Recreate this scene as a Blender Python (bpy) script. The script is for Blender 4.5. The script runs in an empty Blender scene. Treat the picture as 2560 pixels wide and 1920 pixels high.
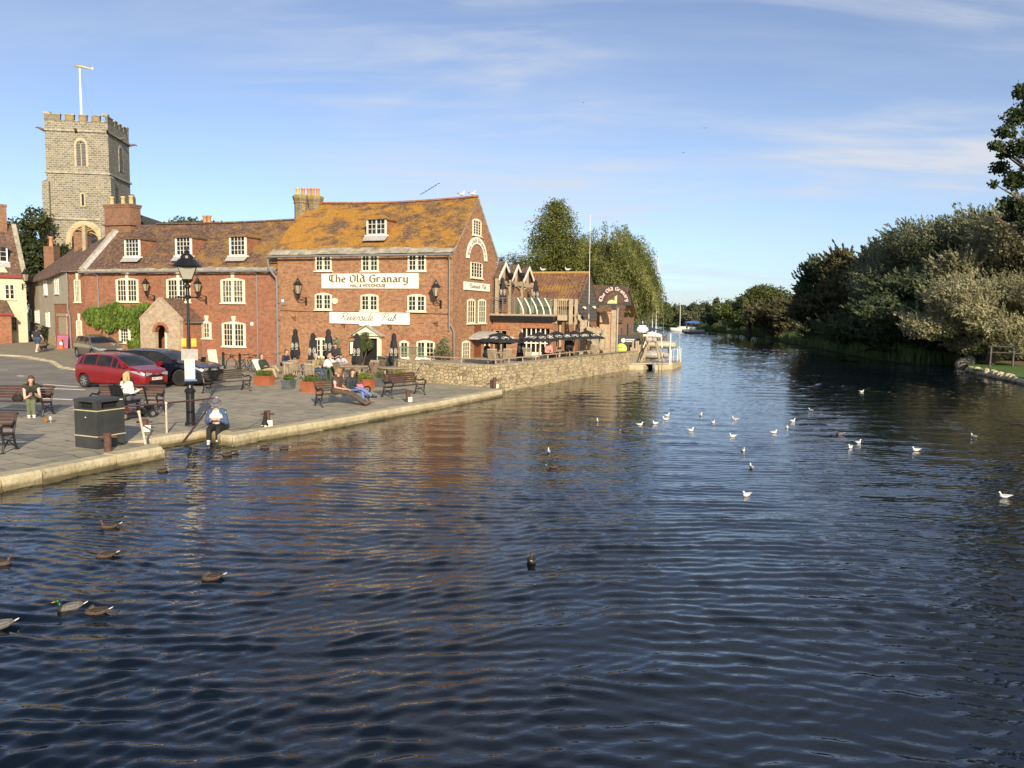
import bpy, math, random
import numpy as np
from mathutils import Vector, Matrix
C = bpy.context.scene.collection
SC = bpy.context.scene
R = math.radians
# ---------------------------------------------------------------- camera
F, CX, CY, HOR, ROLL, EYE = 1923.0, 1280.0, 960.0, 785.0, 0.014, 3.75
PITCH = math.atan((CY-HOR)/F)
cam = bpy.data.cameras.new('camera'); camo = bpy.data.objects.new('camera', cam); C.objects.link(camo)
cam.sensor_width = 36; cam.lens = F/2560*36; cam.clip_start = .1; cam.clip_end = 6000
CM = Matrix.Rotation(math.pi/2-PITCH, 4, 'X') @ Matrix.Rotation(ROLL, 4, 'Z')
camo.matrix_world = Matrix.Translation((0, 0, EYE)) @ CM
SC.camera = camo
# ---------------------------------------------------------------- sky and sun
SUN_EL, SUN_AZ = R(21), math.atan2(.30, -.954)          # azimuth measured from +Y towards +X
sv = Vector((math.sin(SUN_AZ)*math.cos(SUN_EL), math.cos(SUN_AZ)*math.cos(SUN_EL), math.sin(SUN_EL)))
sl = bpy.data.lights.new('sun', 'SUN'); sl.energy = 5.0; sl.angle = R(.5); sl.color = (1, .84, .62)
so = bpy.data.objects.new('sun', sl); C.objects.link(so); so.rotation_euler = sv.to_track_quat('Z', 'Y').to_euler(); so.location = (0, 0, 60)
W = bpy.data.worlds.new('World'); SC.world = W; W.use_nodes = True
wn = W.node_tree.nodes; wl = W.node_tree.links; wn.clear()
sky = wn.new('ShaderNodeTexSky'); sky.sky_type = 'NISHITA'; sky.sun_disc = False
sky.sun_elevation = SUN_EL; sky.sun_rotation = SUN_AZ; sky.air_density = 1.0; sky.dust_density = .3; sky.ozone_density = 3.0
bg = wn.new('ShaderNodeBackground'); bg.inputs[1].default_value = .15
wo = wn.new('ShaderNodeOutputWorld')
tc = wn.new('ShaderNodeTexCoord'); sep = wn.new('ShaderNodeSeparateXYZ'); wl.new(tc.outputs['Generated'], sep.inputs[0])
def wm(op, a, b=None, c=None):
    n = wn.new('ShaderNodeMath'); n.operation = op
    for i, v in enumerate((a, b, c)):
        if v is None: continue
        if isinstance(v, (int, float)): n.inputs[i].default_value = v
        else: wl.new(v, n.inputs[i])
    return n.outputs[0]
zc = wm('MAXIMUM', sep.outputs[2], .03)
zz = wm('ADD', zc, .12)
cmb = wn.new('ShaderNodeCombineXYZ'); wl.new(wm('DIVIDE', sep.outputs[0], zz), cmb.inputs[0]); wl.new(wm('DIVIDE', sep.outputs[1], zz), cmb.inputs[1])
def cloud(scale, rot, sx, sy, lo, hi, det=6, dist=.6, off=(0, 0, 0)):
    mp = wn.new('ShaderNodeMapping'); mp.inputs['Rotation'].default_value = (0, 0, rot); mp.inputs['Scale'].default_value = (sx, sy, 1); mp.inputs['Location'].default_value = off
    wl.new(cmb.outputs[0], mp.inputs[0])
    n = wn.new('ShaderNodeTexNoise'); n.inputs['Scale'].default_value = scale; n.inputs['Detail'].default_value = det; n.inputs['Roughness'].default_value = .58; n.inputs['Distortion'].default_value = dist
    wl.new(mp.outputs[0], n.inputs['Vector'])
    mr = wn.new('ShaderNodeMapRange'); mr.inputs[1].default_value = lo; mr.inputs[2].default_value = hi; mr.interpolation_type = 'SMOOTHSTEP'
    wl.new(n.outputs[0], mr.inputs[0]); return mr.outputs[0]
c1 = cloud(1.1, .35, .55, 1.0, .36, .80, 8, 1.0, (3.1, 1.2, 0))
c2 = cloud(3.2, .9, .35, 1.6, .38, .82, 9, .8, (1.7, 4.2, 0))
c3 = cloud(.5, .2, 1, 1, .36, .62, 2, .2, (7.7, .3, 0))
azr = wn.new('ShaderNodeMapRange'); azr.inputs[1].default_value = -.5; azr.inputs[2].default_value = -.05; azr.inputs[3].default_value = .25; azr.interpolation_type = 'SMOOTHSTEP'; wl.new(sep.outputs[0], azr.inputs[0]); azm = azr.outputs[0]
cf = wm('MULTIPLY', wm('ADD', wm('MULTIPLY', c1, .78), wm('MULTIPLY', c2, .42)), wm('ADD', wm('MULTIPLY', c3, .8), .2))
cf = wm('MULTIPLY', wm('MULTIPLY', wm('ADD', cf, .03), 1.45), azm)
mx = wn.new('ShaderNodeMix'); mx.data_type = 'RGBA'; mx.clamp_factor = True
hs = wn.new('ShaderNodeHueSaturation'); hs.inputs['Saturation'].default_value = .80; hs.inputs['Value'].default_value = 1.1
cr = wn.new('ShaderNodeValToRGB'); wl.new(sep.outputs[2], cr.inputs[0]); ce = cr.color_ramp.elements
for _ in range(2): ce.new(.5)
for e_, (p_, c_) in zip(ce, ((0, (.49, .60, .76)), (.10, (.50, .60, .76)), (.28, (.47, .56, .70)), (.6, (.42, .50, .63)))): e_.position = p_; e_.color = (*c_, 1)
tm = wn.new('ShaderNodeMix'); tm.data_type = 'RGBA'; tm.blend_type = 'MULTIPLY'; tm.inputs[0].default_value = 1; wl.new(sky.outputs[0], tm.inputs[6]); wl.new(cr.outputs[0], tm.inputs[7])
wl.new(tm.outputs[2], hs.inputs['Color'])
wl.new(cf, mx.inputs[0]); wl.new(hs.outputs[0], mx.inputs[6]); mx.inputs[7].default_value = (3.6, 3.85, 4.3, 1)
wl.new(mx.outputs[2], bg.inputs[0]); wl.new(bg.outputs[0], wo.inputs[0])
SC.view_settings.view_transform = 'Standard'; SC.view_settings.look = 'None'; SC.view_settings.exposure = .36; SC.view_settings.gamma = 1
SC.render.film_transparent = False
SC.cycles.max_bounces = 6; SC.cycles.transparent_max_bounces = 8
# ---------------------------------------------------------------- geometry helpers
def ray(px, py):
    return (CM @ Vector(((px-CX)/F, -(py-CY)/F, -1))).normalized()
def at(px, py, z=.33):                    # the point of the level z that the photograph shows at a pixel
    d = ray(px, py); t = (z-EYE)/d.z
    return Vector((d.x*t, d.y*t, z))
def atd(px, py, Y):                       # point at ground distance Y
    d = ray(px, py); t = Y/d.y
    return Vector((d.x*t, Y, EYE+d.z*t))
class Plane:                              # a vertical wall plane: origin, direction of its x
    def __init__(s, ox, oy, ang):
        s.o = Vector((ox, oy, 0)); s.a = ang; s.u = Vector((math.cos(ang), math.sin(ang), 0)); s.v = Vector((-math.sin(ang), math.cos(ang), 0))
    def hit(s, px, py, off=0):            # -> (x along, z); off = depth behind plane
        d = ray(px, py); o = s.o + s.v*off
        t = (o - Vector((0, 0, 0))).dot(s.v)/d.dot(s.v)
        p = Vector((0, 0, EYE)) + d*t
        return (p-o).dot(s.u), p.z
    def pt(s, x, y, z=0): return s.o + s.u*x + s.v*y + Vector((0, 0, z))
def sstep(t): t = max(0, min(1, t)); return t*t*(3-2*t)
def gz(x, y): return .33 + .5*sstep((y-40)/17)*sstep((-x-12)/13)

class MB:
    def __init__(s): s.v = []; s.f = []; s.m = []
    def add(s, vs, fs, mi=0):
        b = len(s.v); s.v += [tuple(p) for p in vs]; s.f += [tuple(b+i for i in f) for f in fs]; s.m += [mi]*len(fs); return s
    def box(s, x0, x1, y0, y1, z0, z1, mi=0, M=None):
        vs = [Vector(p) for p in ((x0,y0,z0),(x1,y0,z0),(x1,y1,z0),(x0,y1,z0),(x0,y0,z1),(x1,y0,z1),(x1,y1,z1),(x0,y1,z1))]
        if M: vs = [M @ p for p in vs]
        return s.add(vs, [(0,3,2,1),(4,5,6,7),(0,1,5,4),(1,2,6,5),(2,3,7,6),(3,0,4,7)], mi)
    def quad(s, a, b, c, d, mi=0): return s.add([a, b, c, d], [(0,1,2,3)], mi)
    def prism(s, poly, h0, h1, axis='y', mi=0, M=None):     # poly in (x,z) extruded along y ; axis 'z': (x,y) along z ; 'x': (y,z) along x
        n = len(poly)
        A = sum(poly[i][0]*poly[(i+1)%n][1]-poly[(i+1)%n][0]*poly[i][1] for i in range(n))
        if A < 0: poly = poly[::-1]
        if axis == 'y': f = lambda p, h: Vector((p[0], h, p[1])); fl = True
        elif axis == 'x': f = lambda p, h: Vector((h, p[0], p[1])); fl = False
        else: f = lambda p, h: Vector((p[0], p[1], h)); fl = False
        vs = [f(p, h0) for p in poly] + [f(p, h1) for p in poly]
        if M: vs = [M @ p for p in vs]
        fs = [tuple(range(n-1, -1, -1)), tuple(range(n, 2*n))] + [(i, (i+1)%n, n+(i+1)%n, n+i) for i in range(n)]
        if fl: fs = [t[::-1] for t in fs]
        return s.add(vs, fs, mi)
    def tube(s, p0, p1, r0, r1=None, n=8, mi=0, cap=True):
        r1 = r0 if r1 is None else r1
        p0 = Vector(p0); p1 = Vector(p1); d = p1-p0
        if d.length < 1e-6: return s
        q = d.to_track_quat('Z', 'Y'); vs = []
        for p, r in ((p0, r0), (p1, r1)):
            for i in range(n):
                a = 2*math.pi*i/n; vs.append(p + q @ Vector((math.cos(a)*r, math.sin(a)*r, 0)))
        fs = [(i, (i+1)%n, n+(i+1)%n, n+i) for i in range(n)]
        if cap: fs += [tuple(range(n-1, -1, -1)), tuple(range(n, 2*n))]
        return s.add(vs, fs, mi)
    def path(s, pts, r, n=6, mi=0, closed=False):
        pts = [Vector(p) for p in pts]; m = len(pts)
        rs = r if isinstance(r, (list, tuple)) else [r]*m
        vs = []
        ref = None
        for i, p in enumerate(pts):
            a = pts[(i-1) % m] if (closed or i > 0) else p; b = pts[(i+1) % m] if (closed or i < m-1) else p
            d = (b-a).normalized()
            if ref is None:
                ref = Vector((0, 0, 1)) if abs(d.z) < .9 else Vector((1, 0, 0))
            x = ref.cross(d).normalized(); y = d.cross(x); ref = y
            for k in range(n):
                t = 2*math.pi*k/n; vs.append(p + x*math.cos(t)*rs[i] + y*math.sin(t)*rs[i])
        fs = []
        for i in range(m if closed else m-1):
            j = (i+1) % m
            for k in range(n): fs.append((i*n+k, i*n+(k+1)%n, j*n+(k+1)%n, j*n+k))
        if not closed: fs += [tuple(range(n-1, -1, -1)), tuple(range((m-1)*n, m*n))]
        return s.add(vs, fs, mi)
    def lathe(s, prof, n=16, mi=0, c=(0, 0, 0), M=None, sq=None):
        vs = []
        for r, z in prof:
            for k in range(n):
                a = 2*math.pi*(k+.5)/n; p = Vector((c[0]+r*math.cos(a), c[1]+r*math.sin(a), c[2]+z))
                vs.append(M @ p if M else p)
        m = len(prof); fs = [(i*n+k, i*n+(k+1)%n, (i+1)*n+(k+1)%n, (i+1)*n+k) for i in range(m-1) for k in range(n)]
        fs += [tuple(range(n-1, -1, -1)), tuple(range((m-1)*n, m*n))]
        return s.add(vs, fs, mi)
    def ball(s, c, rx, ry=None, rz=None, nu=10, nv=7, mi=0, M=None):
        ry = rx if ry is None else ry; rz = rx if rz is None else rz
        vs = [Vector((0, 0, -rz))]
        for i in range(1, nv):
            t = math.pi*i/nv
            for k in range(nu):
                a = 2*math.pi*k/nu; vs.append(Vector((rx*math.sin(t)*math.cos(a), ry*math.sin(t)*math.sin(a), -rz*math.cos(t))))
        vs.append(Vector((0, 0, rz))); vs = [(M @ p if M else p)+Vector(c) for p in vs]
        fs = [(0, 1+(k+1)%nu, 1+k) for k in range(nu)]
        for i in range(nv-2):
            for k in range(nu): fs.append((1+i*nu+k, 1+i*nu+(k+1)%nu, 1+(i+1)*nu+(k+1)%nu, 1+(i+1)*nu+k))
        b = 1+(nv-2)*nu; fs += [(b+k, b+(k+1)%nu, len(vs)-1) for k in range(nu)]
        return s.add(vs, fs, mi)
    def cap(s, p0, p1, r0, r1=None, n=10, mi=0):
        r1 = r0 if r1 is None else r1
        s.tube(p0, p1, r0, r1, n, mi); s.ball(p0, r0, nu=n, nv=6, mi=mi); s.ball(p1, r1, nu=n, nv=6, mi=mi); return s
    def loft(s, st, n=14, mi=0, M=None):                    # stations (x, y, zc, ry, rz) rings in the YZ plane
        vs = []
        for x, y, z, ry, rz in st:
            for k in range(n):
                a = 2*math.pi*k/n; p = Vector((x, y+ry*math.cos(a), z+rz*math.sin(a))); vs.append(M @ p if M else p)
        m = len(st); fs = [(i*n+k, i*n+(k+1)%n, (i+1)*n+(k+1)%n, (i+1)*n+k) for i in range(m-1) for k in range(n)]
        fs += [tuple(range(n-1, -1, -1)), tuple(range((m-1)*n, m*n))]
        return s.add(vs, fs, mi)
    def build(s, name, mats, parent=None, smooth=False, label=None, loc=None, mods=None):
        me = bpy.data.meshes.new(name); me.from_pydata([tuple(v) for v in s.v], [], s.f); 
        mats = mats if isinstance(mats, (list, tuple)) else [mats]
        for m in mats: me.materials.append(m)
        if len(mats) > 1: me.polygons.foreach_set('material_index', s.m)
        if smooth: me.polygons.foreach_set('use_smooth', [True]*len(me.polygons))
        uv = me.uv_layers.new(name='uv'); Z = Vector((0, 0, 1)); out = [0.0]*(2*len(me.loops)); V = me.vertices
        for p in me.polygons:
            nr = p.normal
            if abs(nr.z) > .93: U = Vector((1, 0, 0)); T = Vector((0, 1, 0))
            else:
                U = Z.cross(nr).normalized(); T = nr.cross(U)
            for li in p.loop_indices:
                co = V[me.loops[li].vertex_index].co; out[2*li] = co.dot(U); out[2*li+1] = co.dot(T)
        uv.data.foreach_set('uv', out); me.update()
        o = bpy.data.objects.new(name, me); C.objects.link(o)
        if parent: o.parent = parent
        if loc is not None: o.location = loc
        if label: o['label'] = label
        return o
def tag(o, label=None, cat=None, group=None, kind=None):
    if label: o['label'] = label
    if cat: o['category'] = cat
    if group: o['group'] = group
    if kind: o['kind'] = kind
    return o
def thing(name, label, cat, loc=(0, 0, 0), rz=0, group=None):
    o = bpy.data.objects.new(name, None); C.objects.link(o); o.empty_display_size = .2
    o.location = loc; o.rotation_euler = (0, 0, rz); return tag(o, label, cat, group)
KIDS = {}
def kids(o): return [c for c in C.objects if c.parent == o]
def copy_tree(o, loc=None, rz=None, label=None, group=None, scale=None):
    pairs = [(o, None)]; root = None; ch = {}
    for c in C.objects:
        if c.parent: ch.setdefault(c.parent.name, []).append(c)
    def rec(src, par):
        n = src.copy(); C.objects.link(n)
        if par: n.parent = par
        for k in ch.get(src.name, []): rec(k, n)
        return n
    root = rec(o, None)
    if loc is not None: root.location = loc
    if rz is not None: root.rotation_euler = (0, 0, rz)
    if scale: root.scale = (scale,)*3 if isinstance(scale, (int, float)) else scale
    if label: root['label'] = label
    if group: root['group'] = group
    return root
# ---------------------------------------------------------------- materials
class NT:
    def __init__(s, name):
        s.m = bpy.data.materials.new(name); s.m.use_nodes = True; s.n = s.m.node_tree.nodes; s.l = s.m.node_tree.links
        s.n.clear(); s.out = s.n.new('ShaderNodeOutputMaterial'); s.b = s.n.new('ShaderNodeBsdfPrincipled'); s.l.new(s.b.outputs[0], s.out.inputs[0])
        s.tc = s.n.new('ShaderNodeTexCoord')
    def set(s, i, v):
        if isinstance(v, bpy.types.NodeSocket): s.l.new(v, i)
        elif isinstance(v, tuple) and len(v) == 3 and i.type == 'RGBA': i.default_value = (*v, 1)
        else: i.default_value = v
    def node(s, t, **k):
        n = s.n.new(t)
        for a, v in k.items(): setattr(n, a, v)
        return n
    def mapping(s, src, sc=(1, 1, 1), rot=(0, 0, 0), loc=(0, 0, 0)):
        n = s.n.new('ShaderNodeMapping'); n.inputs['Scale'].default_value = sc; n.inputs['Rotation'].default_value = rot; n.inputs['Location'].default_value = loc
        s.l.new(src, n.inputs[0]); return n.outputs[0]
    def noise(s, src, sc, det=4, rough=.55, dist=0):
        n = s.n.new('ShaderNodeTexNoise'); n.inputs['Scale'].default_value = sc; n.inputs['Detail'].default_value = det; n.inputs['Roughness'].default_value = rough; n.inputs['Distortion'].default_value = dist
        s.l.new(src, n.inputs['Vector']); return n.outputs[0]
    def math(s, op, a, b=None, c=None):
        n = s.n.new('ShaderNodeMath'); n.operation = op
        for i, v in enumerate((a, b, c)):
            if v is not None: s.set(n.inputs[i], v)
        return n.outputs[0]
    def ramp(s, v, lo, hi, a=0.0, b=1.0):
        n = s.n.new('ShaderNodeMapRange'); s.set(n.inputs[0], v); n.inputs[1].default_value = lo; n.inputs[2].default_value = hi; n.inputs[3].default_value = a; n.inputs[4].default_value = b
        return n.outputs[0]
    def mix(s, f, a, b, bt='MIX'):
        n = s.n.new('ShaderNodeMix'); n.data_type = 'RGBA'; n.blend_type = bt; s.set(n.inputs[0], f); s.set(n.inputs[6], a); s.set(n.inputs[7], b); return n.outputs[2]
    def cramp(s, v, stops):
        n = s.n.new('ShaderNodeValToRGB'); s.set(n.inputs[0], v); e = n.color_ramp.elements
        while len(e) < len(stops): e.new(.5)
        for x, (p, c) in zip(e, stops): x.position = p; x.color = (*c, 1)
        return n.outputs[0]
    def bump(s, h, st=.5, d=.02):
        n = s.n.new('ShaderNodeBump'); n.inputs['Strength'].default_value = st; n.inputs['Distance'].default_value = d; s.l.new(h, n.inputs['Height']); s.l.new(n.outputs[0], s.b.inputs['Normal']); return n
    def fin(s, col, rough=.8, metal=0, spec=None):
        s.set(s.b.inputs['Base Color'], col); s.set(s.b.inputs['Roughness'], rough); s.b.inputs['Metallic'].default_value = metal
        if spec is not None: s.b.inputs['Specular IOR Level'].default_value = spec
        return s.m
def mul(c, k): return tuple(x*k for x in c)
def mat(name, col, rough=.75, var=.18, sc=4, metal=0, bump=.0, bsc=30, spec=None):
    t = NT(name); o = t.tc.outputs['Object']
    n = t.noise(o, sc, 5, .6); c = t.mix(t.ramp(n, .25, .75), mul(col, 1-var), mul(col, 1+var))
    if bump: t.bump(t.noise(o, bsc, 4), bump, .01)
    return t.fin(c, rough, metal, spec)
def brick_mat(name, c1, c2, mortar, w=.225, h=.075, ms=.011, patch=None, rough=.85, dirt=.35, sq=1):
    t = NT(name); uv = t.tc.outputs['UV']
    wob = t.noise(uv, 1.3, 2)
    b = t.node('ShaderNodeTexBrick'); t.l.new(uv, b.inputs['Vector']); b.inputs['Scale'].default_value = 1
    b.inputs['Brick Width'].default_value = w; b.inputs['Row Height'].default_value = h; b.inputs['Mortar Size'].default_value = ms; b.inputs['Mortar Smooth'].default_value = .2
    b.inputs['Color1'].default_value = (*c1, 1); b.inputs['Color2'].default_value = (*c2, 1); b.inputs['Mortar'].default_value = (*mortar, 1); b.inputs['Bias'].default_value = -.1
    col = b.outputs[0]
    if patch: col = t.mix(t.ramp(t.noise(uv, 2.2, 6, .65), .52, .68, 0, .75), col, patch)
    # single odd bricks
    b2 = t.node('ShaderNodeTexBrick'); t.l.new(uv, b2.inputs['Vector']); b2.inputs['Scale'].default_value = 1; b2.inputs['Brick Width'].default_value = w; b2.inputs['Row Height'].default_value = h; b2.inputs['Mortar Size'].default_value = 0
    b2.inputs['Color1'].default_value = (0, 0, 0, 1); b2.inputs['Color2'].default_value = (1, 1, 1, 1); b2.inputs['Bias'].default_value = .3
    col = t.mix(t.math('MULTIPLY', b2.outputs[0], t.ramp(t.noise(uv, 5, 3), .4, .7, 0, .55)), col, mul(c2, .45))
    col = t.mix(t.ramp(t.noise(uv, .7, 5, .6), .3, .7, 0, dirt), col, mul(c1, .45))
    t.bump(b.outputs['Fac'], -.4, .01)
    return t.fin(col, rough)
def tile_mat(name, base, dark, lich=None, amt=.5, side=None, pale=(.42, .36, .28), w=.17, h=.115):
    t = NT(name); uv = t.tc.outputs['UV']; ob = t.tc.outputs['Object']
    b = t.node('ShaderNodeTexBrick'); t.l.new(uv, b.inputs['Vector']); b.inputs['Scale'].default_value = 1
    b.inputs['Brick Width'].default_value = w; b.inputs['Row Height'].default_value = h; b.inputs['Mortar Size'].default_value = .008; b.inputs['Mortar Smooth'].default_value = .6
    b.inputs['Color1'].default_value = (*base, 1); b.inputs['Color2'].default_value = (*dark, 1); b.inputs['Mortar'].default_value = (*mul(dark, .35), 1)
    col = b.outputs[0]
    col = t.mix(t.ramp(t.noise(uv, 6, 6, .8), .53, .62, 0, .7), col, pale)            # pale lichen specks
    col = t.mix(t.ramp(t.noise(uv, 2.6, 6, .75), .48, .60, 0, .6), col, mul(dark, .5))
    if lich:
        m = t.noise(t.mapping(uv, (.5, 1.0, 1)), 1.0, 6, .72, .5)
        if side is not None:
            sp = t.node('ShaderNodeSeparateXYZ'); t.l.new(ob, sp.inputs[0]); g = t.ramp(sp.outputs[0], side[0], side[1], side[2], side[3]); m = t.math('ADD', m, g)
        f = t.math('MULTIPLY', t.ramp(m, .5, .62), t.ramp(t.noise(uv, 14, 3, .6), .32, .52, .35, .95)); f = t.math('MULTIPLY', f, amt)
        col = t.mix(f, col, t.mix(t.noise(uv, 6, 2), mul(lich, .7), mul(lich, 1.25)))
    sw = t.node('ShaderNodeSeparateXYZ'); t.l.new(uv, sw.inputs[0])
    saw = t.math('FRACT', t.math('DIVIDE', sw.outputs[1], h))
    t.bump(t.math('ADD', t.math('MULTIPLY', saw, -.6), t.noise(uv, 12, 3)), .9, .03)
    return t.fin(col, .9)
def stone_mat(name, cols, sc=(3.2, 4.6, 1), edge=.06, mortar=(.45, .40, .28), dirt=(.06, .06, .04), dirtamt=.3):
    t = NT(name); uv = t.tc.outputs['UV']; wv = t.node('ShaderNodeVectorMath', operation='ADD'); nz = t.node('ShaderNodeTexNoise'); nz.inputs['Scale'].default_value = 2.5
    t.l.new(uv, nz.inputs['Vector']); sc2 = t.node('ShaderNodeVectorMath', operation='SCALE'); t.l.new(nz.outputs['Color'], sc2.inputs[0]); sc2.inputs['Scale'].default_value = .12
    t.l.new(uv, wv.inputs[0]); t.l.new(sc2.outputs[0], wv.inputs[1]); v = t.mapping(wv.outputs[0], sc)
    a = t.node('ShaderNodeTexVoronoi', voronoi_dimensions='2D', distance='CHEBYCHEV'); t.l.new(v, a.inputs['Vector']); a.inputs['Scale'].default_value = 1; a.inputs['Randomness'].default_value = .8
    e = t.node('ShaderNodeTexVoronoi', voronoi_dimensions='2D', feature='DISTANCE_TO_EDGE'); t.l.new(v, e.inputs['Vector']); e.inputs['Scale'].default_value = 1; e.inputs['Randomness'].default_value = .8
    s1 = t.node('ShaderNodeSeparateColor')
    a2 = t.node('ShaderNodeTexVoronoi', voronoi_dimensions='2D'); t.l.new(v, a2.inputs['Vector']); a2.inputs['Scale'].default_value = 1; a2.inputs['Randomness'].default_value = .8
    t.l.new(a2.outputs['Color'], s1.inputs[0])
    col = t.cramp(s1.outputs[0], [(i/(len(cols)-1), c) for i, c in enumerate(cols)])
    col = t.mix(t.ramp(t.noise(uv, 14, 4), .3, .7, 0, .4), col, mul(cols[0], .6))
    f = t.ramp(e.outputs['Distance'], edge*.35, edge, 1, 0); col = t.mix(f, col, mortar)
    col = t.mix(t.ramp(t.noise(uv, .9, 5, .65), .5, .75, 0, dirtamt), col, dirt)
    t.bump(t.math('ADD', t.ramp(e.outputs['Distance'], 0, edge*2.5), t.math('MULTIPLY', t.noise(uv, 20, 3), .3)), .9, .05)
    return t.fin(col, .92)
def leaf_mat(name, dark, light, trans=.35, rough=.6):
    t = NT(name); at_ = t.node('ShaderNodeAttribute', attribute_name='tint'); g = t.noise(t.tc.outputs['Object'], .45, 3)
    f = t.math('ADD', t.math('MULTIPLY', at_.outputs['Fac'], .6), t.ramp(g, .3, .7, -.1, .5))
    col = t.mix(f, dark, light); t.fin(col, rough, 0, .35)
    tr = t.node('ShaderNodeBsdfTranslucent'); t.l.new(t.mix(.5, col, light), tr.inputs[0]); ms = t.node('ShaderNodeMixShader'); ms.inputs[0].default_value = trans
    t.l.new(t.b.outputs[0], ms.inputs[1]); t.l.new(tr.outputs[0], ms.inputs[2]); t.l.new(ms.outputs[0], t.out.inputs[0]); return t.m
def glass_mat(name, col=(.012, .014, .016), rough=.06, var=.6, sc=2.5):
    t = NT(name); n = t.noise(t.tc.outputs['Object'], sc, 3); c = t.mix(t.ramp(n, .45, .65), col, mul((.10, .095, .08), var)); t.bump(t.noise(t.tc.outputs['Object'], 3, 2), .12, .02)
    return t.fin(c, rough, 0, .35)
M = {}
M['brick'] = brick_mat('brick_red', (.40, .13, .06), (.21, .07, .042), (.40, .28, .17))
M['brick2'] = brick_mat('brick_orange', (.42, .165, .07), (.19, .075, .045), (.46, .34, .20), patch=(.44, .26, .13), dirt=.22)
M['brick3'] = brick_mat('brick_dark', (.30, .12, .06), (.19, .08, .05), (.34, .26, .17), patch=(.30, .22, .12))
M['brickwash'] = brick_mat('brick_whitewashed', (.50, .37, .25), (.40, .27, .18), (.56, .48, .34), patch=(.62, .55, .40), dirt=.3)
M['arch'] = brick_mat('brick_arch', (.45, .15, .065), (.34, .10, .05), (.40, .28, .17), w=.075, h=.6, ms=.010)
M['ashlar'] = brick_mat('church_stone', (.28, .25, .19), (.15, .137, .11), (.46, .42, .31), w=.46, h=.23, ms=.035, patch=(.42, .39, .30), dirt=.3)
M['pale_ashlar'] = mat('pale_dressed_stone', (.46, .39, .26), .9, .3, 2.2, bump=.4)
M['roof_or'] = tile_mat('roof_lichen', (.23, .12, .055), (.12, .075, .042), (.50, .24, .022), .85, (0, 12.5, .12, .045), pale=(.42, .36, .24))
M['roof_br'] = tile_mat('roof_brown', (.22, .11, .065), (.10, .06, .04), (.44, .24, .04), .6, (2, 17, -.06, .08))
M['roof_dk'] = tile_mat('roof_dark_brown', (.20, .11, .07), (.12, .07, .045))
M['pantile'] = tile_mat('pantile', (.24, .10, .055), (.17, .08, .05), (.46, .30, .04), .8, None, w=.24, h=.3)
M['slab'] = mat('stone_roof_slabs', (.36, .33, .25), .9, .5, 2.5, bump=.5, bsc=8)
M['cream'] = mat('cream_paint', (.82, .76, .56), .5, .04, 2)
M['white'] = mat('white_paint', (.80, .77, .66), .5, .05, 2)
M['signwhite'] = mat('sign_board_white', (.88, .84, .70), .55, .04, 1.5)
M['glass'] = glass_mat('window_glass')
M['glass2'] = glass_mat('window_glass_net', (.05, .05, .045), .08, 2.6, 5)
M['lead'] = mat('grey_gutter', (.20, .20, .20), .6, .2, 3)
M['leadlt'] = mat('lead_flashing', (.42, .40, .38), .6, .3, 6)
M['black'] = mat('black_paint', (.012, .012, .013), .38, .2, 5)
M['blackfab'] = mat('black_canvas', (.017, .017, .019), .8, .25, 6)
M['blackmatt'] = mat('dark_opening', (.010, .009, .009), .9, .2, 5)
M['render'] = mat('grey_render', (.36, .32, .24), .92, .14, 1.4, bump=.25)
M['creamren'] = mat('cream_render', (.60, .53, .38), .92, .10, 1.2, bump=.3, bsc=12)
M['oak'] = mat('weathered_timber', (.37, .30, .20), .88, .3, 5, bump=.4, bsc=18)
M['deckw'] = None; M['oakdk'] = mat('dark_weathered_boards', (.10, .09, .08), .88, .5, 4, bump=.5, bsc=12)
M['terra'] = mat('chimney_pot_clay', (.52, .25, .11), .8, .25, 6)
M['buff'] = mat('chimney_pot_buff', (.62, .43, .20), .8, .2, 6)
M['stone'] = stone_mat('rubble_wall', [(.26, .20, .12), (.52, .41, .22), (.68, .56, .33), (.58, .44, .23), (.40, .33, .22), (.70, .59, .38)], (4.3, 6.2, 1), .05, (.46, .39, .25))
M['rust'] = mat('rusty_iron', (.105, .052, .036), .8, .5, 12, bump=.4)
M['metal'] = mat('galvanised_metal', (.30, .29, .27), .45, .2, 6, metal=.5)
# ---------------------------------------------------------------- ground, quay, water
def ribbon(mb, A, B, nv=1, zoff=0.0, zf=None, mi=0, sub=1):
    zf = zf or gz
    def res(P):
        out = []
        for a, b in zip(P[:-1], P[1:]):
            for k in range(sub): out.append((a[0]+(b[0]-a[0])*k/sub, a[1]+(b[1]-a[1])*k/sub))
        out.append((P[-1][0], P[-1][1])); return out
    A = res(A); B = res(B); n = len(A); vs = []
    for j in range(nv+1):
        t = j/nv
        for i in range(n):
            x = A[i][0]*(1-t)+B[i][0]*t; y = A[i][1]*(1-t)+B[i][1]*t; vs.append((x, y, zf(x, y)+zoff))
    fs = [(j*n+i, j*n+i+1, (j+1)*n+i+1, (j+1)*n+i) for j in range(nv) for i in range(n-1)]
    mb.add(vs, fs, mi)
def xy(p): return (p[0], p[1])
WAVE = 1.0
def water_mat():
    t = NT('river_water'); ob = t.tc.outputs['Object']
    def nz(sx, sy, rot, sc, det, dist=0): return t.noise(t.mapping(ob, (sx, sy, 1), (0, 0, rot)), sc, det, .5, dist)
    h = t.math('ADD', nz(.5, 1, .2, 5, 3, .4), t.math('MULTIPLY', nz(.7, 1, -.5, 11, 2, .3), .45)); t.bump(h, 1.0, .008)
    m = t.fin((.003, .007, .013), .025, 0, .5); t.b.inputs['IOR'].default_value = 1.47; return m
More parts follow.
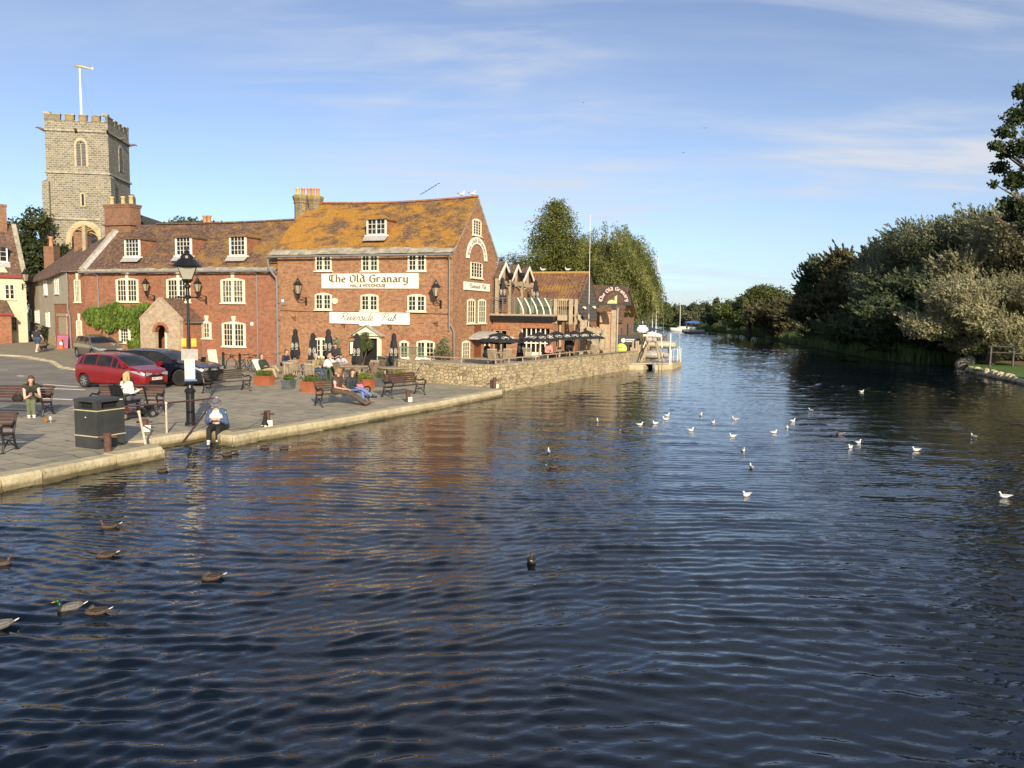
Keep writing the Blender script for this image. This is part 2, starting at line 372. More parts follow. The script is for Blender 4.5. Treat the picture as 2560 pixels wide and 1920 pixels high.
def water_mesh():
    rows = [3.6]
    while rows[-1] < 330: y = rows[-1]; rows.append(y+(.034 if y < 7 else min(.19, .034+(y-7)*.0030)))
    Yr = np.array(rows); nc = 400; lo = -.80*Yr-1; hi = .80*Yr+1; lo = np.maximum(lo, np.interp(Yr, [18, 32, 50, 90, 330], [-15, -9, -5, 0, 26])); hi = np.minimum(hi, 46+np.maximum(0, Yr-60)*.12)
    lo = np.minimum(lo, hi-6); u = np.linspace(0, 1, nc+1); X = lo[:, None]+(hi-lo)[:, None]*u[None]; Y = np.repeat(Yr[:, None], nc+1, 1); r = np.random.default_rng(5); h = np.zeros_like(X)
    # slow bending of the wave fronts
    Xw = X+.5*np.sin(.21*Y+1)+.3*np.sin(.53*X+.4*Y); Yw = Y+.45*np.sin(.23*X+.11*Y+2)+.22*np.sin(.47*X-.31*Y)
    g1 = .80+.25*np.sin(.31*X+.55*Y+.8*np.sin(.21*X)); g2 = .72+.3*np.sin(.43*X-.37*Y+2.2+np.sin(.3*Y)); g3 = .72+.3*np.sin(.27*Y-.6*X+4)
    for grp, (ang, sp, l0, l1, n, sl) in enumerate(((89, 6, .20, .36, 20, .115), (68, 8, .15, .27, 14, .062), (112, 9, .16, .29, 14, .066), (90, 40, .8, 1.9, 8, .022))):
        a_ = 0
        for k in range(n):
            th = R(ang+r.normal()*sp); lam = l0*(l1/l0)**r.random(); kk = 2*math.pi/lam; amp = sl*math.sqrt(2/n)/kk; a_ = a_+amp*np.sin(kk*(Xw*math.cos(th)+Yw*math.sin(th))+r.random()*6.28)
        h = h+a_*(g1, g2, g3, 1)[grp]
    h = h+26*np.maximum(h, 0)**2; h *= np.interp(Y, [4, 9, 14, 20, 30, 45, 330], [1.5, 1.4, 1.1, .75, .66, 1.05, 1.15])*WAVE
    h[0] = h[-1] = 0; h += .07
    n = len(Yr); V = np.stack([X, Y, h], -1).reshape(-1, 3); ext = np.array([(-3000, -400, -.06), (3000, -400, -.06), (3000, 3000, -.06), (-3000, 3000, -.06)]); V = np.concatenate([V, ext])
    i = np.arange(n-1)[:, None]*(nc+1)+np.arange(nc)[None]; F_ = np.stack([i, i+1, i+nc+2, i+nc+1], -1).reshape(-1, 4); F_ = np.concatenate([F_, np.array([[len(V)-4, len(V)-3, len(V)-2, len(V)-1]])]).astype(np.int32)
    me = bpy.data.meshes.new('water'); me.vertices.add(len(V)); me.vertices.foreach_set('co', V.reshape(-1)); me.loops.add(F_.size); me.loops.foreach_set('vertex_index', F_.reshape(-1)); me.polygons.add(len(F_)); me.polygons.foreach_set('loop_start', np.arange(0, F_.size, 4, dtype=np.int32)); me.polygons.foreach_set('loop_total', np.full(len(F_), 4, dtype=np.int32)); me.update(); me.polygons.foreach_set('use_smooth', np.ones(len(F_), dtype=bool)); me.materials.append(water_mat())
    o = bpy.data.objects.new('water', me); C.objects.link(o); return tag(o, kind='structure')
water_mesh()

# quay edge in plan (front of the coping)
q1 = [at(-330, 1262), at(0, 1197), at(100, 1179), at(186, 1161), at(288, 1141), at(402, 1120)]
q2 = [at(318, 1106), at(386, 1097), at(455, 1086), at(522, 1075)]
q3 = [at(560, 1089), at(581, 1092), at(641, 1080), at(740, 1065), at(860, 1046), at(970, 1027), at(1080, 1008), at(1170, 992), at(1253, 977)]
slipback = at(395, 1110)
GR = Plane(-8.7, 47.0, R(-20))
GS0 = GR.hit(696, 800)[0]; GS1 = GR.hit(1131, 800)[0]
gcorner = GR.pt(GS1, 0)
Bp = at(996, 950); Cp = at(1231, 969); Dp = at(1572, 927, 0)
def pave_mat():
    t = NT('quay_paving'); uv = t.mapping(t.tc.outputs['Object'], (1, 1, 1), (0, 0, R(30))); nzv = t.node('ShaderNodeTexNoise'); nzv.inputs['Scale'].default_value = .8; t.l.new(uv, nzv.inputs['Vector']); sc_ = t.node('ShaderNodeVectorMath', operation='SCALE'); t.l.new(nzv.outputs['Color'], sc_.inputs[0]); sc_.inputs['Scale'].default_value = .55; ad_ = t.node('ShaderNodeVectorMath', operation='ADD'); t.l.new(uv, ad_.inputs[0]); t.l.new(sc_.outputs[0], ad_.inputs[1]); uv = ad_.outputs[0]
    b = t.node('ShaderNodeTexBrick'); t.l.new(uv, b.inputs['Vector']); b.inputs['Scale'].default_value = 1; b.inputs['Brick Width'].default_value = .95; b.inputs['Row Height'].default_value = .55
    b.inputs['Mortar Size'].default_value = .018; b.inputs['Color1'].default_value = (.37, .33, .245, 1); b.inputs['Color2'].default_value = (.27, .245, .185, 1); b.inputs['Mortar'].default_value = (.07, .07, .045, 1)
    c = t.mix(t.ramp(t.noise(uv, 1.6, 6, .65), .45, .62, 0, .7), b.outputs[0], (.45, .39, .27)); c = t.mix(t.ramp(t.noise(uv, .5, 4), .5, .7, 0, .5), c, (.20, .19, .115))
    c = t.mix(t.ramp(t.noise(uv, 7, 4, .7), .60, .68, 0, .6), c, (.09, .10, .05))
    t.bump(t.math('ADD', t.math('MULTIPLY', b.outputs['Fac'], -.5), t.noise(uv, 6, 4)), .5, .012); return t.fin(c, .8)
M['pave'] = pave_mat()
def asph_mat():
    t = NT('asphalt'); ob = t.tc.outputs['Object']; c = t.mix(t.ramp(t.noise(ob, .45, 5, .6), .35, .65), (.18, .165, .14), (.26, .24, .20)); c = t.mix(t.ramp(t.noise(ob, 60, 2), .5, .7, 0, .5), c, (.17, .16, .14))
    t.bump(t.noise(ob, 40, 2), .3, .01); return t.fin(c, .85)
M['asph'] = asph_mat()
M['coping'] = None
def cop_mat():
    t = NT('coping_stone'); ob = t.tc.outputs['Object']; c = t.mix(t.ramp(t.noise(ob, 1.8, 5, .6), .3, .7), (.40, .34, .20), (.60, .52, .34)); c = t.mix(t.ramp(t.noise(ob, 5, 5, .7), .58, .72, 0, .7), c, (.16, .15, .07))
    sp = t.node('ShaderNodeSeparateXYZ'); t.l.new(ob, sp.inputs[0]); c = t.mix(t.math('ADD', t.ramp(sp.outputs[2], .02, .10, .9, 0), 0), c, (.045, .04, .018)); c = t.mix(t.math('MULTIPLY', t.ramp(sp.outputs[2], .16, .23, .9, 0), t.ramp(t.noise(ob, 2.5, 4), .3, .6, .6, 1)), c, (.15, .122, .06))
    t.bump(t.noise(ob, 7, 5), .8, .05); return t.fin(c, .88)
M['coping'] = cop_mat()
M['cobble'] = stone_mat('cobbled_path', [(.16, .14, .10), (.24, .21, .15), (.30, .26, .18)], (5, 5, 1), .1, (.08, .08, .05))
def grass_mat(name, a, b, sc=6):
    t = NT(name); ob = t.tc.outputs['Object']; c = t.mix(t.ramp(t.noise(ob, sc, 6, .7), .3, .7), a, b); c = t.mix(t.ramp(t.noise(ob, .3, 4), .4, .7, 0, .5), c, mul(a, .7)); t.bump(t.noise(ob, 30, 4), .9, .06); return t.fin(c, .95)
M['grass'] = grass_mat('meadow_grass', (.06, .13, .02), (.14, .24, .04))
M['grassdk'] = grass_mat('bank_grass', (.03, .05, .015), (.06, .085, .025))
# quay slab: pavement polygon with sides down into the water
edge = [xy(p) for p in q1] + [xy(slipback)] + [xy(p) for p in q2] + [xy(p) for p in q3]
back = [xy(Cp + Vector((.3, .6, 0))), xy(Bp+Vector((.3, .5, 0))), (-4.2, 45.5)]
poly = edge + back + [xy(GR.pt(-23, .3)), (-60, 62), (-90, 40), (-60, 5)]
import mathutils.geometry as mg
def flat_poly(name, poly, mt, zoff=0, kind='structure', skirt=None, zf=gz, dens=None):
    import bmesh
    bm = bmesh.new(); vs = [bm.verts.new((x, y, 0)) for x, y in poly]; f = bm.faces.new(vs); f.normal_update()
    if f.normal.z < 0: f.normal_flip()
    bmesh.ops.triangulate(bm, faces=bm.faces[:])
    if dens:
        for _ in range(dens): bmesh.ops.subdivide_edges(bm, edges=bm.edges[:], cuts=1, use_grid_fill=True)
        bmesh.ops.triangulate(bm, faces=bm.faces[:])
    for v in bm.verts: v.co.z = zf(v.co.x, v.co.y)+zoff
    if skirt is not None:
        be = [e for e in bm.edges if e.is_boundary]; r = bmesh.ops.extrude_edge_only(bm, edges=be)
        for g in r['geom']:
            if isinstance(g, bmesh.types.BMVert): g.co.z = skirt
    me = bpy.data.meshes.new(name); bm.to_mesh(me); bm.free(); me.materials.append(mt); me.uv_layers.new(name='uv')
    for l in me.loops: me.uv_layers[0].data[l.index].uv = me.vertices[l.vertex_index].co.xy
    o = bpy.data.objects.new(name, me); C.objects.link(o); return tag(o, kind=kind)
flat_poly('quay_pavement', poly, M['pave'], 0, skirt=-.6, dens=4)
# car park and lane
asf = [at(-260, 1100), at(60, 1040), at(177, 1013), at(352, 978), at(470, 963), at(505, 945), at(560, 921), at(480, 912), at(330, 905, .4), at(240, 925, .4), at(190, 922, .45), at(150, 917, .45), at(125, 905, .5), at(0, 893, .55), at(-300, 890, .55)]
flat_poly('road', [xy(p) for p in asf], M['asph'], .006, dens=4)
lane = [at(-300, 887, .6), at(0, 890, .55), at(125, 902, .5), at(150, 914, .45), at(190, 919, .45), at(235, 905, .5), at(180, 884, .6), at(135, 850, .8), at(128, 842, .83), at(70, 842, .83), at(66, 852, .83), at(0, 862, .8), at(-300, 868, .8)]
flat_poly('lane', [xy(p) for p in lane], mat('worn_tarmac', (.25, .22, .155), .9, .25, 1.5, bump=.3), .012, dens=4)
# kerb between lane and car park
k = MB(); kp = [at(-300, 889, .55), at(0, 891.5, .55), at(60, 895, .52), at(125, 903.5, .5), at(138, 909, .48), at(150, 915.5, .45), at(190, 921, .45), at(240, 921, .42)]
for a, b in zip(kp[:-1], kp[1:]):
    n = max(1, int((b-a).length/.9)); d = (b-a)/n
    for i in range(n):
        p = a+d*(i+.02); q = a+d*(i+.98); nv = Vector((-d.y, d.x, 0)).normalized()*.14
        z0 = gz(p.x, p.y); vs = [p-nv, q-nv, q+nv, p+nv]; k.prism([(v.x, v.y) for v in vs], z0-.05, z0+.06, 'z')
tag(k.build('kerb', M['coping']), kind='structure')
# parking lines
pl = MB()
for a, b in (((-60, 990.5), (195, 1000)), ((60, 969), (212, 975)), ((-20, 984), (55, 989)), ((108, 973), (108.5, 973.2)), ((44, 940), (60, 940.6)), ((110, 961), (195, 967.5))):
    p = at(*a); q = at(*b); d = (q-p).normalized(); nv = Vector((-d.y, d.x, 0))*.045
    if (q-p).length > .2: pl.prism([(v.x, v.y) for v in (p-nv, q-nv, q+nv, p+nv)], .336, .348, 'z')
tag(pl.build('parking_lines', mat('road_paint', (.62, .60, .54), .8, .2, 6)), kind='structure')
# coping stones along the edge
cs = MB(); rng = random.Random(4)
def coping(P, w=.42, top=.36, bot=-.25, L=1.5):
    pts = [Vector((p[0], p[1], 0)) for p in P]
    for a, b in zip(pts[:-1], pts[1:]):
        n = max(1, round((b-a).length/L)); d = (b-a)/n; nv = Vector((-d.y, d.x, 0)).normalized()
        for i in range(n):
            p = a+d*(i+.012); q = a+d*(i+.988); j = rng.uniform(-.03, .03); t = top+rng.uniform(-.012, .018); o = nv*(w+rng.uniform(-.04, .05)); f = nv*(.04-j)
            prof = [(-.06-j, bot), (-.06-j, t-.06), (0-j, t), (w-.03, t), (w, t-.04), (w, bot)]
            vs = [p+nv*u+Vector((0, 0, z)) for u, z in prof]+[q+nv*u+Vector((0, 0, z)) for u, z in prof]; m = len(prof)
            cs.add(vs, [tuple(range(m-1, -1, -1)), tuple(range(m, 2*m))]+[(i2, (i2+1)%m, m+(i2+1)%m, m+i2) for i2 in range(m)])
coping(q1); coping(q2[:], .4, .355); coping([q2[-1], q3[0]], .4, .352); coping(q3)
coping([Vector((q1[-1].x+.05, q1[-1].y, 0)), slipback], .35, .34)
tag(cs.build('coping_stones', M['coping']), kind='structure')
# slipway ledge and steps just under the edge
sp_ = MB()
for P, e0, tp in ((q1, .09, .15), (q2+[q3[0]], .10, .16), (q3, .10, .13)):
    P = [Vector((p[0], p[1], 0)) for p in P]
    for a, b in zip(P[:-1], P[1:]):
        d = (b-a).normalized(); nv = Vector((d.y, -d.x, 0)); n = max(1, round((b-a).length/1.1))
        for i in range(n):
            p = a+(b-a)*(i+.01)/n; q = a+(b-a)*(i+.99)/n; e = e0+rng.uniform(-.03, .04); t = tp+rng.uniform(-.03, .02); sp_.add([p+nv*e+Vector((0, 0, z)) for z in (-.4, t-.03)]+[p+nv*.02+Vector((0, 0, t)), p+nv*.02+Vector((0, 0, -.4))]+[q+nv*e+Vector((0, 0, z)) for z in (-.4, t-.03)]+[q+nv*.02+Vector((0, 0, t)), q+nv*.02+Vector((0, 0, -.4))], [(0, 4, 5, 1), (1, 5, 6, 2), (2, 6, 7, 3), (0, 1, 2, 3), (7, 6, 5, 4)])
pf_ = [at(505, 1092, .1), at(575, 1106, .1), at(600, 1098, .1), at(540, 1080, .1)]; sp_.prism([xy(p) for p in pf_], -.4, .14, 'z')
tag(sp_.build('slipway_steps', mat('wet_mossy_stone', (.11, .092, .045), .6, .5, 3, bump=.5, bsc=9)), kind='structure')
# terrace
TZ = 1.0
terr = [xy(Bp), xy(Cp), xy(Dp), (9.5, 56), (14, 75), (-2, 75), (-3.8, 45.4), (-5.4, 45.6)]
tb = MB(); tb.prism(terr, -.5, TZ, 'z'); tag(tb.build('terrace', M['pave']), kind='structure')
def wall_run(mb, a, b, th, z0, z1, z1b=None):
    a = Vector((a[0], a[1], 0)); b = Vector((b[0], b[1], 0)); d = (b-a).normalized(); n = Vector((-d.y, d.x, 0))*th; z1b = z1 if z1b is None else z1b
    vs = [a-n*.02/th, b-n*.02/th, b+n, a+n]; V = [Vector((p.x, p.y, z0)) for p in vs]+[Vector((vs[0].x, vs[0].y, z1)), Vector((vs[1].x, vs[1].y, z1b)), Vector((vs[2].x, vs[2].y, z1b)), Vector((vs[3].x, vs[3].y, z1))]
    mb.add(V, [(0,3,2,1),(4,5,6,7),(0,1,5,4),(1,2,6,5),(2,3,7,6),(3,0,4,7)])
tw = thing('stone_wall', 'honey coloured rubble stone wall holding up the pub terrace at the water', 'wall', (0, 0, 0))
w1 = MB(); wall_run(w1, Bp+Vector((-1.6, 3.2, 0)), Bp, .4, -.3, 1.32); wall_run(w1, Bp, Cp, .4, -.3, 1.32); m1 = Cp+(Dp-Cp)*.06
wall_run(w1, Cp, m1, .4, -.6, 1.33); wall_run(w1, m1, Dp, .4, -.6, 1.33, 1.27); wall_run(w1, Dp, Dp+Vector((1.6, 4.4, 0)), .4, -.6, 1.27)
w1.build('masonry', M['stone'], tw)
w2 = MB(); wall_run(w2, Bp+Vector((-1.6, 3.1, 0)), Bp, .46, 1.32, 1.37); wall_run(w2, Bp, Cp, .46, 1.32, 1.37); wall_run(w2, Cp, Dp, .46, 1.33, 1.38, 1.33)
w2.build('wall_capping', mat('cap_mortar', (.34, .30, .21), .9, .3, 3, bump=.4), tw)
# right bank
rb = [at(2960, 1040, 0), at(2700, 985, 0), at(2560, 951, 0), at(2480, 936, 0), at(2422, 924, 0), at(2400, 918, 0), at(2290, 914, 0), at(2196, 902, 0), at(2091, 881, 0), at(1990, 863, 0), at(1917, 845, 0), at(1815, 832, 0), at(1748, 826.5, 0), at(1646, 815.5, 0), at(1560, 812, 0)]
rbp = [xy(p) for p in rb]
def rz_(x, y): return .45
far = rbp + [(-300, 320), (-300, 3000), (3000, 3000), (3000, -100), (80, -100), (60, 10)]
flat_poly('right_bank_ground', far, M['grassdk'], 0, skirt=-.5, zf=rz_)
# sunlit lawn and path by the stone edge on the right
flat_poly('lawn', [xy(at(*p)) for p in ((2424, 922, .45), (2480, 928, .45), (2570, 947, .45), (2800, 985, .45), (2800, 905, .45), (2450, 892, .45), (2415, 905, .45))], M['grass'], .012, zf=rz_)
flat_poly('path', [xy(at(*p)) for p in ((2440, 893, .45), (2470, 899, .45), (2560, 917, .45), (2760, 955, .45), (2760, 938, .45), (2560, 905, .45), (2480, 892, .45))], mat('path_gravel', (.20, .15, .09), .9, .2, 4), .02, zf=rz_)
st = MB(); eb = [at(2422, 922, .3), at(2480, 935, .3), at(2560, 951, .3), at(2700, 982, .3), at(2900, 1025, .3)]
for a, b in zip(eb[:-1], eb[1:]):
    n = int((b-a).length/.45)
    for i in range(n):
        p = a+(b-a)*(i+rng.random()*.4)/n; st.ball((p.x, p.y, .12+rng.random()*.16), .22+rng.random()*.16, .22+rng.random()*.1, .26+rng.random()*.1, 7, 5)
tag(st.build('river_edge_stones', M['coping']), kind='structure')
p = at(2412, 920, .1); bo = MB(); bo.ball((0, 0, 0), .75, .55, .62, 9, 6); bo.ball((.3, -.1, .35), .4, .35, .4, 8, 5)
tag(bo.build('boulder', mat('grey_boulder', (.30, .27, .20), .9, .3, 3, bump=.6, bsc=6), loc=(p.x, p.y, .35)), 'rough grey boulder at the corner of the lawn on the right bank', 'boulder')
# left bank beyond the pontoon and the land behind the town
lb = [xy(Dp+Vector((1, 4.6, 0))), xy(at(1600, 868, 0)), xy(at(1621, 858, 0)), xy(at(1618, 842, 0)), xy(at(1632, 828, 0)), xy(at(1636, 820, 0)), xy(at(1600, 812, 0)), (-300, 330), (-400, 60), (-60, 62), (-34, 58), (2, 62)]
flat_poly('left_bank_ground', lb, M['grassdk'], 0, skirt=-.5, zf=lambda x, y: .75)
# ---------------------------------------------------------------- building parts
def arc_top(x0, x1, z0, z1, rise, n=8):
    pts = [(x1, z0), (x1, z1-rise)]
    for i in range(1, n):
        t = i/n; pts.append((x1+(x0-x1)*t, z1-rise+rise*math.sin(math.pi*t)))
    return pts+[(x0, z1-rise), (x0, z0)]
def window(parent, x0, x1, z0, z1, y=0, cols=(2, 2), rows=3, rise=.1, mull=.12, jamb=.09, head=.08, sill=.07, frame='cream', glass='glass', depth=.07, name='window', M_=None, label=None):
    """flush timber window standing 3 cm proud of the wall plane y; cols = panes across per casement"""
    w = MB(); y0 = y-depth+.01; y1 = y+.03; top = z1-rise-head*.4
    w.prism(arc_top(x0, x1, top, z1, rise), y0, y1)
    w.box(x0, x0+jamb, y0, y1, z0, top); w.box(x1-jamb, x1, y0, y1, z0, top); w.box(x0+jamb, x1-jamb, y0, y1, z0, z0+sill)
    w.box(x0-.06, x1+.06, y0-.07, y1, z0-.07, z0)
    n = len(cols); cw = (x1-x0-2*jamb-(n-1)*mull)/n; g = MB()
    for i, c in enumerate(cols):
        a = x0+jamb+i*(cw+mull); b = a+cw
        if i < n-1: w.box(b, b+mull, y0, y1, z0+sill, top)
        bw = .026
        for k in range(1, c): xx = a+cw*k/c; w.box(xx-bw/2, xx+bw/2, y0+.012, y1, z0+sill, top)
        for k in range(1, rows): zz = z0+sill+(top-z0-sill)*k/rows; w.box(a, b, y0+.014, y1-.002, zz-bw/2, zz+bw/2)
        g.quad((a, y-.012, z0+sill), (b, y-.012, z0+sill), (b, y-.012, top), (a, y-.012, top))
    o = w.build(name, M[frame], parent, label=label)
    gl = g.build('pane', M[glass] if isinstance(glass, str) else glass, o)
    if M_ is not None: o.matrix_local = M_
    return o
def brick_head(parent, x0, x1, z, y=0, h=.22, rise=.1, key=None):
    a = MB(); pts = [(x1+.1, z-rise*.5), (x1+.16, z-rise+h)]
    for i in range(1, 8):
        t = i/8; pts.append((x1+.16+(x0-x1-.32)*t, z-rise+h+rise*math.sin(math.pi*t)))
    pts += [(x0-.16, z-rise+h), (x0-.1, z-rise*.5)]
    for i in range(1, 8):
        t = i/8; pts.append((x0-.1+(x1-x0+.2)*t, z-rise*.5+rise*.6*math.sin(math.pi*t)))
    a.prism(pts, y-.006, y+.03); a.build('brick_arch', M['arch'], parent)
    if key:
        k = MB(); xm = (x0+x1)/2; k.prism([(xm-.09, z-.02), (xm+.09, z-.02), (xm+.16, z+key), (xm-.16, z+key)], y-.05, y+.03); k.build('keystone', M['cream'], parent)
def gutter(parent, x0, x1, y, z, dp=(), r=.065):
    g = MB(); g.path([(x0, y, z), (x1, y, z)], r, 8)
    n = int((x1-x0)/1.0)
    for i in range(n+1): x = x0+(x1-x0)*i/n; g.box(x-.02, x+.02, y, y+.22, z-.1, z-.07)
    g.build('gutter', M['lead'], parent)
def pots(parent, pts, z, r, h, m='terra'):
    for (x, y) in pts:
        p = MB(); p.lathe([(r*.85, 0), (r, .04), (r*.85, .1), (r*.8, h*.8), (r*1.05, h*.85), (r*1.05, h), (r*.8, h), (r*.75, h*.75)], 12, c=(x, y, z)); p.build('chimney_pot', M[m] if isinstance(m, str) else M[m[pts.index((x, y)) % len(m)]], parent, smooth=True)
def roof_gable(parent, x0, x1, y0, y1, ze, zr, mt, name='roof', over=.25, th=.12, yr=None, sag=0.0, ends=0.0):
    """two slopes; ridge along x; slightly uneven surface"""
    yr = (y0+y1)/2 if yr is None else yr; r = MB(); nx = max(2, int((x1-x0)/.7)); rg = random.Random(7)
    for sgn, ye in ((1, y0-over), (-1, y1+over)):
        sl = (zr-ze)/abs(yr-(y0 if sgn > 0 else y1)); zb = ze-over*sl; ny = 7; vs = []
        for lay in (0, 1):
            for j in range(ny+1):
                for i in range(nx+1):
                    t = j/ny; x = x0+(x1-x0)*i/nx; y = ye+(yr-ye)*t; z = zb+(zr-zb)*t
                    z += -sag*math.sin(math.pi*i/nx)*(.4+.6*t)+ (rg.uniform(-.022, .022) if 0 < j < ny else 0) - (th if lay else 0)
                    vs.append((x, y, z))
        N = (nx+1)*(ny+1); fs = []
        for j in range(ny):
            for i in range(nx):
                q = (j*(nx+1)+i, j*(nx+1)+i+1, (j+1)*(nx+1)+i+1, (j+1)*(nx+1)+i)
                fs.append(q if sgn > 0 else q[::-1]); q2 = tuple(N+k for k in q); fs.append(q2[::-1] if sgn > 0 else q2)
        for i in range(nx): q = (i, N+i, N+i+1, i+1); fs.append(q if sgn > 0 else q[::-1])
        for j in range(ny):
            a, b = j*(nx+1), (j+1)*(nx+1); fs.append((a, b, N+b, N+a) if sgn > 0 else (N+a, N+b, b, a)); a += nx; b += nx; fs.append((b, a, N+a, N+b) if sgn > 0 else (N+b, N+a, a, b))
        r.add(vs, fs)
    return r.build(name, mt, parent)
def ridge_tiles(parent, x0, x1, y, z, sag=0, m=None):
    r = MB(); n = int((x1-x0)/.42); 
    for i in range(n):
        a = x0+(x1-x0)*i/n; b = x0+(x1-x0)*(i+.97)/n; s = -sag*math.sin(math.pi*(i+.5)/n)
        vs = []
        for x in (a, b):
            for t in range(5): an = math.pi*t/4; vs.append((x, y+.14*math.cos(an), z-.05+s+.12*math.sin(an)))
        r.add(vs, [(k, k+1, 6+k, 5+k)[::-1] for k in range(4)]+[(0,1,2,3,4), (9,8,7,6,5)])
    return r.build('ridge_tiles', m or M['ridge'], parent)
M['ridge'] = mat('ridge_clay', (.30, .125, .07), .85, .45, 2.5)
def eave_slabs(parent, x0, x1, y, z, slope, depth=.5, seed=1):
    r = MB(); rg = random.Random(seed); x = x0
    while x < x1-.05:
        w = min(rg.uniform(.35, .75), x1-x); dz = rg.uniform(-.015, .02); t = rg.uniform(.03, .05); dy = rg.uniform(-.04, .05)
        y0 = y+dy; vs = [(x+.01, y0, z+dz), (x+w-.01, y0, z+dz+rg.uniform(-.01, .01)), (x+w-.01, y+depth, z+depth*slope+dz), (x+.01, y+depth, z+depth*slope+dz)]
        vs += [(a, b, c+t) for a, b, c in vs]; r.add(vs, [(0,3,2,1),(4,5,6,7),(0,1,5,4),(1,2,6,5),(2,3,7,6),(3,0,4,7)]); x += w
    return r.build('eaves_slabs', M['slab'], parent)
def wall_shell(parent, L, D, z0, ze, zr, mt, name='wall', gmat=None):
    """solid gabled body: ridge along x"""
    w = MB(); w.prism([(0, z0), (D, z0), (D, ze-.05), (D/2, zr-.5), (0, ze-.05)], .3, L-.3, 'x')
    for a, b in ((0, .3), (L-.3, L)): w.prism([(0, z0), (D, z0), (D, ze), (D/2, zr), (0, ze)], a, b, 'x')
    return w.build(name, mt, parent)
def dormer(parent, x, zc, y_face, w, h, slope, ze, y_e, roofmat, cols=(3,), rows=4, cas=None, over=.12, hipped=True, cheek='brick'):
    """window dormer on a roof rising along +y: front face at y_face, bottom zc"""
    def roof_y(z): return y_e + (z-ze)/slope
    d = bpy.data.objects.new('dormer', None); C.objects.link(d); d.parent = parent
    z1 = zc+h; yb = roof_y(z1)+.05
    b = MB(); b.prism([(y_face+.02, zc-.25), (y_face+.02, z1), (yb, z1)], x-w/2+.03, x+w/2-.03, 'x'); b.build('cheeks', M[cheek], d)
    ws = MB(); ws.box(x-w/2-.1, x+w/2+.1, y_face-.12, y_face+.1, zc-.09, zc-.0)
    for sx in (-1, 1): ws.prism([(y_face-.1, z1-.10), (yb+.1, z1-.10), (yb+.1, z1), (y_face-.1, z1)], x+sx*(w/2)-.02, x+sx*(w/2)+.02, 'x')
    ws.build('dormer_trim', M['white'], d)
    window(d, x-w/2, x+w/2, zc, z1, y_face, cols, rows, rise=.02, jamb=.14 if cas is None else .1, head=.10, mull=.07, frame='white')
    # hipped little roof
    o = over; zt = z1+w*.42; yr0 = y_face+w*.5; yr1 = roof_y(zt)+.1; A = (x-w/2-o, y_face-o-.06, z1-.02); B = (x+w/2+o, y_face-o-.06, z1-.02); e = roof_y(z1)+.1
    Cc = (x+w/2+o, e, z1-.02); D_ = (x-w/2-o, e, z1-.02); P = (x, yr0 if hipped else y_face-o, zt); Q = (x, yr1, zt)
    r = MB(); r.add([A, B, Cc, D_, P, Q, tuple(Vector(A)-Vector((0,0,.06))), tuple(Vector(B)-Vector((0,0,.06))), tuple(Vector(Cc)-Vector((0,0,.06))), tuple(Vector(D_)-Vector((0,0,.06)))],
        [(0,1,4), (1,2,5,4), (3,0,4,5), (0,6,7,1), (1,7,8,2), (3,9,6,0), (9,8,7,6), (2,3,5)]); r.build('dormer_roof', roofmat, d)
    f = MB(); f.quad((x-w/2-.15, y_face-.1, zc-.1), (x+w/2+.15, y_face-.1, zc-.1), (x+w/2+.1, y_face-.42, zc-.1-.42*slope+.14), (x-w/2-.1, y_face-.42, zc-.1-.42*slope+.14)); f.build('lead_flashing', M['leadlt'], d)
    return d
# ---------------------------------------------------------------- lettering
GL = {
 'T': (.95, [[(0,1.38),(.2,1.56),(.55,1.5),(1.0,1.6)], [(.55,1.5),(.42,1.2),(.42,.25),(.6,.02),(.95,.18)], [(.12,1.4),(.0,1.0),(.05,.5),(.28,.22)]]),
 'h': (.78, [[(.05,1.6),(.05,.02)], [(.05,.75),(.32,1),(.6,.85),(.62,.3),(.5,-.1)]]),
 'e': (.66, [[(.58,.16),(.32,.0),(.04,.2),(.04,.78),(.3,1),(.54,.8),(.5,.58),(.06,.48)]]),
 'O': (1.0, [[(.45,1.52),(.06,1.2),(.04,.35),(.42,.0),(.82,.25),(.86,1.2),(.45,1.52)]]),
 'l': (.32, [[(.05,1.6),(.05,.16),(.22,.02)]]),
 'd': (.82, [[(.6,.22),(.3,0),(.04,.2),(.04,.78),(.3,1.0),(.6,.8)], [(.1,1.62),(.58,1.3),(.62,.2),(.76,.04)]]),
 'G': (1.0, [[(.9,1.28),(.6,1.52),(.1,1.28),(.04,.35),(.4,.0),(.84,.14),(.86,.7)], [(.45,.72),(1.0,.78)]]),
 'r': (.58, [[(.05,1),(.05,.02)], [(.05,.72),(.3,1),(.5,.88)]]),
 'a': (.74, [[(.06,.84),(.3,1),(.54,.82),(.56,.16),(.7,.02)], [(.55,.56),(.2,.52),(.03,.3),(.2,.0),(.54,.2)]]),
 'n': (.74, [[(.05,1),(.05,.02)], [(.05,.74),(.32,1),(.56,.82),(.57,.16),(.7,.02)]]),
 'y': (.74, [[(.05,1),(.05,.22),(.3,.02),(.56,.22)], [(.57,1.02),(.57,-.2),(.35,-.52),(.02,-.42)]]),
}
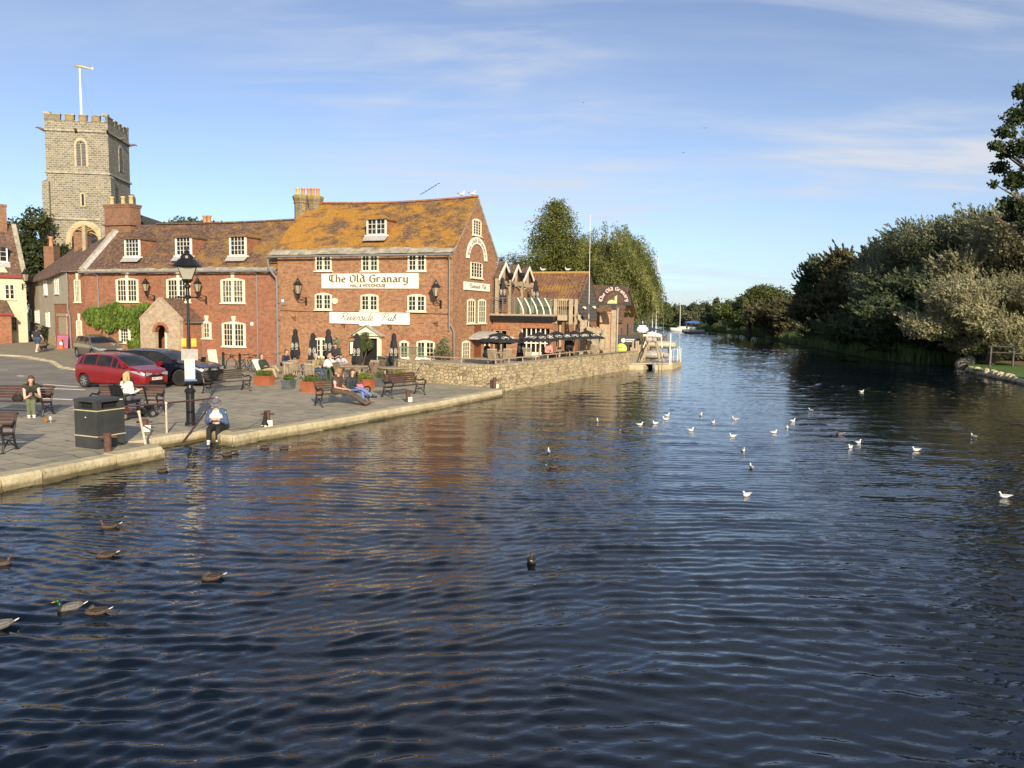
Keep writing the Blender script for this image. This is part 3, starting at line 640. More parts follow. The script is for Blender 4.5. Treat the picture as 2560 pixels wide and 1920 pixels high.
SCR = {
 'R': (1.25, [[(.22,0),(.36,.55),(.45,1.1),(.5,1.5)], [(.0,1.05),(.1,1.4),(.5,1.62),(.95,1.6),(1.1,1.3),(.9,1.0),(.42,.85),(.62,.75),(.8,.3),(1.0,.0),(1.2,.15)]]),
 'i': (.42, [[(0,.12),(.12,.5),(.2,.85),(.16,.2),(.24,.0),(.42,.15)], [(.26,1.18),(.28,1.22)]]),
 'v': (.62, [[(0,.15),(.1,.7),(.18,.85),(.2,.3),(.28,0),(.5,.4),(.52,.85),(.62,.75)]]),
 'e': (.58, [[(0,.15),(.35,.5),(.38,.8),(.22,.88),(.1,.5),(.16,.08),(.36,.0),(.58,.22)]]),
 'r': (.52, [[(0,.15),(.14,.6),(.18,.92),(.28,.78),(.42,.8),(.36,.3),(.4,.02),(.52,.15)]]),
 's': (.52, [[(0,.15),(.2,.6),(.3,.95),(.38,.5),(.34,.08),(.12,.04),(.3,.0),(.52,.15)]]),
 'd': (.68, [[(.5,.75),(.3,.88),(.08,.6),(.06,.15),(.22,0),(.42,.3),(.56,1.0),(.62,1.6),(.5,.6),(.46,.08),(.68,.15)]]),
 'P': (1.15, [[(.25,-.1),(.36,.6),(.48,1.45)], [(.05,1.1),(.15,1.45),(.55,1.65),(.98,1.55),(1.05,1.15),(.8,.85),(.42,.8)]]),
 'u': (.66, [[(0,.3),(.1,.85),(.08,.25),(.18,0),(.36,.2),(.48,.85),(.44,.15),(.54,.0),(.66,.15)]]),
 'b': (.66, [[(0,.15),(.25,1.0),(.34,1.6),(.2,1.2),(.12,.2),(.24,0),(.44,.2),(.46,.62),(.34,.8),(.2,.6)]]),
 ' ': (.75, []),
}
def smooth_poly(P, k=4):
    if len(P) < 3: return P
    out = []
    for i in range(len(P)-1):
        p0 = P[max(0, i-1)]; p1 = P[i]; p2 = P[i+1]; p3 = P[min(len(P)-1, i+2)]
        for j in range(k):
            t = j/k; out.append(tuple(.5*((2*p1[a])+(-p0[a]+p2[a])*t+(2*p0[a]-5*p1[a]+4*p2[a]-p3[a])*t*t+(-p0[a]+3*p1[a]-3*p2[a]+p3[a])*t**3) for a in (0, 1)))
    return out+[P[-1]]
def text_quads(word, font, tracking=.18, space=.5, nib=(.17, .11), thin=.05, slant=0, smooth=False):
    """list of flat quads in (x,z), total width"""
    q = []; x = 0
    for ch in word:
        if ch == ' ' and ' ' not in font: x += space; continue
        adv, strokes = font[ch]
        for s_ in strokes:
            P = smooth_poly(s_) if smooth else s_
            P = [(x+a+slant*b, b) for a, b in P]
            for (ax, az), (bx, bz) in zip(P[:-1], P[1:]):
                L = math.hypot(bx-ax, bz-az) or 1e-6; nx, nz = -(bz-az)/L*thin/2, (bx-ax)/L*thin/2; tx, tz = (bx-ax)/L*thin*.35, (bz-az)/L*thin*.35
                h = (nib[0]/2, nib[1]/2)
                s1 = 1 if nx*h[0]+nz*h[1] >= 0 else -1; hx, hz = h[0]*s1+nx, h[1]*s1+nz
                q.append([(ax-tx+hx, az-tz+hz), (bx+tx+hx, bz+tz+hz), (bx+tx-hx, bz+tz-hz), (ax-tx-hx, az-tz-hz)])
        x += adv+tracking*(0 if ch == ' ' else 1)
    return q, x-tracking
def put_text(mb, q, f, y, dy=0.0):
    for i, t in enumerate(q):
        pts = [f(a, b) for a, b in t]; A = sum(pts[k][0]*pts[(k+1)%4][1]-pts[(k+1)%4][0]*pts[k][1] for k in range(4))
        if A < 0: pts = pts[::-1]
        mb.add([(a, y-dy*(i % 7), b) for a, b in pts], [(0, 1, 2, 3)])
def font_text(name, txt, size, mt, parent, loc, align='CENTER', rot=(math.pi/2, 0, 0), ext=.002, sx=1):
    cu = bpy.data.curves.new(name, 'FONT'); cu.body = txt; cu.size = size; cu.align_x = align; cu.extrude = ext; cu.offset = size*.035 if size > .2 else 0; cu.materials.append(mt); cu.resolution_u = 3
    o = bpy.data.objects.new(name+'_c', cu); C.objects.link(o); bpy.context.view_layer.update()
    me = bpy.data.meshes.new_from_object(o.evaluated_get(bpy.context.evaluated_depsgraph_get())); bpy.data.objects.remove(o)
    me.name = name; n = bpy.data.objects.new(name, me); C.objects.link(n); n.parent = parent; n.location = loc; n.rotation_euler = rot; n.scale = (sx, 1, 1); return n
M['ink'] = mat('sign_lettering_brown', (.09, .075, .055), .6, .1, 5)
M['inkshadow'] = mat('sign_lettering_gold', (.50, .38, .20), .6, .1, 5)
M['inkblack'] = mat('sign_lettering_black', (.03, .03, .03), .6, .1, 5)
M['gold'] = mat('sign_lettering_pink_gold', (.75, .48, .36), .5, .1, 5)
# ================================================================= THE GRANARY
g0 = GR.pt(GS0, 0); GL_ = GS1-GS0; GD = 7.0
G = thing('pub_building', 'three storey brick riverside pub with orange lichen on its tiled roof', 'building', (g0.x, g0.y, 0), GR.a)
def gf(px, py, off=0): s, z = GR.hit(px, py, off); return s-GS0, z
def gr4(x, y, off=0): return gf(660+x/3.607, 440+y/3.607, off)      # crop coordinates of the survey
ZE, ZR = gr4(1700, 665, -.3)[1]+.08, 10.95
ZR = ZE+(ZR-ZE)
wall_shell(G, GL_, GD, -.2, ZE, ZR-.14, M['brick2'])
slope = (ZR-ZE)/(GD/2)
roof_gable(G, -.35, GL_+.12, 0, GD, ZE, ZR, M['roof_or'], over=.12, sag=.14)
ridge_tiles(G, .8, GL_+.1, GD/2, ZR+.02, sag=.16)
eave_slabs(G, -.5, GL_+.16, -.34, ZE-.34*slope*.6-.02, slope*.62, .62)
gutter(G, -.45, GL_+.12, -.40, ZE-.34, r=.07)
v = MB()
for s in (1, -1):
    y0 = GD/2-s*(GD/2+.12); z0 = ZE-.12*slope
    v.add([(GL_-.02, y0, z0-.16), (GL_+.12, y0, z0-.16), (GL_+.12, GD/2, ZR-.15), (GL_-.02, GD/2, ZR-.15), (GL_-.02, y0, z0-.03), (GL_+.13, y0, z0-.03), (GL_+.13, GD/2, ZR-.02), (GL_-.02, GD/2, ZR-.02)], [(0,3,2,1),(4,5,6,7),(0,1,5,4),(1,2,6,5),(2,3,7,6),(3,0,4,7)])
v.build('verge', M['slab'], G)
# downpipes
d = MB(); xr = gr4(1680, 700)[0]; zb = gr4(1660, 1360)[1]
d.path([(xr, -.38, ZE-.36), (xr, -.12, ZE-.6), (xr, -.09, 2.7), (xr+.0, -.09, zb+.2), (xr+.3, -.09, zb-.25), (xr+.33, -.09, 1)], .05, 8); d.build('downpipe', M['lead'], G)
xl = gr4(125, 1000)[0]; ztop = gr4(80, 770)[1]
d = MB(); d.path([(xl-.42, -.42, ztop+.1), (xl-.45, -.3, ztop-.45), (xl+.02, -.16, ztop-1.05), (xl+.02, -.13, ztop-1.5), (xl+.02, -.13, .3)], .075, 8)
for i in range(5): z = ztop-1.6-i*1.05; d.box(xl-.1, xl+.14, -.2, 0, z, z+.06)
d.build('downpipe', M['lead'], G, label='thick grey downpipe at the join with the lower brick house')
# windows
for (x0, x1, y0, y1, gl, cols, lab) in ((463, 612, 703, 863, 'glass', (2, 2), 1), (880, 1035, 703, 867, 'glass', (2, 2), 0), (1300, 1462, 697, 865, 'glass', (2, 2), 0), (462, 612, 1052, 1212, 'glass', (2, 2), 0),
        (875, 1033, 1062, 1222, 'blind', (2, 2), 0), (1297, 1460, 1063, 1228, 'blind', (2, 2), 0), (448, 590, 1455, 1640, 'glass', (2, 2), 0), (1226, 1307, 1480, 1650, 'blind', (2,), 0), (1378, 1540, 1478, 1656, 'blind', (2, 2), 0)):
    a, zt = gr4(x0, y0); b, zb = gr4(x1, y1); zb2 = gr4(x0, y1)[1]; zb = (zb+zb2)/2+.05
    o = window(G, a, b, zb, zt, 0, cols, 3 if x1-x0 > 100 or y0 > 1400 else 3, rise=.12, mull=.16, jamb=.10)
    if y0 > 900: brick_head(G, a, b, zt+.01, 0, .22, .12)
    if gl == 'blind':
        bl = MB(); h = (zt-zb)*.26; bl.box(a+.13, b-.13, -.008, .0, zt-.2-h, zt-.2); bl.build('blind', mat('blind_cloth', (.45, .38, .26), .8, .1, 5), o)
    if lab:   # left casement stands open
        c = MB(); c.box(0, .42, -.03, 0, 0, .04); c.box(0, .42, -.03, 0, zt-zb-.36, zt-zb-.32); c.box(0, .04, -.03, 0, 0, zt-zb-.32); c.box(.38, .42, -.03, 0, 0, zt-zb-.32); c.box(.19, .22, -.03, 0, 0, zt-zb-.32)
        for k in (1, 2): c.box(0, .42, -.028, -.002, (zt-zb-.32)*k/3-.01, (zt-zb-.32)*k/3+.02)
        oc = c.build('open_casement', M['cream'], o, loc=(a+.1, -.06, zb+.08)); oc.rotation_euler = (0, 0, R(-55))
# gable wall windows: their own plane (x along depth)
GP = Plane(gcorner.x, gcorner.y, GR.a+math.pi/2)   # u = depth direction, outward = -v of this plane
def gg(x, y): s, z = GP.hit(660+x/3.607, 440+y/3.607); return s, z
MG = Matrix.Translation((GL_, 0, 0)) @ Matrix.Rotation(math.pi/2, 4, 'Z')
def gwin(x0, x1, y0, y1, cols, rows, rise=.12):
    a, zt = gg(x0, y0); b, _ = gg(x1, y0); zb = (gg(x0, y1)[1]+gg(x1, y1)[1])/2
    zt = (gg(x0, y0+ (0 if rise == 0 else 8))[1]+gg(x1, y0+8)[1])/2+.05
    o = window(G, a, b, zb, zt, 0, cols, rows, rise=rise, jamb=.08, mull=.08); o.matrix_local = MG; return o
gwin(1880, 1955, 385, 538, (3,), 5); gwin(1862, 1965, 778, 920, (4,), 4, .03); gwin(1832, 1900, 1105, 1328, (3,), 4); gwin(1931, 1996, 1107, 1326, (3,), 4); gwin(1785, 1852, 1482, 1655, (3,), 4); gwin(1988, 2030, 1482, 1640, (2,), 4)
# gable door with a curved lead canopy
a, zt = gg(1893, 1480); b, _ = gg(1952, 1480); dr = MB(); dr.box(a, b, -.05, .03, TZ-.05, TZ+2.05); o = dr.build('side_door', mat('varnished_door', (.17, .06, .025), .5, .3, 6), G); o.matrix_local = MG
ca, cb = gg(1858, 1440)[0]-.15, gg(2030, 1440)[0]+.1; cz = gg(1900, 1405)[1]; cn = MB()
arc = [(ca+(cb-ca)*i/12, cz-.35+.38*math.sin(math.pi*i/12)) for i in range(13)]
cn.prism(arc[::-1]+[(x, z-.07) for x, z in arc][0:0]+[(ca, cz-.42)]+[(ca+(cb-ca)*i/12, cz-.45+.34*math.sin(math.pi*i/12)) for i in range(13)], -.95, 0); o = cn.build('door_canopy', M['leadlt'], G); o.matrix_local = MG
# tie bars, cable, alarm, meter
for i, (x, y, f_) in enumerate(((285, 1275, 0), (730, 1340, 0), (1150, 1350, 0), (1565, 1325, 0))):
    s_, z_ = gr4(x, y); t = MB(); t.box(s_-.02, s_+.02, -.06, -.02, z_-.22, z_+.12); t.box(s_-.28, s_, -.06, -.03, z_-.02, z_+.02); t.tube((s_, -.05, z_-.2), (s_-.25, -.05, z_), .012); t.build('wall_bracket', M['rust'], G)
cb_ = MB(); P1 = gr4(150, 1213); P2 = gr4(700, 1222); P3 = gr4(1690, 1245)
cb_.path([(P1[0], -.03, P1[1]), (P2[0]-2, -.03, (P1[1]+P2[1])/2-.04), (P2[0], -.03, P2[1]), ((P2[0]+P3[0])/2, -.03, (P2[1]+P3[1])/2-.02), (P3[0], -.03, P3[1])], .017, 5); cb_.build('wall_cable', M['black'], G)
x_, z_ = gr4(645, 1128); al = MB(); al.prism([(x_-.13, z_-.1), (x_-.05, z_-.19), (x_+.06, z_-.19), (x_+.15, z_-.1), (x_+.17, z_+.13), (x_, z_+.18), (x_-.17, z_+.13)], -.12, 0); al.build('alarm_box', M['cream'], G)
x_, z_ = gr4(178, 1128); al = MB(); al.box(x_-.14, x_+.14, -.1, 0, z_-.24, z_+.22); o = al.build('meter_box', M['lead'], G); al = MB(); al.box(x_-.09, x_+.09, -.11, -.1, z_-.05, z_+.1); al.build('meter_panel', M['white'], o)
# chimney
cx0, cx1 = gf(726, 520, 2.6)[0], gf(790, 520, 2.6)[0]; czt = gf(757, 488, 2.8)[1]; ch = bpy.data.objects.new('chimney', None); C.objects.link(ch); ch.parent = G
def octa(cx, cy, r, z0, z1, mb, k=1): mb.lathe([(r, z0), (r, z1-.55), (r+.05, z1-.5), (r+.05, z1-.42), (r+.02, z1-.4), (r+.1, z1-.22), (r+.12, z1-.05), (r+.06, z1)], 8, c=(cx, cy, 0))
cc = (cx0+cx1)/2; m_ = MB(); octa(cc-.42, 3.0, .46, ZE, czt, m_); octa(cc+.42, 3.35, .46, ZE, czt-.04, m_); m_.build('stack', brick_mat('stack_brick', (.24, .17, .11), (.16, .11, .07), (.34, .30, .2), patch=(.36, .33, .12)), ch)
m_ = MB(); octr = M['slab']; m_.lathe([(.57, -.16), (.60, -.05), (.5, .03)], 8, c=(cc-.42, 3.0, czt)); m_.lathe([(.57, -.2), (.60, -.09), (.5, -.01)], 8, c=(cc+.42, 3.35, czt)); m_.build('mossy_cap', mat('mossy_cap', (.28, .25, .06), .95, .5, 5, bump=.6), ch)
pots(ch, [(cc-.62, 2.9), (cc-.3, 3.05), (cc+.05, 3.2), (cc+.32, 3.25), (cc+.6, 3.4)], czt, .14, .5, ('buff', 'terra', 'terra', 'terra', 'terra'))
fl = MB(); fl.box(cc+.3, cc+1.1, 2.6, 2.66, ZR-1.0, ZR-.2); 
# dormer
dx = (gr4(1022, 380)[0]); 
def roof_at(px, py, ze, sl, ye=0, pf=GR, s0=GS0):    # y (depth) where the view ray meets the slope plane
    lo, hi = 0, 6
    for _ in range(40):
        m = (lo+hi)/2; s, z = pf.hit(px, py, m)
        if z > ze+m*sl: lo = m
        else: hi = m
    s, z = pf.hit(px, py, lo); return s-s0, lo, z
def dormer_px(parent, x0, x1, yt, yb, crop, pf, s0, ze, sl, rm, **k):
    c0, c1, sc = crop; X = lambda u: c0+u/sc; Y = lambda u: c1+u/sc
    s, yd, zb = roof_at(X((x0+x1)/2), Y(yb+12), ze, sl, 0, pf, s0)
    a, zb2 = pf.hit(X(x0), Y(yb), yd-.05); b, zt = pf.hit(X(x1), Y(yt), yd-.05); return dormer(parent, (a+b)/2-s0, zb2, yd-.12, b-a, zt-zb2, sl, ze, 0, rm, **k)
dormer_px(G, 935, 1110, 380, 535, (660, 440, 3.607), GR, GS0, ZE, slope, M['roof_or'], cols=(2, 2), rows=3, cas=1)
# front door, pediment
da, _ = gr4(853, 1500); db, _ = gr4(1060, 1500); zt = gr4(950, 1462)[1]; gzf = .33; dr = bpy.data.objects.new('front_door', None); C.objects.link(dr); dr.parent = G
m_ = MB(); m_.box(da, da+.2, -.2, 0, gzf, zt); m_.box(db-.2, db, -.2, 0, gzf, zt); m_.box(da-.05, db+.05, -.26, 0, zt, zt+.16); m_.build('door_frame', M['cream'], dr)
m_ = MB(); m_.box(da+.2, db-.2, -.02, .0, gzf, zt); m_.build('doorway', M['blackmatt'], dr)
pa, pb = gr4(838, 1440)[0], gr4(1068, 1440)[0]; pz0 = zt+.16; pzt = gr4(935, 1352, -.5)[1]; pm = (pa+pb)/2
m_ = MB(); m_.prism([(pa-.08, pz0), (pb+.08, pz0), (pm, pzt-.05)], -.42, 0); m_.build('pediment', M['cream'], dr)
m_ = MB(); m_.prism([(pa+.3, pz0+.1), (pb-.3, pz0+.1), (pm, pzt-.35)], -.425, -.4); m_.build('pediment_panel', M['render'], dr)
m_ = MB()
for s in (-1, 1):
    e = (pb-pa)/2+.2; th = .06; m_.add([(pm, -.52, pzt), (pm, .0, pzt), (pm+s*e, .0, pz0-.03), (pm+s*e, -.52, pz0-.03), (pm, -.52, pzt+th), (pm, .0, pzt+th), (pm+s*e, .0, pz0-.03+th), (pm+s*e, -.52, pz0-.03+th)], [(0,3,2,1),(4,5,6,7),(0,1,5,4),(1,2,6,5),(2,3,7,6),(3,0,4,7)])
m_.build('porch_roof', M['slab'], dr)
# sign boards on the front
def board(name, label, x0, x1, y0, y1, notch=None):
    a, z1 = gr4(x0, y0); b, z0 = gr4(x1, y1); z1 = (z1+gr4(x1, y0)[1])/2; z0 = (z0+gr4(x0, y1)[1])/2; p = G.matrix_basis @ Vector((a, 0, 0)); p = GR.pt(GS0+a, -.05)
    s = thing(name, label, 'sign', (p.x, p.y, z0), GR.a); w, h = b-a, z1-z0; pts = [(0, 0), (w, 0), (w, h), (0, h)]
    if notch: pts = [(0, 0), (notch[0]*w, 0), (notch[0]*w+.12, -notch[2]), (notch[1]*w-.12, -notch[2]), (notch[1]*w, 0), (w, 0), (w, h), (0, h)]
    m = MB(); m.prism(pts, -.03, .03); m.build('board', M['signwhite'], s); return s, w, h
s1, sw, sh = board('pub_name_sign', 'long cream board on the pub front reading The Old Granary above Hall & Woodhouse', 525, 1397, 880, 1014)
q, tw_ = text_quads('The Old Granary', GL, tracking=.2, space=.55, nib=(.15, .12), thin=.05)
k_ = sw*.815/tw_; kz = sh*.52/1.6; zb = sh*.42; xo = sw*.085
for nm, mt_, ox, oz, y_ in (('lettering_shadow', 'inkshadow', .04, -.025, -.034), ('lettering', 'ink', 0, 0, -.040)):
    for w_i, pre in (('The', ''), ('Old', 'The '), ('Granary', 'The Old ')):
        kw = dict(tracking=.2, space=.55, nib=(.15, .12), thin=.05); off = text_quads(pre, GL, **kw)[1]+.2 if pre else 0; m_ = MB(); put_text(m_, text_quads(w_i, GL, **kw)[0], lambda a, b: (xo+(a+off)*k_+ox, zb+b*kz+oz), y_, .0004); m_.build(nm, M[mt_], s1)
font_text('lettering', 'HALL & WOODHOUSE', .30, M['ink'], s1, (sw*.49, -.034, sh*.075), sx=.80)
s2, sw, sh = board('riverside_pub_sign', 'long cream board above the pub door reading Riverside Pub in thin script', 597, 1315, 1230, 1334, (.37, .66, .12))
for wd, fx, fw in (('Riverside', .125, .43), ('Pub', .645, .195)):
    q, tw_ = text_quads(wd, SCR, tracking=.0, nib=(.0, .0), thin=.10, slant=.25, smooth=True); k_ = sw*fw/tw_; kz = sh*.40
    m_ = MB(); put_text(m_, q, lambda a, b: (sw*fx+a*k_, sh*.28+b*kz), -.034, .0003); m_.build('lettering', M['inkblack'], s2)
# gable signs
a, z1 = gg(1797, 955); b, z0 = gg(2025, 1042); z1 = (z1+gg(2025, 972)[1])/2; z0 = (z0+gg(1797, 1026)[1])/2
p = GP.pt(a, 0)+GR.u*.05; s3 = thing('gable_pub_sign', 'small white board on the gable wall reading Riverside Pub in faint script', 'sign', (p.x, p.y, z0), GP.a)
w_, h_ = b-a, z1-z0; m_ = MB(); m_.box(0, w_, -.03, .03, 0, h_); m_.build('board', M['signwhite'], s3)
q, tw_ = text_quads('Riverside Pub', SCR, nib=(0, 0), tracking=0, thin=.13, slant=.25, smooth=True); k_ = w_*.66/tw_; m_ = MB(); put_text(m_, q, lambda a, b: (w_*.18+a*k_, h_*.3+b*h_*.33), -.034, .0003); m_.build('lettering', M['inkblack'], s3)
a0, zb0 = gg(1820, 740); b0, zb1 = gg(2005, 770); zt0 = gg(1905, 548)[1]; zb = (zb0+zb1)/2; xc = (a0+b0)/2; rx = (b0-a0)/2; rzv = zt0-zb
p = GP.pt(xc, 0)+GR.u*.05; s4 = thing('gable_arch_sign', 'white horseshoe shaped board on the gable reading The Old Granary', 'sign', (p.x, p.y, zb), GP.a)
kk = .74; outer = [(rx*math.cos(math.pi*i/20), rzv*math.sin(math.pi*i/20)) for i in range(21)]; inner = [(kk*rx*math.cos(math.pi*i/20), (1-(1-kk)*rx/rzv*1.0)*rzv*math.sin(math.pi*i/20)) for i in range(21)]
m_ = MB()
for i in range(20): m_.prism([outer[i], outer[i+1], inner[i+1], inner[i]], -.03, .03)
m_.build('board', M['signwhite'], s4)
def arc_text(word, rx, rz, depth, a0, a1, base, hk, font=GL, **k):
    q, tw = text_quads(word, font, **k); out = []
    for t in q:
        pts = []
        for a, b in t:
            th = a0+(a1-a0)*a/tw; r = base+b*hk; pts.append(((rx*r)*math.cos(th), (rz-(1-r)*rx)*math.sin(th)))
        out.append(pts)
    return out
m_ = MB()
put_text(m_, arc_text('The Old Granary', rx, rzv, 0, R(170), R(12), .80, .085, tracking=.25, space=.6, nib=(.16, .12), thin=.09), lambda a, b: (a, b), -.034, .0003); m_.build('lettering', M['ink'], s4)
# ================================================================= LOWER BRICK HOUSE
HP = Plane(GR.o.x, GR.o.y, GR.a); HP.o = HP.o + HP.v*.18
def h3(x, y, off=0): s, z = HP.hit(200+x/3.95, 480+y/3.95, off); return s-HS0, z
HS0 = HP.hit(213, 760)[0]; HS1 = GS0-.0; HL = HS1-HS0; p0 = HP.pt(HS0, 0); HD = 6.6
H = thing('brick_house', 'two storey red brick house with three dormers joined to the pub', 'house', (p0.x, p0.y, 0), HP.a)
HZE = 6.62; HZR = 9.95; hsl = (HZR-HZE)/(HD/2)
wall_shell(H, HL, HD, -.2, HZE, HZR-.14, M['brick'])
roof_gable(H, .0, HL+.9, 0, HD, HZE, HZR, M['roof_br'], over=.12, sag=.10)
ridge_tiles(H, 3.5, HL+.9, HD/2, HZR+.02, sag=.1, m=M['roof_dk'])
eave_slabs(H, 0, HL-.1, -.32, HZE-.30, hsl*.62, .6, 5)
gutter(H, -.1, HL-.05, -.38, HZE-.36)
# parapet verge at the left end with mortar fillet
v = MB(); n = 12
for i in range(n):
    t0, t1 = i/n, (i+.97)/n; y0 = -.25+(HD/2+.25)*t0; y1 = -.25+(HD/2+.25)*t1; z0 = HZE-.25*hsl+(HZR-HZE+.25*hsl)*t0; z1 = HZE-.25*hsl+(HZR-HZE+.25*hsl)*t1
    v.add([(-.2, y0, z0-.2), (.12, y0, z0-.2), (.12, y1, z1-.2), (-.2, y1, z1-.2), (-.2, y0, z0+.17), (.12, y0, z0+.17), (.12, y1, z1+.17), (-.2, y1, z1+.17)], [(0,3,2,1),(4,5,6,7),(0,1,5,4),(1,2,6,5),(2,3,7,6),(3,0,4,7)])
v.build('verge', M['slab'], H)
v = MB(); v.quad((.12, -.2, HZE-.2*hsl+.15), (.42, -.2, HZE-.2*hsl+.02), (.42, HD/2, HZR+.02), (.12, HD/2, HZR+.15)); v.build('mortar_fillet', M['leadlt'], H)
for i, (x0, x1, y0, y1, cols, rows, key, gl) in enumerate(((357, 575, 848, 1090, (3, 3), 4, 1, 'glass'), (855, 1088, 847, 1094, (3, 3), 4, 1, 'glass'), (1392, 1628, 850, 1102, (3, 3), 4, 1, 'glass2'),
        (1207, 1297, 1272, 1450, (2,), 3, 1, 'glass2'), (1405, 1635, 1277, 1532, (3, 3), 4, 1, 'glass'), (388, 590, 1330, 1495, (3, 3), 4, 0, 'glass'))):
    a, zt = h3(x0, y0); b, _ = h3(x1, y0); zb = (h3(x0, y1)[1]+h3(x1, y1)[1])/2+.04; window(H, a, b, zb, zt, 0, cols, rows, rise=.13, mull=.22, jamb=.17, head=.1, glass=gl)
    if key: brick_head(H, a, b, zt+.01, 0, .26, .13, key=.34)
for x0, x1, y0, y1 in ((455, 600, 455, 640), (955, 1110, 440, 630), (1487, 1650, 430, 630)):
    dormer_px(H, x0, x1, y0, y1, (200, 480, 3.95), HP, HS0, HZE, hsl, M['roof_br'], cols=(4,), rows=4)
d = MB()
for x, zb in ((180, 2.4), (1750, .4)):
    s_, _ = h3(x, 800); d.path([(s_, -.38, HZE-.38), (s_, -.07, HZE-.6), (s_, -.06, zb)], .045, 8)
d.build('downpipe', M['lead'], H)
s_, z_ = h3(1700, 1302); m_ = MB(); m_.tube((s_, -.06, z_), (s_, 0, z_), .12, n=14); m_.build('wall_vent', M['white'], H)
# string course
m_ = MB(); _, z_ = h3(1500, 1165); m_.box(0, HL, -.025, 0, z_-.04, z_+.04); m_.build('string_course', M['brick3'], H)
# big chimney at the left end of the ridge
ch = bpy.data.objects.new('chimney', None); C.objects.link(ch); ch.parent = H
a = HP.hit(275, 540, 3.3)[0]-HS0; b = HP.hit(341, 540, 3.3)[0]-HS0; zt = HP.hit(308, 512, 3.2)[1]
m_ = MB(); m_.box(a+.05, b-.05, 2.75, 3.75, HZE, zt-.25); m_.box(a, b, 2.7, 3.8, zt-.25, zt-.12); m_.box(a-.04, b+.04, 2.66, 3.84, zt-.12, zt); m_.box(a-.1, b+.1, 2.6, 3.9, zt-1.55, zt-1.45); m_.build('stack', M['brick3'], ch)
pots(ch, [(a+.35, 3.2), (a+(b-a)*.52, 3.3), (b-.35, 3.2)], zt, .17, .62, ('buff', 'buff', 'buff'))
m_ = MB(); xx = HP.hit(517, 540, 4.5)[0]-HS0; zz = HP.hit(517, 555, 4.5)[1]; ch2 = bpy.data.objects.new('chimney', None); C.objects.link(ch2); ch2.parent = H
m_.box(xx-.4, xx+.5, 4.2, 4.8, HZE, zz-.15); m_.build('stack', M['brick3'], ch2); pots(ch2, [(xx-.18, 4.5), (xx+.2, 4.5)], zz-.15, .17, .62)
# porch
pa, pz = h3(592, 1262, -2.0); pb, _ = h3(982, 1290, -2.0); _, pzt = h3(775, 1062, -2.0); pm = (pa+pb)/2; py0 = -2.0
po = bpy.data.objects.new('porch', None); C.objects.link(po); po.parent = H; gzp = .3
aw = h3(738, 1400, py0)[0]; bw = h3(856, 1400, py0)[0]; zsp = h3(800, 1312, py0)[1]-.5; hw = (bw-aw)/2; am = (aw+bw)/2
arch = [(am+hw*math.cos(t*math.pi/10), zsp+.5*math.sin(t*math.pi/10)) for t in range(11)]
m_ = MB(); m_.prism([(pa, gzp), (aw, gzp), (aw, zsp)]+[(x, z) for x, z in arch[::-1]][1:5]+[(am, zsp+.5), (pm, pzt), (pa, pz)], py0, py0+.3)
m_.prism([(am, zsp+.5)]+[(x, z) for x, z in arch[::-1]][6:]+[(bw, gzp), (pb, gzp), (pb, pz), (pm, pzt)], py0, py0+.3)
m_.build('front_wall', M['brickwash'], po)
m_ = MB(); m_.box(pb-.25, pb, py0+.3, 0, gzp, pz); m_.build('side_wall', M['brick'], po); m_ = MB(); m_.box(pa, pa+.25, py0+.3, 0, gzp, pz); m_.build('side_wall', M['brick'], po)
m_ = MB(); m_.box(aw-.1, bw+.1, py0+.95, py0+1.0, gzp, zsp+.7); m_.build('niche', M['white'], po)
m_ = MB()
for i in range(10):
    t0, t1 = math.pi*i/10, math.pi*(i+1)/10; m_.prism([(am+(hw)*math.cos(t0), zsp+.5*math.sin(t0)), (am+(hw+.2)*math.cos(t0), zsp+.7*math.sin(t0)), (am+(hw+.2)*math.cos(t1), zsp+.7*math.sin(t1)), (am+(hw)*math.cos(t1), zsp+.5*math.sin(t1))], py0-.02, py0+.28)
m_.build('door_arch', M['arch'], po)
m_ = MB()
for s in (-1, 1):
    e = (pb-pa)/2+.15; vs = [(pm, py0-.06, pzt+.0), (pm, 0, pzt+.0), (pm+s*e, 0, pz-.1), (pm+s*e, py0-.06, pz-.1)]; vs += [(x, y, z+.12) for x, y, z in vs]
    m_.add([(x, y+ (.36 if y < -1 else 0), z) for x, y, z in vs], [(0,3,2,1),(4,5,6,7),(0,1,5,4),(1,2,6,5),(2,3,7,6),(3,0,4,7)])
m_.build('porch_roof', M['roof_dk'], po)
m_ = MB()
for s in (-1, 1):
    e = (pb-pa)/2+.05; vs = [(pm, py0-.04, pzt-.02), (pm, py0+.32, pzt-.02), (pm+s*e, py0+.32, pz-.06), (pm+s*e, py0-.04, pz-.06)]; vs += [(x, y, z+.16) for x, y, z in vs]
    m_.add(vs, [(0,3,2,1),(4,5,6,7),(0,1,5,4),(1,2,6,5),(2,3,7,6),(3,0,4,7)])
m_.build('porch_verge', M['brickwash'], po)
m_ = MB(); m_.path([(pb+.18, py0+.3, pz-.12), (pb+.18, -.1, pz-.12)], .05, 6); m_.path([(pb+.18, -.1, pz-.12), (pb+.14, -.1, .4)], .035, 6); m_.build('porch_gutter', M['lead'], po)
# ================================================================= LANE END: angled return with gate, grey rendered house
BA = HP.a+R(58); RP = Plane(p0.x, p0.y, 0)
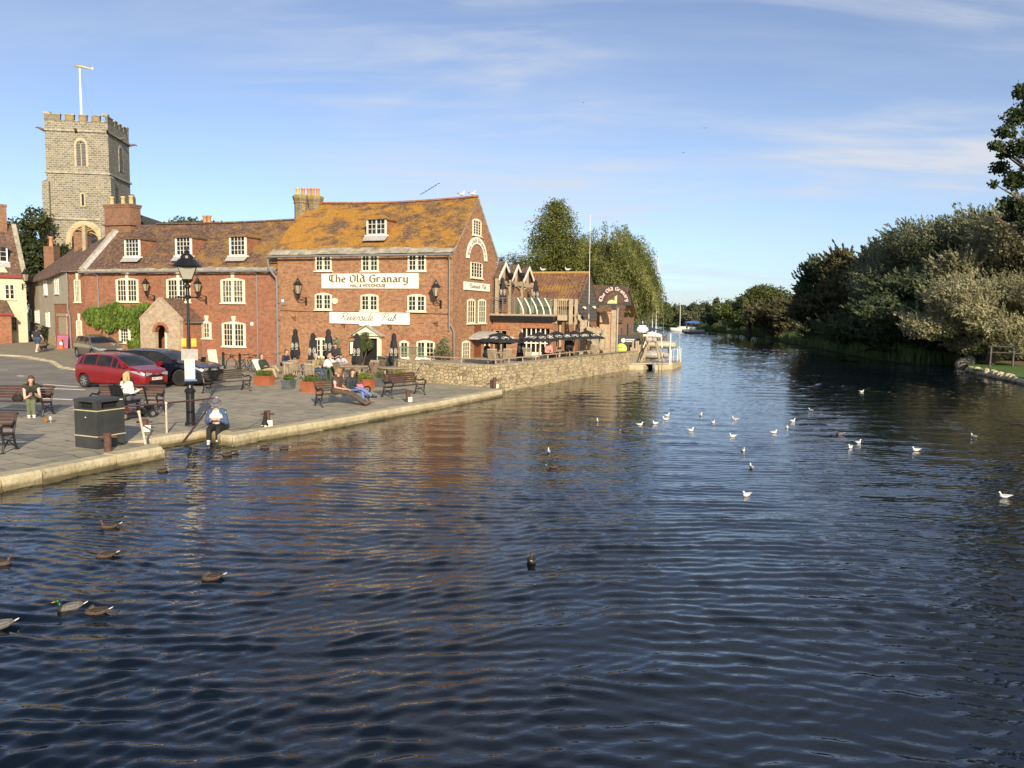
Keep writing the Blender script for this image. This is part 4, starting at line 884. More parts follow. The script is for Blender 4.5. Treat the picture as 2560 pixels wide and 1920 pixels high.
# return wall direction: from the corner going back-left ; chosen so its far end projects to x=168
e1 = atd(168, 700, p0.y+1.35); ang = math.atan2(p0.y-e1.y, p0.x-e1.x); RP = Plane(e1.x, e1.y, ang); RL = (Vector((p0.x, p0.y, 0))-Vector((e1.x, e1.y, 0))).length
RT = thing('corner_wing', 'narrow angled brick wing with tall white windows at the corner of the lane', 'house', (e1.x, e1.y, 0), ang)
m_ = MB(); m_.box(0, RL, 0, 5.5, -.2, HZE-.1); m_.build('wall', M['brick'], RT)
def r2(x, y): s, z = RP.hit(x/3.95, 480+y/3.95); return s, z
for x0, x1, y0, y1 in ((735, 800, 862, 1088), (757, 815, 1262, 1468)):
    a, zt = r2(x0, y0); b, zb = r2(x1, y1); window(RT, a, b, zb, zt, 0, (3,), 4, rise=.08, jamb=.12)
    k = MB(); k.prism([((a+b)/2-.1, zt), ((a+b)/2+.1, zt), ((a+b)/2+.15, zt+.45), ((a+b)/2-.15, zt+.45)], -.05, .02); k.build('keystone', M['cream'], RT)
eave_slabs(RT, -.3, RL+.05, -.3, HZE-.28, .6, .5, 9)
m_ = MB(); m_.path([(.15, -.1, HZE-.3), (.15, -.08, 4.6), (.15, -.12, 3.6), (.42, -.12, 3.1), (.42, -.1, .5)], .06, 8); m_.build('downpipe', M['lead'], RT)
# gate building + grey rendered house along the lane
g1 = atd(133, 700, e1.y+2.6); GPn = Plane(g1.x, g1.y, math.atan2(e1.y-g1.y, e1.x-g1.x)); GLn = (Vector((e1.x, e1.y, 0))-Vector((g1.x, g1.y, 0))).length
LN = thing('rendered_house', 'grey rendered lane house with a plank gate and sagging tiled roof', 'house', (0, 0, 0))
def on(pl, x, y, z): p = pl.pt(x, y, z); return p
def wallp(mb, pl, x0, x1, y0, y1, z0, z1):
    M4 = Matrix.Translation(pl.o) @ Matrix.Rotation(pl.a, 4, 'Z'); mb.box(x0, x1, y0, y1, z0, z1, 0, M4)
zb_r = GPn.hit(150, 480+1105/3.95)[1]
m_ = MB(); wallp(m_, GPn, 0, GLn, 0, 3, 0, zb_r); m_.build('brick_base', M['brick'], LN)
m_ = MB(); wallp(m_, GPn, 0, GLn, -.06, 3, zb_r, 6.3); m_.build('rendered_wall', M['render'], LN)
m_ = MB(); wallp(m_, GPn, GLn*.38, GLn*.93, -.1, -.02, .5, GPn.hit(160, 480+1230/3.95)[1]); wallp(m_, GPn, GLn*.3, GLn*.98, -.16, -.02, GPn.hit(160, 480+1228/3.95)[1], GPn.hit(160, 480+1200/3.95)[1]); m_.build('plank_gate', M['oak'], LN)
l1 = atd(70, 700, g1.y+9.5); LP = Plane(l1.x, l1.y, math.atan2(g1.y-l1.y, g1.x-l1.x)); LL = (Vector((g1.x, g1.y, 0))-Vector((l1.x, l1.y, 0))).length
m_ = MB(); wallp(m_, LP, 0, LL, 0, 4, 0, 6.0); m_.build('rendered_wall', M['render'], LN)
m_ = MB(); wallp(m_, LP, 0, LL, -.03, 0, 0, 1.6); m_.build('stone_plinth', M['stone'], LN)
MLP = Matrix.Translation(LP.o) @ Matrix.Rotation(LP.a, 4, 'Z'); MGP = Matrix.Translation(GPn.o) @ Matrix.Rotation(GPn.a, 4, 'Z')
for x0, x1, y0, y1, c_, r_, pl, mm in ((440, 470, 870, 1012, 2, 3, LP, MLP), (552, 592, 858, 1003, 2, 4, GPn, MGP), (290, 318, 1155, 1275, 3, 4, LP, MLP), (352, 392, 1165, 1288, 4, 4, LP, MLP), (460, 495, 1185, 1325, 2, 4, LP, MLP)):
    a, zt = pl.hit(x0/3.95, 480+y0/3.95); b, zb = pl.hit(x1/3.95, 480+y1/3.95); y_ = -.06 if pl is GPn else -.03
    window(LN, a, b, zb, zt, y_, (c_,), r_, rise=.02, jamb=.09, frame='white', glass='glass2', M_=mm)
# its roof: slopes from these eaves up to a ridge behind
def roofquad(mb, pts, th=.1):
    pts = [Vector(p) for p in pts]; n = (pts[1]-pts[0]).cross(pts[3]-pts[0]).normalized(); mb.add([p for p in pts]+[p-n*th for p in pts], [tuple(range(len(pts))), tuple(range(2*len(pts)-1, len(pts)-1, -1))]+[(i, i+len(pts), (i+1) % len(pts)+len(pts), (i+1) % len(pts)) for i in range(len(pts))])
E0 = LP.pt(-.3, -.35, 5.85); E1 = GPn.pt(0.05, -.4, 6.0); E2 = RP.pt(RL, -.3, HZE-.15); E15 = RP.pt(-.1, -.3, HZE-.2); ridge_l = LP.pt(1.5, 5.5, 9.6); ridge_m = atd(205, 607, 66); ridge_r = HP.pt(HS0+.0, HD/2, HZR-.2)
m_ = MB(); roofquad(m_, (E0, E1, ridge_m, ridge_l)); roofquad(m_, (E1, E15, atd(216, 618, 62.5), ridge_m)); roofquad(m_, (E15, E2, ridge_r, atd(216, 618, 62.5))); roofquad(m_, (ridge_l, ridge_m, ridge_m+Vector((3, 6, -3)), ridge_l+Vector((0, 7, -3)))); m_.build('roof', M['roof_dk'], LN)
m_ = MB(); c_ = atd(208, 590, 64); m_.box(c_.x-.5, c_.x+.5, 63.5, 64.3, 8, atd(205, 582, 64).z); m_.box(c_.x-.56, c_.x+.56, 63.45, 64.36, atd(205, 582, 64).z-.2, atd(205, 582, 64).z-.08); ch = m_.build('chimney', M['brick3'], LN)
m_ = MB(); p_ = atd(127, 600, 71); m_.box(p_.x-.4, p_.x+.5, 70.5, 71.5, 7, p_.z-.6); o = m_.build('chimney', M['brick3'], LN); pots(o, [(p_.x, 71)], p_.z-.6, .2, .9)
b_ = atd(213, 630, 61); t_ = atd(211, 565, 61); pp = thing('roof_post', 'tall weathered wooden post rising from the lane house roof', 'post', (b_.x, b_.y, b_.z-1)); m_ = MB(); m_.box(-.13, .13, -.13, .13, 0, t_.z-b_.z+1); m_.box(-.16, .16, -.16, .16, t_.z-b_.z+1, t_.z-b_.z+1.06); m_.build('post', M['oak'], pp)
# ================================================================= CREAM HOUSE at the left edge
c1_ = at(71, 857, .8); CP_ = Plane(c1_.x, c1_.y, R(42)); CH = thing('cream_house', 'cream rendered house with red trimmed tiled roof at the left edge', 'house', (c1_.x, c1_.y, 0), CP_.a)
CL = 12.0; zce = CP_.hit(60, 480+800/3.95)[1]
def cw(x, y, off=0): return CP_.hit(x/3.95, 480+y/3.95, off)
apz = CP_.hit(5, 563, 3.5)[1]
m_ = MB(); m_.box(-CL, 0, 0, 7, 0, zce); m_.prism([(0, zce), (7, zce), (3.5, apz-.12)], -CL, 0, 'x'); m_.build('wall', M['creamren'], CH)
csl = (apz-zce)/3.5; o = roof_gable(CH, -CL, .0, 0, 7, zce, apz, M['roof_br'] if False else M['roof_dk'], over=.2)
m_ = MB()
for i in range(12):
    t0, t1 = i/12, (i+.96)/12; y0 = -.3+3.8*t0; y1 = -.3+3.8*t1; z0 = zce-.3*csl+(apz-zce+.3*csl)*t0; z1 = zce-.3*csl+(apz-zce+.3*csl)*t1
    m_.add([(-.28, y0, z0-.1), (.06, y0, z0-.1), (.06, y1, z1-.1), (-.28, y1, z1-.1), (-.28, y0, z0+.2), (.06, y0, z0+.2), (.06, y1, z1+.2), (-.28, y1, z1+.2)], [(0,3,2,1),(4,5,6,7),(0,1,5,4),(1,2,6,5),(2,3,7,6),(3,0,4,7)])
m_.build('verge', M['slab'], CH)
M['redtrim'] = mat('red_trim', (.30, .03, .03), .6, .15, 4)
m_ = MB(); m_.box(-CL, -.2, -.3, -.2, zce-.42, zce-.26); m_.build('fascia', M['redtrim'], CH)
a, zt = cw(38, 912); b, zb = cw(150, 1062); window(CH, a, b, zb, zt, 0, (1, 1), 3, rise=.01, jamb=.09, mull=.1, frame='cream', glass='glass')
a, zt = cw(108, 1232); b, zb = cw(172, 1370); window(CH, a, b, zb, zt, 0, (2,), 3, rise=.01, jamb=.07, frame='render', glass='glass')
# small brick porch
a1 = cw(108, 1210, -1.6)[0]; z1 = cw(60, 1213, -1.6)[1]; m_ = MB(); m_.box(-4.5, a1, -1.6, 0, 0, z1); m_.build('porch_wall', M['brick'], CH)
m_ = MB(); m_.box(-4.6, a1+.1, -1.78, -1.68, z1-.05, z1+.12); m_.build('porch_fascia', M['redtrim'], CH)
m_ = MB(); roofquad(m_, ((-4.6, -1.75, z1+.1), (a1+.15, -1.75, z1+.1), (a1-.9, 0, z1+1.35), (-4.6, 0, z1+1.35))); m_.prism([(-1.7, z1), (0, z1), (0, z1+1.2)], a1-1, a1-.02, 'x'); m_.build('porch_roof', M['roof_dk'], CH)
# dormer
def wd(x): return x
dz0 = CP_.hit(5, 480+690/3.95, .9)[1]; xd = CP_.hit(18, 640, .9)[0]; dormer(CH, xd-1.0, dz0, .75, 2.0, CP_.hit(10, 480+540/3.95, .9)[1]-dz0, csl, zce, 0, M['roof_dk'], cols=(2, 2), rows=3, cas=1, cheek='oakdk')
ct = CP_.hit(0, 480+125/3.95, 3.5); m_ = MB(); m_.box(ct[0]-1.2, CP_.hit(52/3.95, 520, 3.5)[0], 3.0, 4.0, zce, ct[1]-.2); m_.box(ct[0]-1.25, CP_.hit(52/3.95, 520, 3.5)[0]+.06, 2.95, 4.05, ct[1]-.2, ct[1]); m_.build('chimney', M['brick3'], CH)
# ================================================================= CHURCH TOWER
TD = 86.0; def_a = math.atan2(.134, .99)
tA = atd(124, 500, TD*.995); tB = atd(275, 500, TD); TA = math.atan2(tB.y-tA.y+.0, tB.x-tA.x)
TPn = Plane(tB.x, tB.y, def_a); TW = (tB-tA).length*1.005; TPs = Plane(tB.x, tB.y, def_a+math.pi/2)
T = thing('church_tower', 'tall square grey stone church tower with battlements rising behind the roofs', 'church tower', (tB.x, tB.y, 0), def_a)
def t1(x, y): s, z = TPn.hit(x/4.1475, 100+y/4.1475); return s, z
ztop = t1(800, 780)[1]; zs1 = t1(800, 942)[1]; zs2 = t1(800, 1378)[1]; zs3 = TPn.hit(205, 548)[1]; zcr = t1(900, 850)[1]
m_ = MB(); m_.box(-TW, 0, 0, TW, 0, zcr); m_.build('wall', M['ashlar'], T)
merm = brick_mat('battlement_stone', (.22, .20, .15), (.17, .15, .12), (.40, .36, .24), w=.7, h=.35, ms=.02, patch=(.36, .30, .17))
def merlon(*a): m = MB(); m.box(*a); m.build('merlon', merm, T)
mer = [(t1(515, 0)[0]*1, t1(590, 0)[0]), (t1(640, 0)[0], t1(735, 0)[0]), (t1(785, 0)[0], t1(868, 0)[0]), (t1(920, 0)[0], t1(1007, 0)[0]), (t1(1060, 0)[0], .0)]
mer = [(-TW, mer[0][1])]+mer[1:]
for a, b in mer:
    merlon(a, b, 0, .35, zcr, ztop); merlon(a, b, TW-.35, TW, zcr, ztop)
for a, b in mer:
    y0, y1 = TW+a, TW+b; y0, y1 = (max(y0, .35), min(y1, TW-.35))
    if y1 > y0: merlon(-.35, 0, y0, y1, zcr, ztop); merlon(-TW, -TW+.35, y0, y1, zcr, ztop)
m_ = MB(); cpz = .09
for a, b in mer: m_.box(a-.05, b+.05, -.06, .4, ztop, ztop+cpz)
for (a, b), (c_, d_) in zip(mer[:-1], mer[1:]): m_.box(b+.05, c_-.05, -.06, .4, zcr-.0, zcr+cpz)
for a, b in mer: m_.box(-.4, .06, TW+a+.0 if TW+a > .5 else .4, TW+b-.001, ztop+.002, ztop+cpz)
for z in (zs1, zs2, zs3):
    e = .16; m_.box(-TW-e, e, -e, 0, z-.1, z+.1); m_.box(0, e, 0, TW+e, z-.1, z+.1); m_.box(-TW-e, -TW, 0, TW, z-.1, z+.1)
m_.build('string_courses', M['pale_ashlar'] if False else M['slab'], T)
for i, (a, b) in enumerate(mer[1:4]):
    q_ = MB(); q_.box(a+.14, b-.14, -.015, .01, zcr+.12, ztop-.12); q_.build('parapet_panel', mat('ochre_panel', (.33, .22, .09), .9, .3, 4) if i == 0 else bpy.data.materials['ochre_panel'], T)
# corner finials and gargoyles
m_ = MB()
for x, y in ((-TW+.25, .25), (-.25, .25), (-.25, TW-.25), (-TW+.25, TW-.25)): m_.box(x-.3, x+.3, y-.3, y+.3, ztop+cpz, ztop+.28); m_.lathe([(.22, ztop+.28), (.1, ztop+.36), (.02, ztop+.4), (.015, ztop+.9)], 6, c=(x, y, 0))
m_.build('finials', M['slab'], T)
for (x, y), (dx_, dy_) in (((-TW, 0), (-.6, -.6)), ((-TW/2+.05, 0), (0, -.8)), ((0, 0), (.15, -.7)), ((0, TW*.5), (.8, 0)), ((0, TW), (.7, .5))):
    g_ = MB(); g_.path([(x, y, zs1-.1), (x+dx_*.5, y+dy_*.5, zs1+.05), (x+dx_*.8, y+dy_*.8, zs1+.1), (x+dx_*1.05, y+dy_*1.05, zs1+.02)], [.15, .13, .09, .05], 7); g_.build('gargoyle', M['rustystone'] if 'rustystone' in M else M.setdefault('rustystone', mat('weathered_gargoyle', (.20, .13, .08), .9, .3, 5)), T, smooth=True)
def pointed(x0, x1, z0, zs, zt, n=7):
    h = zt-zs; pts = [(x1, z0), (x1, zs)]; w = (x1-x0)/2; xm = (x0+x1)/2
    for i in range(1, n): t = i/n; pts.append((xm+w*(1-t**1.7), zs+h*t**.85*1.0 if False else zs+h*math.sin(t*math.pi/2)**1.0))
    pts.append((xm, zt))
    for i in range(n-1, 0, -1): t = i/n; pts.append((xm-w*(1-t**1.7), zs+h*math.sin(t*math.pi/2)))
    return pts+[(x0, zs), (x0, z0)]
def belfry(x0, x1, z0, zt, mtx=None, nl=16):
    o = bpy.data.objects.new('belfry_window', None); C.objects.link(o); o.parent = T
    zs = zt-(x1-x0)*.55
    f = MB(); P = pointed(x0, x1, z0, zs, zt); Q = pointed(x0+.22, x1-.22, z0+.1, zs, zt-.3); n = len(P)
    for i in range(n-1): f.prism([P[i], P[i+1], Q[i+1], Q[i]], -.05, .02)
    f.box((x0+x1)/2-.05, (x0+x1)/2+.05, -.03, .02, z0+.1, zs+.2); f.box(x0+.2, x1-.2, -.03, .02, zs+.1, zs+.2); f.build('surround', M['pale_ashlar'] if mtx is None else M['slab'], o)
    b = MB(); b.prism(Q, -.012, .01); b.build('opening', M['blackmatt'], o)
    l = MB(); h = (zt-.35-z0-.1)/nl
    for i in range(nl):
        z = z0+.12+i*h; k = 1 if z < zs else max(.1, 1-((z-zs)/(zt-.3-zs))**1.6)
        for a, b2 in ((x0+.22, (x0+x1)/2-.06), ((x0+x1)/2+.06, x1-.22)):
            a2 = (x0+x1)/2+(a-(x0+x1)/2)*k; b3 = (x0+x1)/2+(b2-(x0+x1)/2)*k
            l.add([(a2, -.05, z), (b3, -.05, z), (b3, -.015, z+h*.75), (a2, -.015, z+h*.75)], [(0, 1, 2, 3)])
    l.build('louvres', mat('louvre_slate', (.17, .165, .15), .85, .3, 4) if 'louvre_slate' not in bpy.data.materials else bpy.data.materials['louvre_slate'], o)
    if mtx is not None: o.matrix_local = mtx
    return o
a, zt = t1(765, 1012); b, zb = t1(918, 1322); belfry(a, b, zb, zt)
def ts(x, y): return TPs.hit(x/4.1475, 100+y/4.1475)
a, zt = ts(1232, 1085); b, zb = ts(1275, 1385); belfry(a-.2, b+.2, zb, zt, Matrix.Rotation(math.pi/2, 4, 'Z'))
a, zt = TPn.hit(200, 482); b, zb = TPn.hit(215, 516); o = window(T, a, b, zb, zt, 0, (1,), 1, rise=.02, jamb=.17, head=.25, frame='pale_ashlar')
# the great west window
a, _ = TPn.hit(173, 600); b, _ = TPn.hit(253, 600); zt = TPn.hit(213, 554)[1]; z0 = TPn.hit(213, 660)[1]; zs = zt-(b-a)*.62
o = bpy.data.objects.new('west_window', None); C.objects.link(o); o.parent = T; P = pointed(a-.35, b+.35, z0, zs, zt+.1); Q = pointed(a+.2, b-.2, z0, zs, zt-.45)
m_ = MB(); n = len(P)
for i in range(n-1): m_.prism([P[i], P[i+1], Q[i+1], Q[i]], -.04, .02)
m_.build('arch_stones', M['pale_ashlar'], o); m_ = MB(); m_.prism(Q, -.02, .01); m_.build('pane', M['glass'], o)
m_ = MB(); S = pointed(a+.2, b-.2, z0, zs, zt-.45); xm = (a+b)/2; ww = (b-a-.4)/2
m_.path([(x, -.05, z) for x, z in S], .09, 5)
for k in (-1, 1):
    m_.path([(xm+k*ww/3, -.05, z0), (xm+k*ww/3, -.05, zs)], .06, 5)
    for r_ in (1, 2): m_.path([(xm+k*ww/3+ -k*ww*.66*r_*(1-math.cos(t*math.pi/2/6)), -.05, zs+ww*.9*math.sin(t*math.pi/2/6)) for t in range(7)], .05, 5)
    m_.path([(xm-k*ww+k*ww*.66*(1-math.cos(t*math.pi/2/6))+0, -.05, zs+ww*.6*math.sin(t*math.pi/2/6)) for t in range(7)], .05, 5)
m_.build('tracery', mat('ochre_tracery', (.55, .38, .14), .9, .15, 4), o)
# buttresses
m_ = MB()
for x0, x1, y0, y1, zt in ((-TW-.35, -TW+.35, -.35, .9, TPn.hit(120, 455)[1]), (-TW-.75, -TW+.2, -.5, .9, zs3), (-.95, .3, -.45, .8, TPn.hit(280, 445)[1]), (-.3, .45, TW-.6, TW+.4, TPn.hit(330, 475)[1]), (0, .7, -.2, .9, zs3)):
    m_.box(x0, x1, y0, y1, 0, zt); m_.add([(x0, y0, zt), (x1, y0, zt), (x1, y1, zt), (x0, y1, zt), (x0+.3*(x1-x0), y1, zt+.5), (x1-.3*(x1-x0), y1, zt+.5)], [(0, 1, 5, 4), (1, 2, 5), (3, 0, 4), (2, 3, 4, 5)])
m_.build('buttress', M['ashlar'], T)
# nave roof seen to the right of the tower
nv = MB(); n0 = atd(345, 536, 96); n1 = atd(392, 556, 99); nr = thing('church_nave', 'dark slated church roof glimpsed right of the tower', 'church roof', (0, 0, 0)); roofquad(nv, ((n0.x-3, 95, n0.z-4.5), (n1.x+2, 98, n0.z-5.5), (n1.x, 101, n1.z+.2), (n0.x-2, 99, n0.z+.6))); nv.build('roof', mat('dark_slate', (.03, .032, .036), .7, .2, 3), nr)
# flagpole
fb = t1(768, 830); ft = t1(745, 268); p = TPn.pt(fb[0], 2.0); fp = thing('flagpole', 'white flagpole with a gilded fish shaped vane on top of the church tower', 'flagpole', (p.x, p.y, fb[1]-.5), def_a)
h = ft[1]*1.012-fb[1]+.5; lean = ft[0]-fb[0]; m_ = MB(); m_.tube((0, 0, 0), (lean*.65, 0, h), .13, .08, 10); m_.build('pole', mat('bright_white_pole', (.9, .88, .8), .4, .02, 3), fp)
m_ = MB(); m_.loft([(-.9, 0, .12, .01, .02), (-.75, 0, .13, .05, .12), (-.3, 0, .1, .09, .17), (.2, 0, .02, .07, .13), (.75, 0, -.09, .03, .06), (1.0, 0, -.08, .02, .16), (1.12, 0, -.04, .01, .2)], 10); m_.build('fish_vane', mat('gilded', (.75, .55, .22), .35, .1, 3, metal=.6), fp, loc=(lean*.65+.3, 0, h+.12), smooth=True)
m_ = MB(); m_.path([(lean*.65+.12, 0, h-.2), (.6, 0, h*.45), (1.6, 0, 0.3)], .012, 4); m_.build('halyard', M['lead'], fp)
# ================================================================= RIVERSIDE EXTENSION (terrace side)
def c5(x, y): return 1180+x/3.95, 480+y/3.95
x0_, _ = GR.hit(1232, 790, 6.2); X0 = GR.pt(x0_, 6.2); EP = Plane(X0.x, X0.y, GR.a); E = thing('pub_extension', 'low brick pub wing with a balcony, three small gables and timber posts', 'building', (X0.x, X0.y, 0), GR.a)
def e5(x, y, off=0): px, py = c5(x, y); return EP.hit(px, py, off)
EL = e5(805, 1250)[0]; zf0 = e5(400, 1268)[1]; zf1 = e5(400, 1222)[1]; zd = zf1+.12
m_ = MB(); a, b = e5(212, 1400)[0], e5(352, 1400)[0]; c_, d_ = e5(488, 1400)[0], e5(815, 1400)[0]; zh = e5(280, 1355)[1]; zh2 = e5(600, 1345)[1]
m_.box(0, a, 0, 5, 0, zf0); m_.box(b, c_, 0, 5, 0, zf0); m_.box(a, b, 0, 5, zh, zf0); m_.box(c_, EL, 0, 5, zh2, zf0); m_.box(a, b, .9, 5, 0, zh); m_.box(c_, EL, .5, 5, 0, zh2); m_.box(EL-.25, EL, 0, .5, 0, zh2)
m_.build('wall', M['brick2'], E)
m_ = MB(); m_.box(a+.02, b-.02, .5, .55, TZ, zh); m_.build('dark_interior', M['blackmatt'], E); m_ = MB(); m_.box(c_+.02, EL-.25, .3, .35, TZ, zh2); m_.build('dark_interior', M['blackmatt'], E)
m_ = MB(); m_.box(a+.0, a+.1, .05, .2, TZ, zh); m_.box(b-.1, b, .05, .2, TZ, zh); m_.box(a+.1, b-.1, .05, .2, zh-.1, zh); m_.box((a+b)/2-.04, (a+b)/2+.04, .1, .2, TZ, zh-.1); m_.build('door_frame', M['oak'], E)
m_ = MB(); n = 6; w_ = (EL-.25-c_)/n
for i in range(n+1): m_.box(c_+i*w_-.03+(.03 if i == 0 else 0), c_+i*w_+.03, .08, .16, TZ+.3, zh2)
m_.box(c_, EL-.25, .06, .18, TZ+.85, TZ+.93); m_.box(c_, EL-.25, .05, .2, TZ, TZ+.3); m_.build('window_frame', M['white'], E)
m_ = MB(); m_.prism([(a-.15, zh), (b+.15, zh), (b+.2, zh+.3), (a-.2, zh+.3)], -.02, .02); m_.prism([(c_-.1, zh2), (EL-.1, zh2), (EL-.1, zh2+.3), (c_-.15, zh2+.3)], -.02, .02); m_.build('brick_arch', M['arch'], E)
# balcony: black fascia, deck edge
m_ = MB(); m_.box(-.05, EL+.1, -.35, 6.5, zf0, zf1); m_.build('fascia', M['black'], E)
m_ = MB(); m_.box(-.1, EL+.1, -.42, 6.5, zf1, zf1+.13)
for i in range(14): m_.box(-.1+i*(EL/14), -.1+i*(EL/14)+.02, -.425, -.42, zf1+.01, zf1+.12)
m_.build('balcony_deck', M['oak'], E)
zr = e5(400, 1048)[1]; xs = e5(435, 1100)[0]
m_ = MB(); r0 = -.3
for x in (0.05, xs*.5, xs): m_.tube((x, r0, zd), (x, r0, zr), .03, n=6)
m_.path([(0, r0, zr), (EL*.98, r0, zr)], .028, 6)
for k in range(1, 7): m_.path([(0, r0, zd+(zr-zd)*k/7), (xs, r0, zd+(zr-zd)*k/7)], .01, 4)
m_.build('railing', M['metal'], E)
cp = MB()
for k, px_ in enumerate((480, 548, 615, 680, 745)):
    x = e5(px_, 1200)[0]; pts = [(x-.38*(1-t)**1.6*0+(-.12+.42*math.sin(t*math.pi/2)), r0, zr-(zr-zd)*t) for t in [i/6 for i in range(7)]]; cp.path(pts, .045, 6)
cp.build('curved_posts', M['white'], E)
gl_ = NT('green_glass'); gl_.fin((.10, .16, .11), .05); gl_.b.inputs['Alpha'].default_value = .55; M['gglass'] = gl_.m
m_ = MB(); m_.quad((xs, r0+.03, zd+.05), (EL, r0+.03, zd+.05), (EL, r0+.03, zr-.04), (xs, r0+.03, zr-.04)); m_.build('balcony_glass', M['gglass'], E)
# three small gables on the upper floor, facing the river
GA = Plane(EP.pt(1.4, 1.2).x, EP.pt(1.4, 1.2).y, GR.a)
X1 = e5(318, 700, 1.35)[0]; zp = e5(318, 692, 1.35)[1]; zbv = e5(250, 838, .1)[1]
for i in range(3):
    yc = 1.35+2.45*i; hw = 1.22; g = bpy.data.objects.new('gable', None); C.objects.link(g); g.parent = E; Lx = X1+.3
    m_ = MB()
    for sg in (-1, 1):
        sl_ = (zp-zbv)/hw; q_ = ((-Lx*.2, yc, zp), (X1+.12, yc, zp), (X1+.12, yc+sg*(hw), zbv), (-Lx*.2, yc+sg*(hw), zbv))
        roofquad(m_, q_ if sg > 0 else q_[::-1], .09)
    m_.build('gable_roof', M['roof_dk'], g)
    m_ = MB()
    for sg in (-1, 1): m_.prism([(yc, zp+.02), (yc, zp-.24), (yc+sg*(hw+.02), zbv-.22), (yc+sg*(hw+.02), zbv+.03)], X1+.12, X1+.17, 'x')
    m_.build('bargeboard', M['white'], g)
    m_ = MB()
    for sg in (-1, 1): m_.box(X1-.12, X1+.1, yc+sg*hw-.11, yc+sg*hw+.11, zd, zbv-.1)
    m_.box(X1-.1, X1+.08, yc-hw+.1, yc+hw-.1, zbv-.45, zbv-.2); m_.box(X1-.08, X1+.06, yc-.08, yc+.08, zbv-.2, zp-.3)
    for sg in (-1, 1): m_.path([(X1, yc+sg*(hw-.1), zbv-1.1), (X1, yc+sg*(hw-.35), zbv-.65), (X1, yc, zbv-.42)], .07, 5)
    m_.build('timber_frame', M['oak'], g)
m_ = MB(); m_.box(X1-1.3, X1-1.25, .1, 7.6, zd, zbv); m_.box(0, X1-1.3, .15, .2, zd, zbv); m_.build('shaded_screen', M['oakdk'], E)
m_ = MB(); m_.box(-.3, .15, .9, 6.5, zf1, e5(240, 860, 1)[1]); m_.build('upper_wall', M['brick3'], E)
# small black chimney-like hoppers between gables
for px_ in (380, 492): x, z = e5(px_, 830, 1.5); m_ = MB(); m_.lathe([(.1, -.25), (.2, 0), (.22, .1), (.22, .22)], 8, c=(x, 1.5, z)); m_.build('rainwater_hopper', M['black'], E)
# ---------- tiled boathouse behind with the boarded gable
ap = atd(*c5(1150, 803), 60.0); zr2 = ap.z; BW_ = 6.3; fx, fy = ap.x-BW_/2*.342, ap.y-BW_/2*.94; BP = Plane(fx, fy, GR.a); BL = 8.5; ze2 = atd(*c5(1052, 1085), 57).z
Bh = thing('tiled_annexe', 'low building with a lichen yellow pantile roof and a dark boarded gable end', 'building', (BP.pt(-BL, 0).x, BP.pt(-BL, 0).y, 0), GR.a)
m_ = MB(); m_.prism([(.2, 3.3), (BW_-.2, 3.3), (BW_-.2, ze2-.1), (BW_/2, zr2-.5), (.2, ze2-.1)], .1, BL-.2, 'x'); m_.prism([(0, 3.3), (BW_, 3.3), (BW_, ze2), (BW_/2, zr2-.14), (0, ze2)], BL-.2, BL, 'x')
for i in range(14):
    z = 3.3+i*.28; hw = BW_/2 if z < ze2 else BW_/2*(zr2-z)/(zr2-ze2)
    if hw > .3: m_.box(BL, BL+.035, BW_/2-hw+.05, BW_/2+hw-.05, z, z+.262)
m_.build('boarded_gable', M['oakdk'], Bh)
m_ = MB(); m_.box(.1, BL-.05, .08, BW_-.05, 0, 3.3); m_.build('lower_wall', M['brick3'], Bh)
M['roof_y'] = M['pantile']
roof_gable(Bh, 0, BL+.12, 0, BW_, ze2, zr2, M['pantile'], over=.3, sag=.05)
pr = MB(); n = int(BL/.26)
for i in range(n):
    x = i*.26+.13; pr.path([(x, -.3, ze2-.3*(zr2-ze2)/(BW_/2)+.03), (x, BW_/2, zr2+.03)], .05, 5)
pr.build('pantile_rolls', M['pantile'], Bh)
m_ = MB(); m_.path([(-.0, BW_/2, zr2+.05), (BL+.1, BW_/2, zr2+.05)], .11, 6); m_.build('ridge_tiles', mat('ridge_yellow', (.42, .26, .08), .85, .4, 3), Bh)
m_ = MB()
for px_, py_ in ((1100, 1148), (1212, 1140)): p = atd(*c5(px_, py_), 58.5); m_.ball((BL+.2, 1.6 if px_ < 1150 else 4.6, p.z), .11, .08, .08, 8, 5); m_.box(BL, BL+.25, (1.6 if px_ < 1150 else 4.6)-.04, (1.6 if px_ < 1150 else 4.6)+.04, p.z+.05, p.z+.13)
m_.build('security_light', M['white'], Bh)
# second brown roof and pale brick block to the right
rp = atd(1484, 712, 68); rq = atd(1572, 716, 66); K = thing('river_cottage', 'brick outbuilding with brown tiled roof behind the arched pub sign', 'building', (0, 0, 0))
m_ = MB(); roofquad(m_, (rp+Vector((-1.5, -3.4, -3.0)), rq+Vector((-.9, -3.2, -3.0)), rq+Vector((.0, 0, 0)), rp)); roofquad(m_, (rq+Vector((1.4, 3.4, -2.6)), rp+Vector((0, 3.4, -2.6)), rp, rq)); m_.build('roof', tile_mat('roof_rusty', (.19, .095, .05), (.11, .065, .04), (.34, .2, .06), .4), K)
m_ = MB(); a_ = rp+Vector((-1.2, -3.0, 0)); b_ = rq+Vector((-.9, -2.9, 0)); m_.add([(a_.x, a_.y, 0), (b_.x, b_.y, 0), (b_.x+1.8, b_.y+5.5, 0), (a_.x+1.8, a_.y+5.5, 0), (a_.x, a_.y, 3.6), (b_.x, b_.y, 3.6), (b_.x+1.8, b_.y+5.5, 3.6), (a_.x+1.8, a_.y+5.5, 3.6)], [(0,1,5,4),(1,2,6,5),(2,3,7,6),(3,0,4,7),(4,5,6,7)]); m_.build('wall', M['brick3'], K)
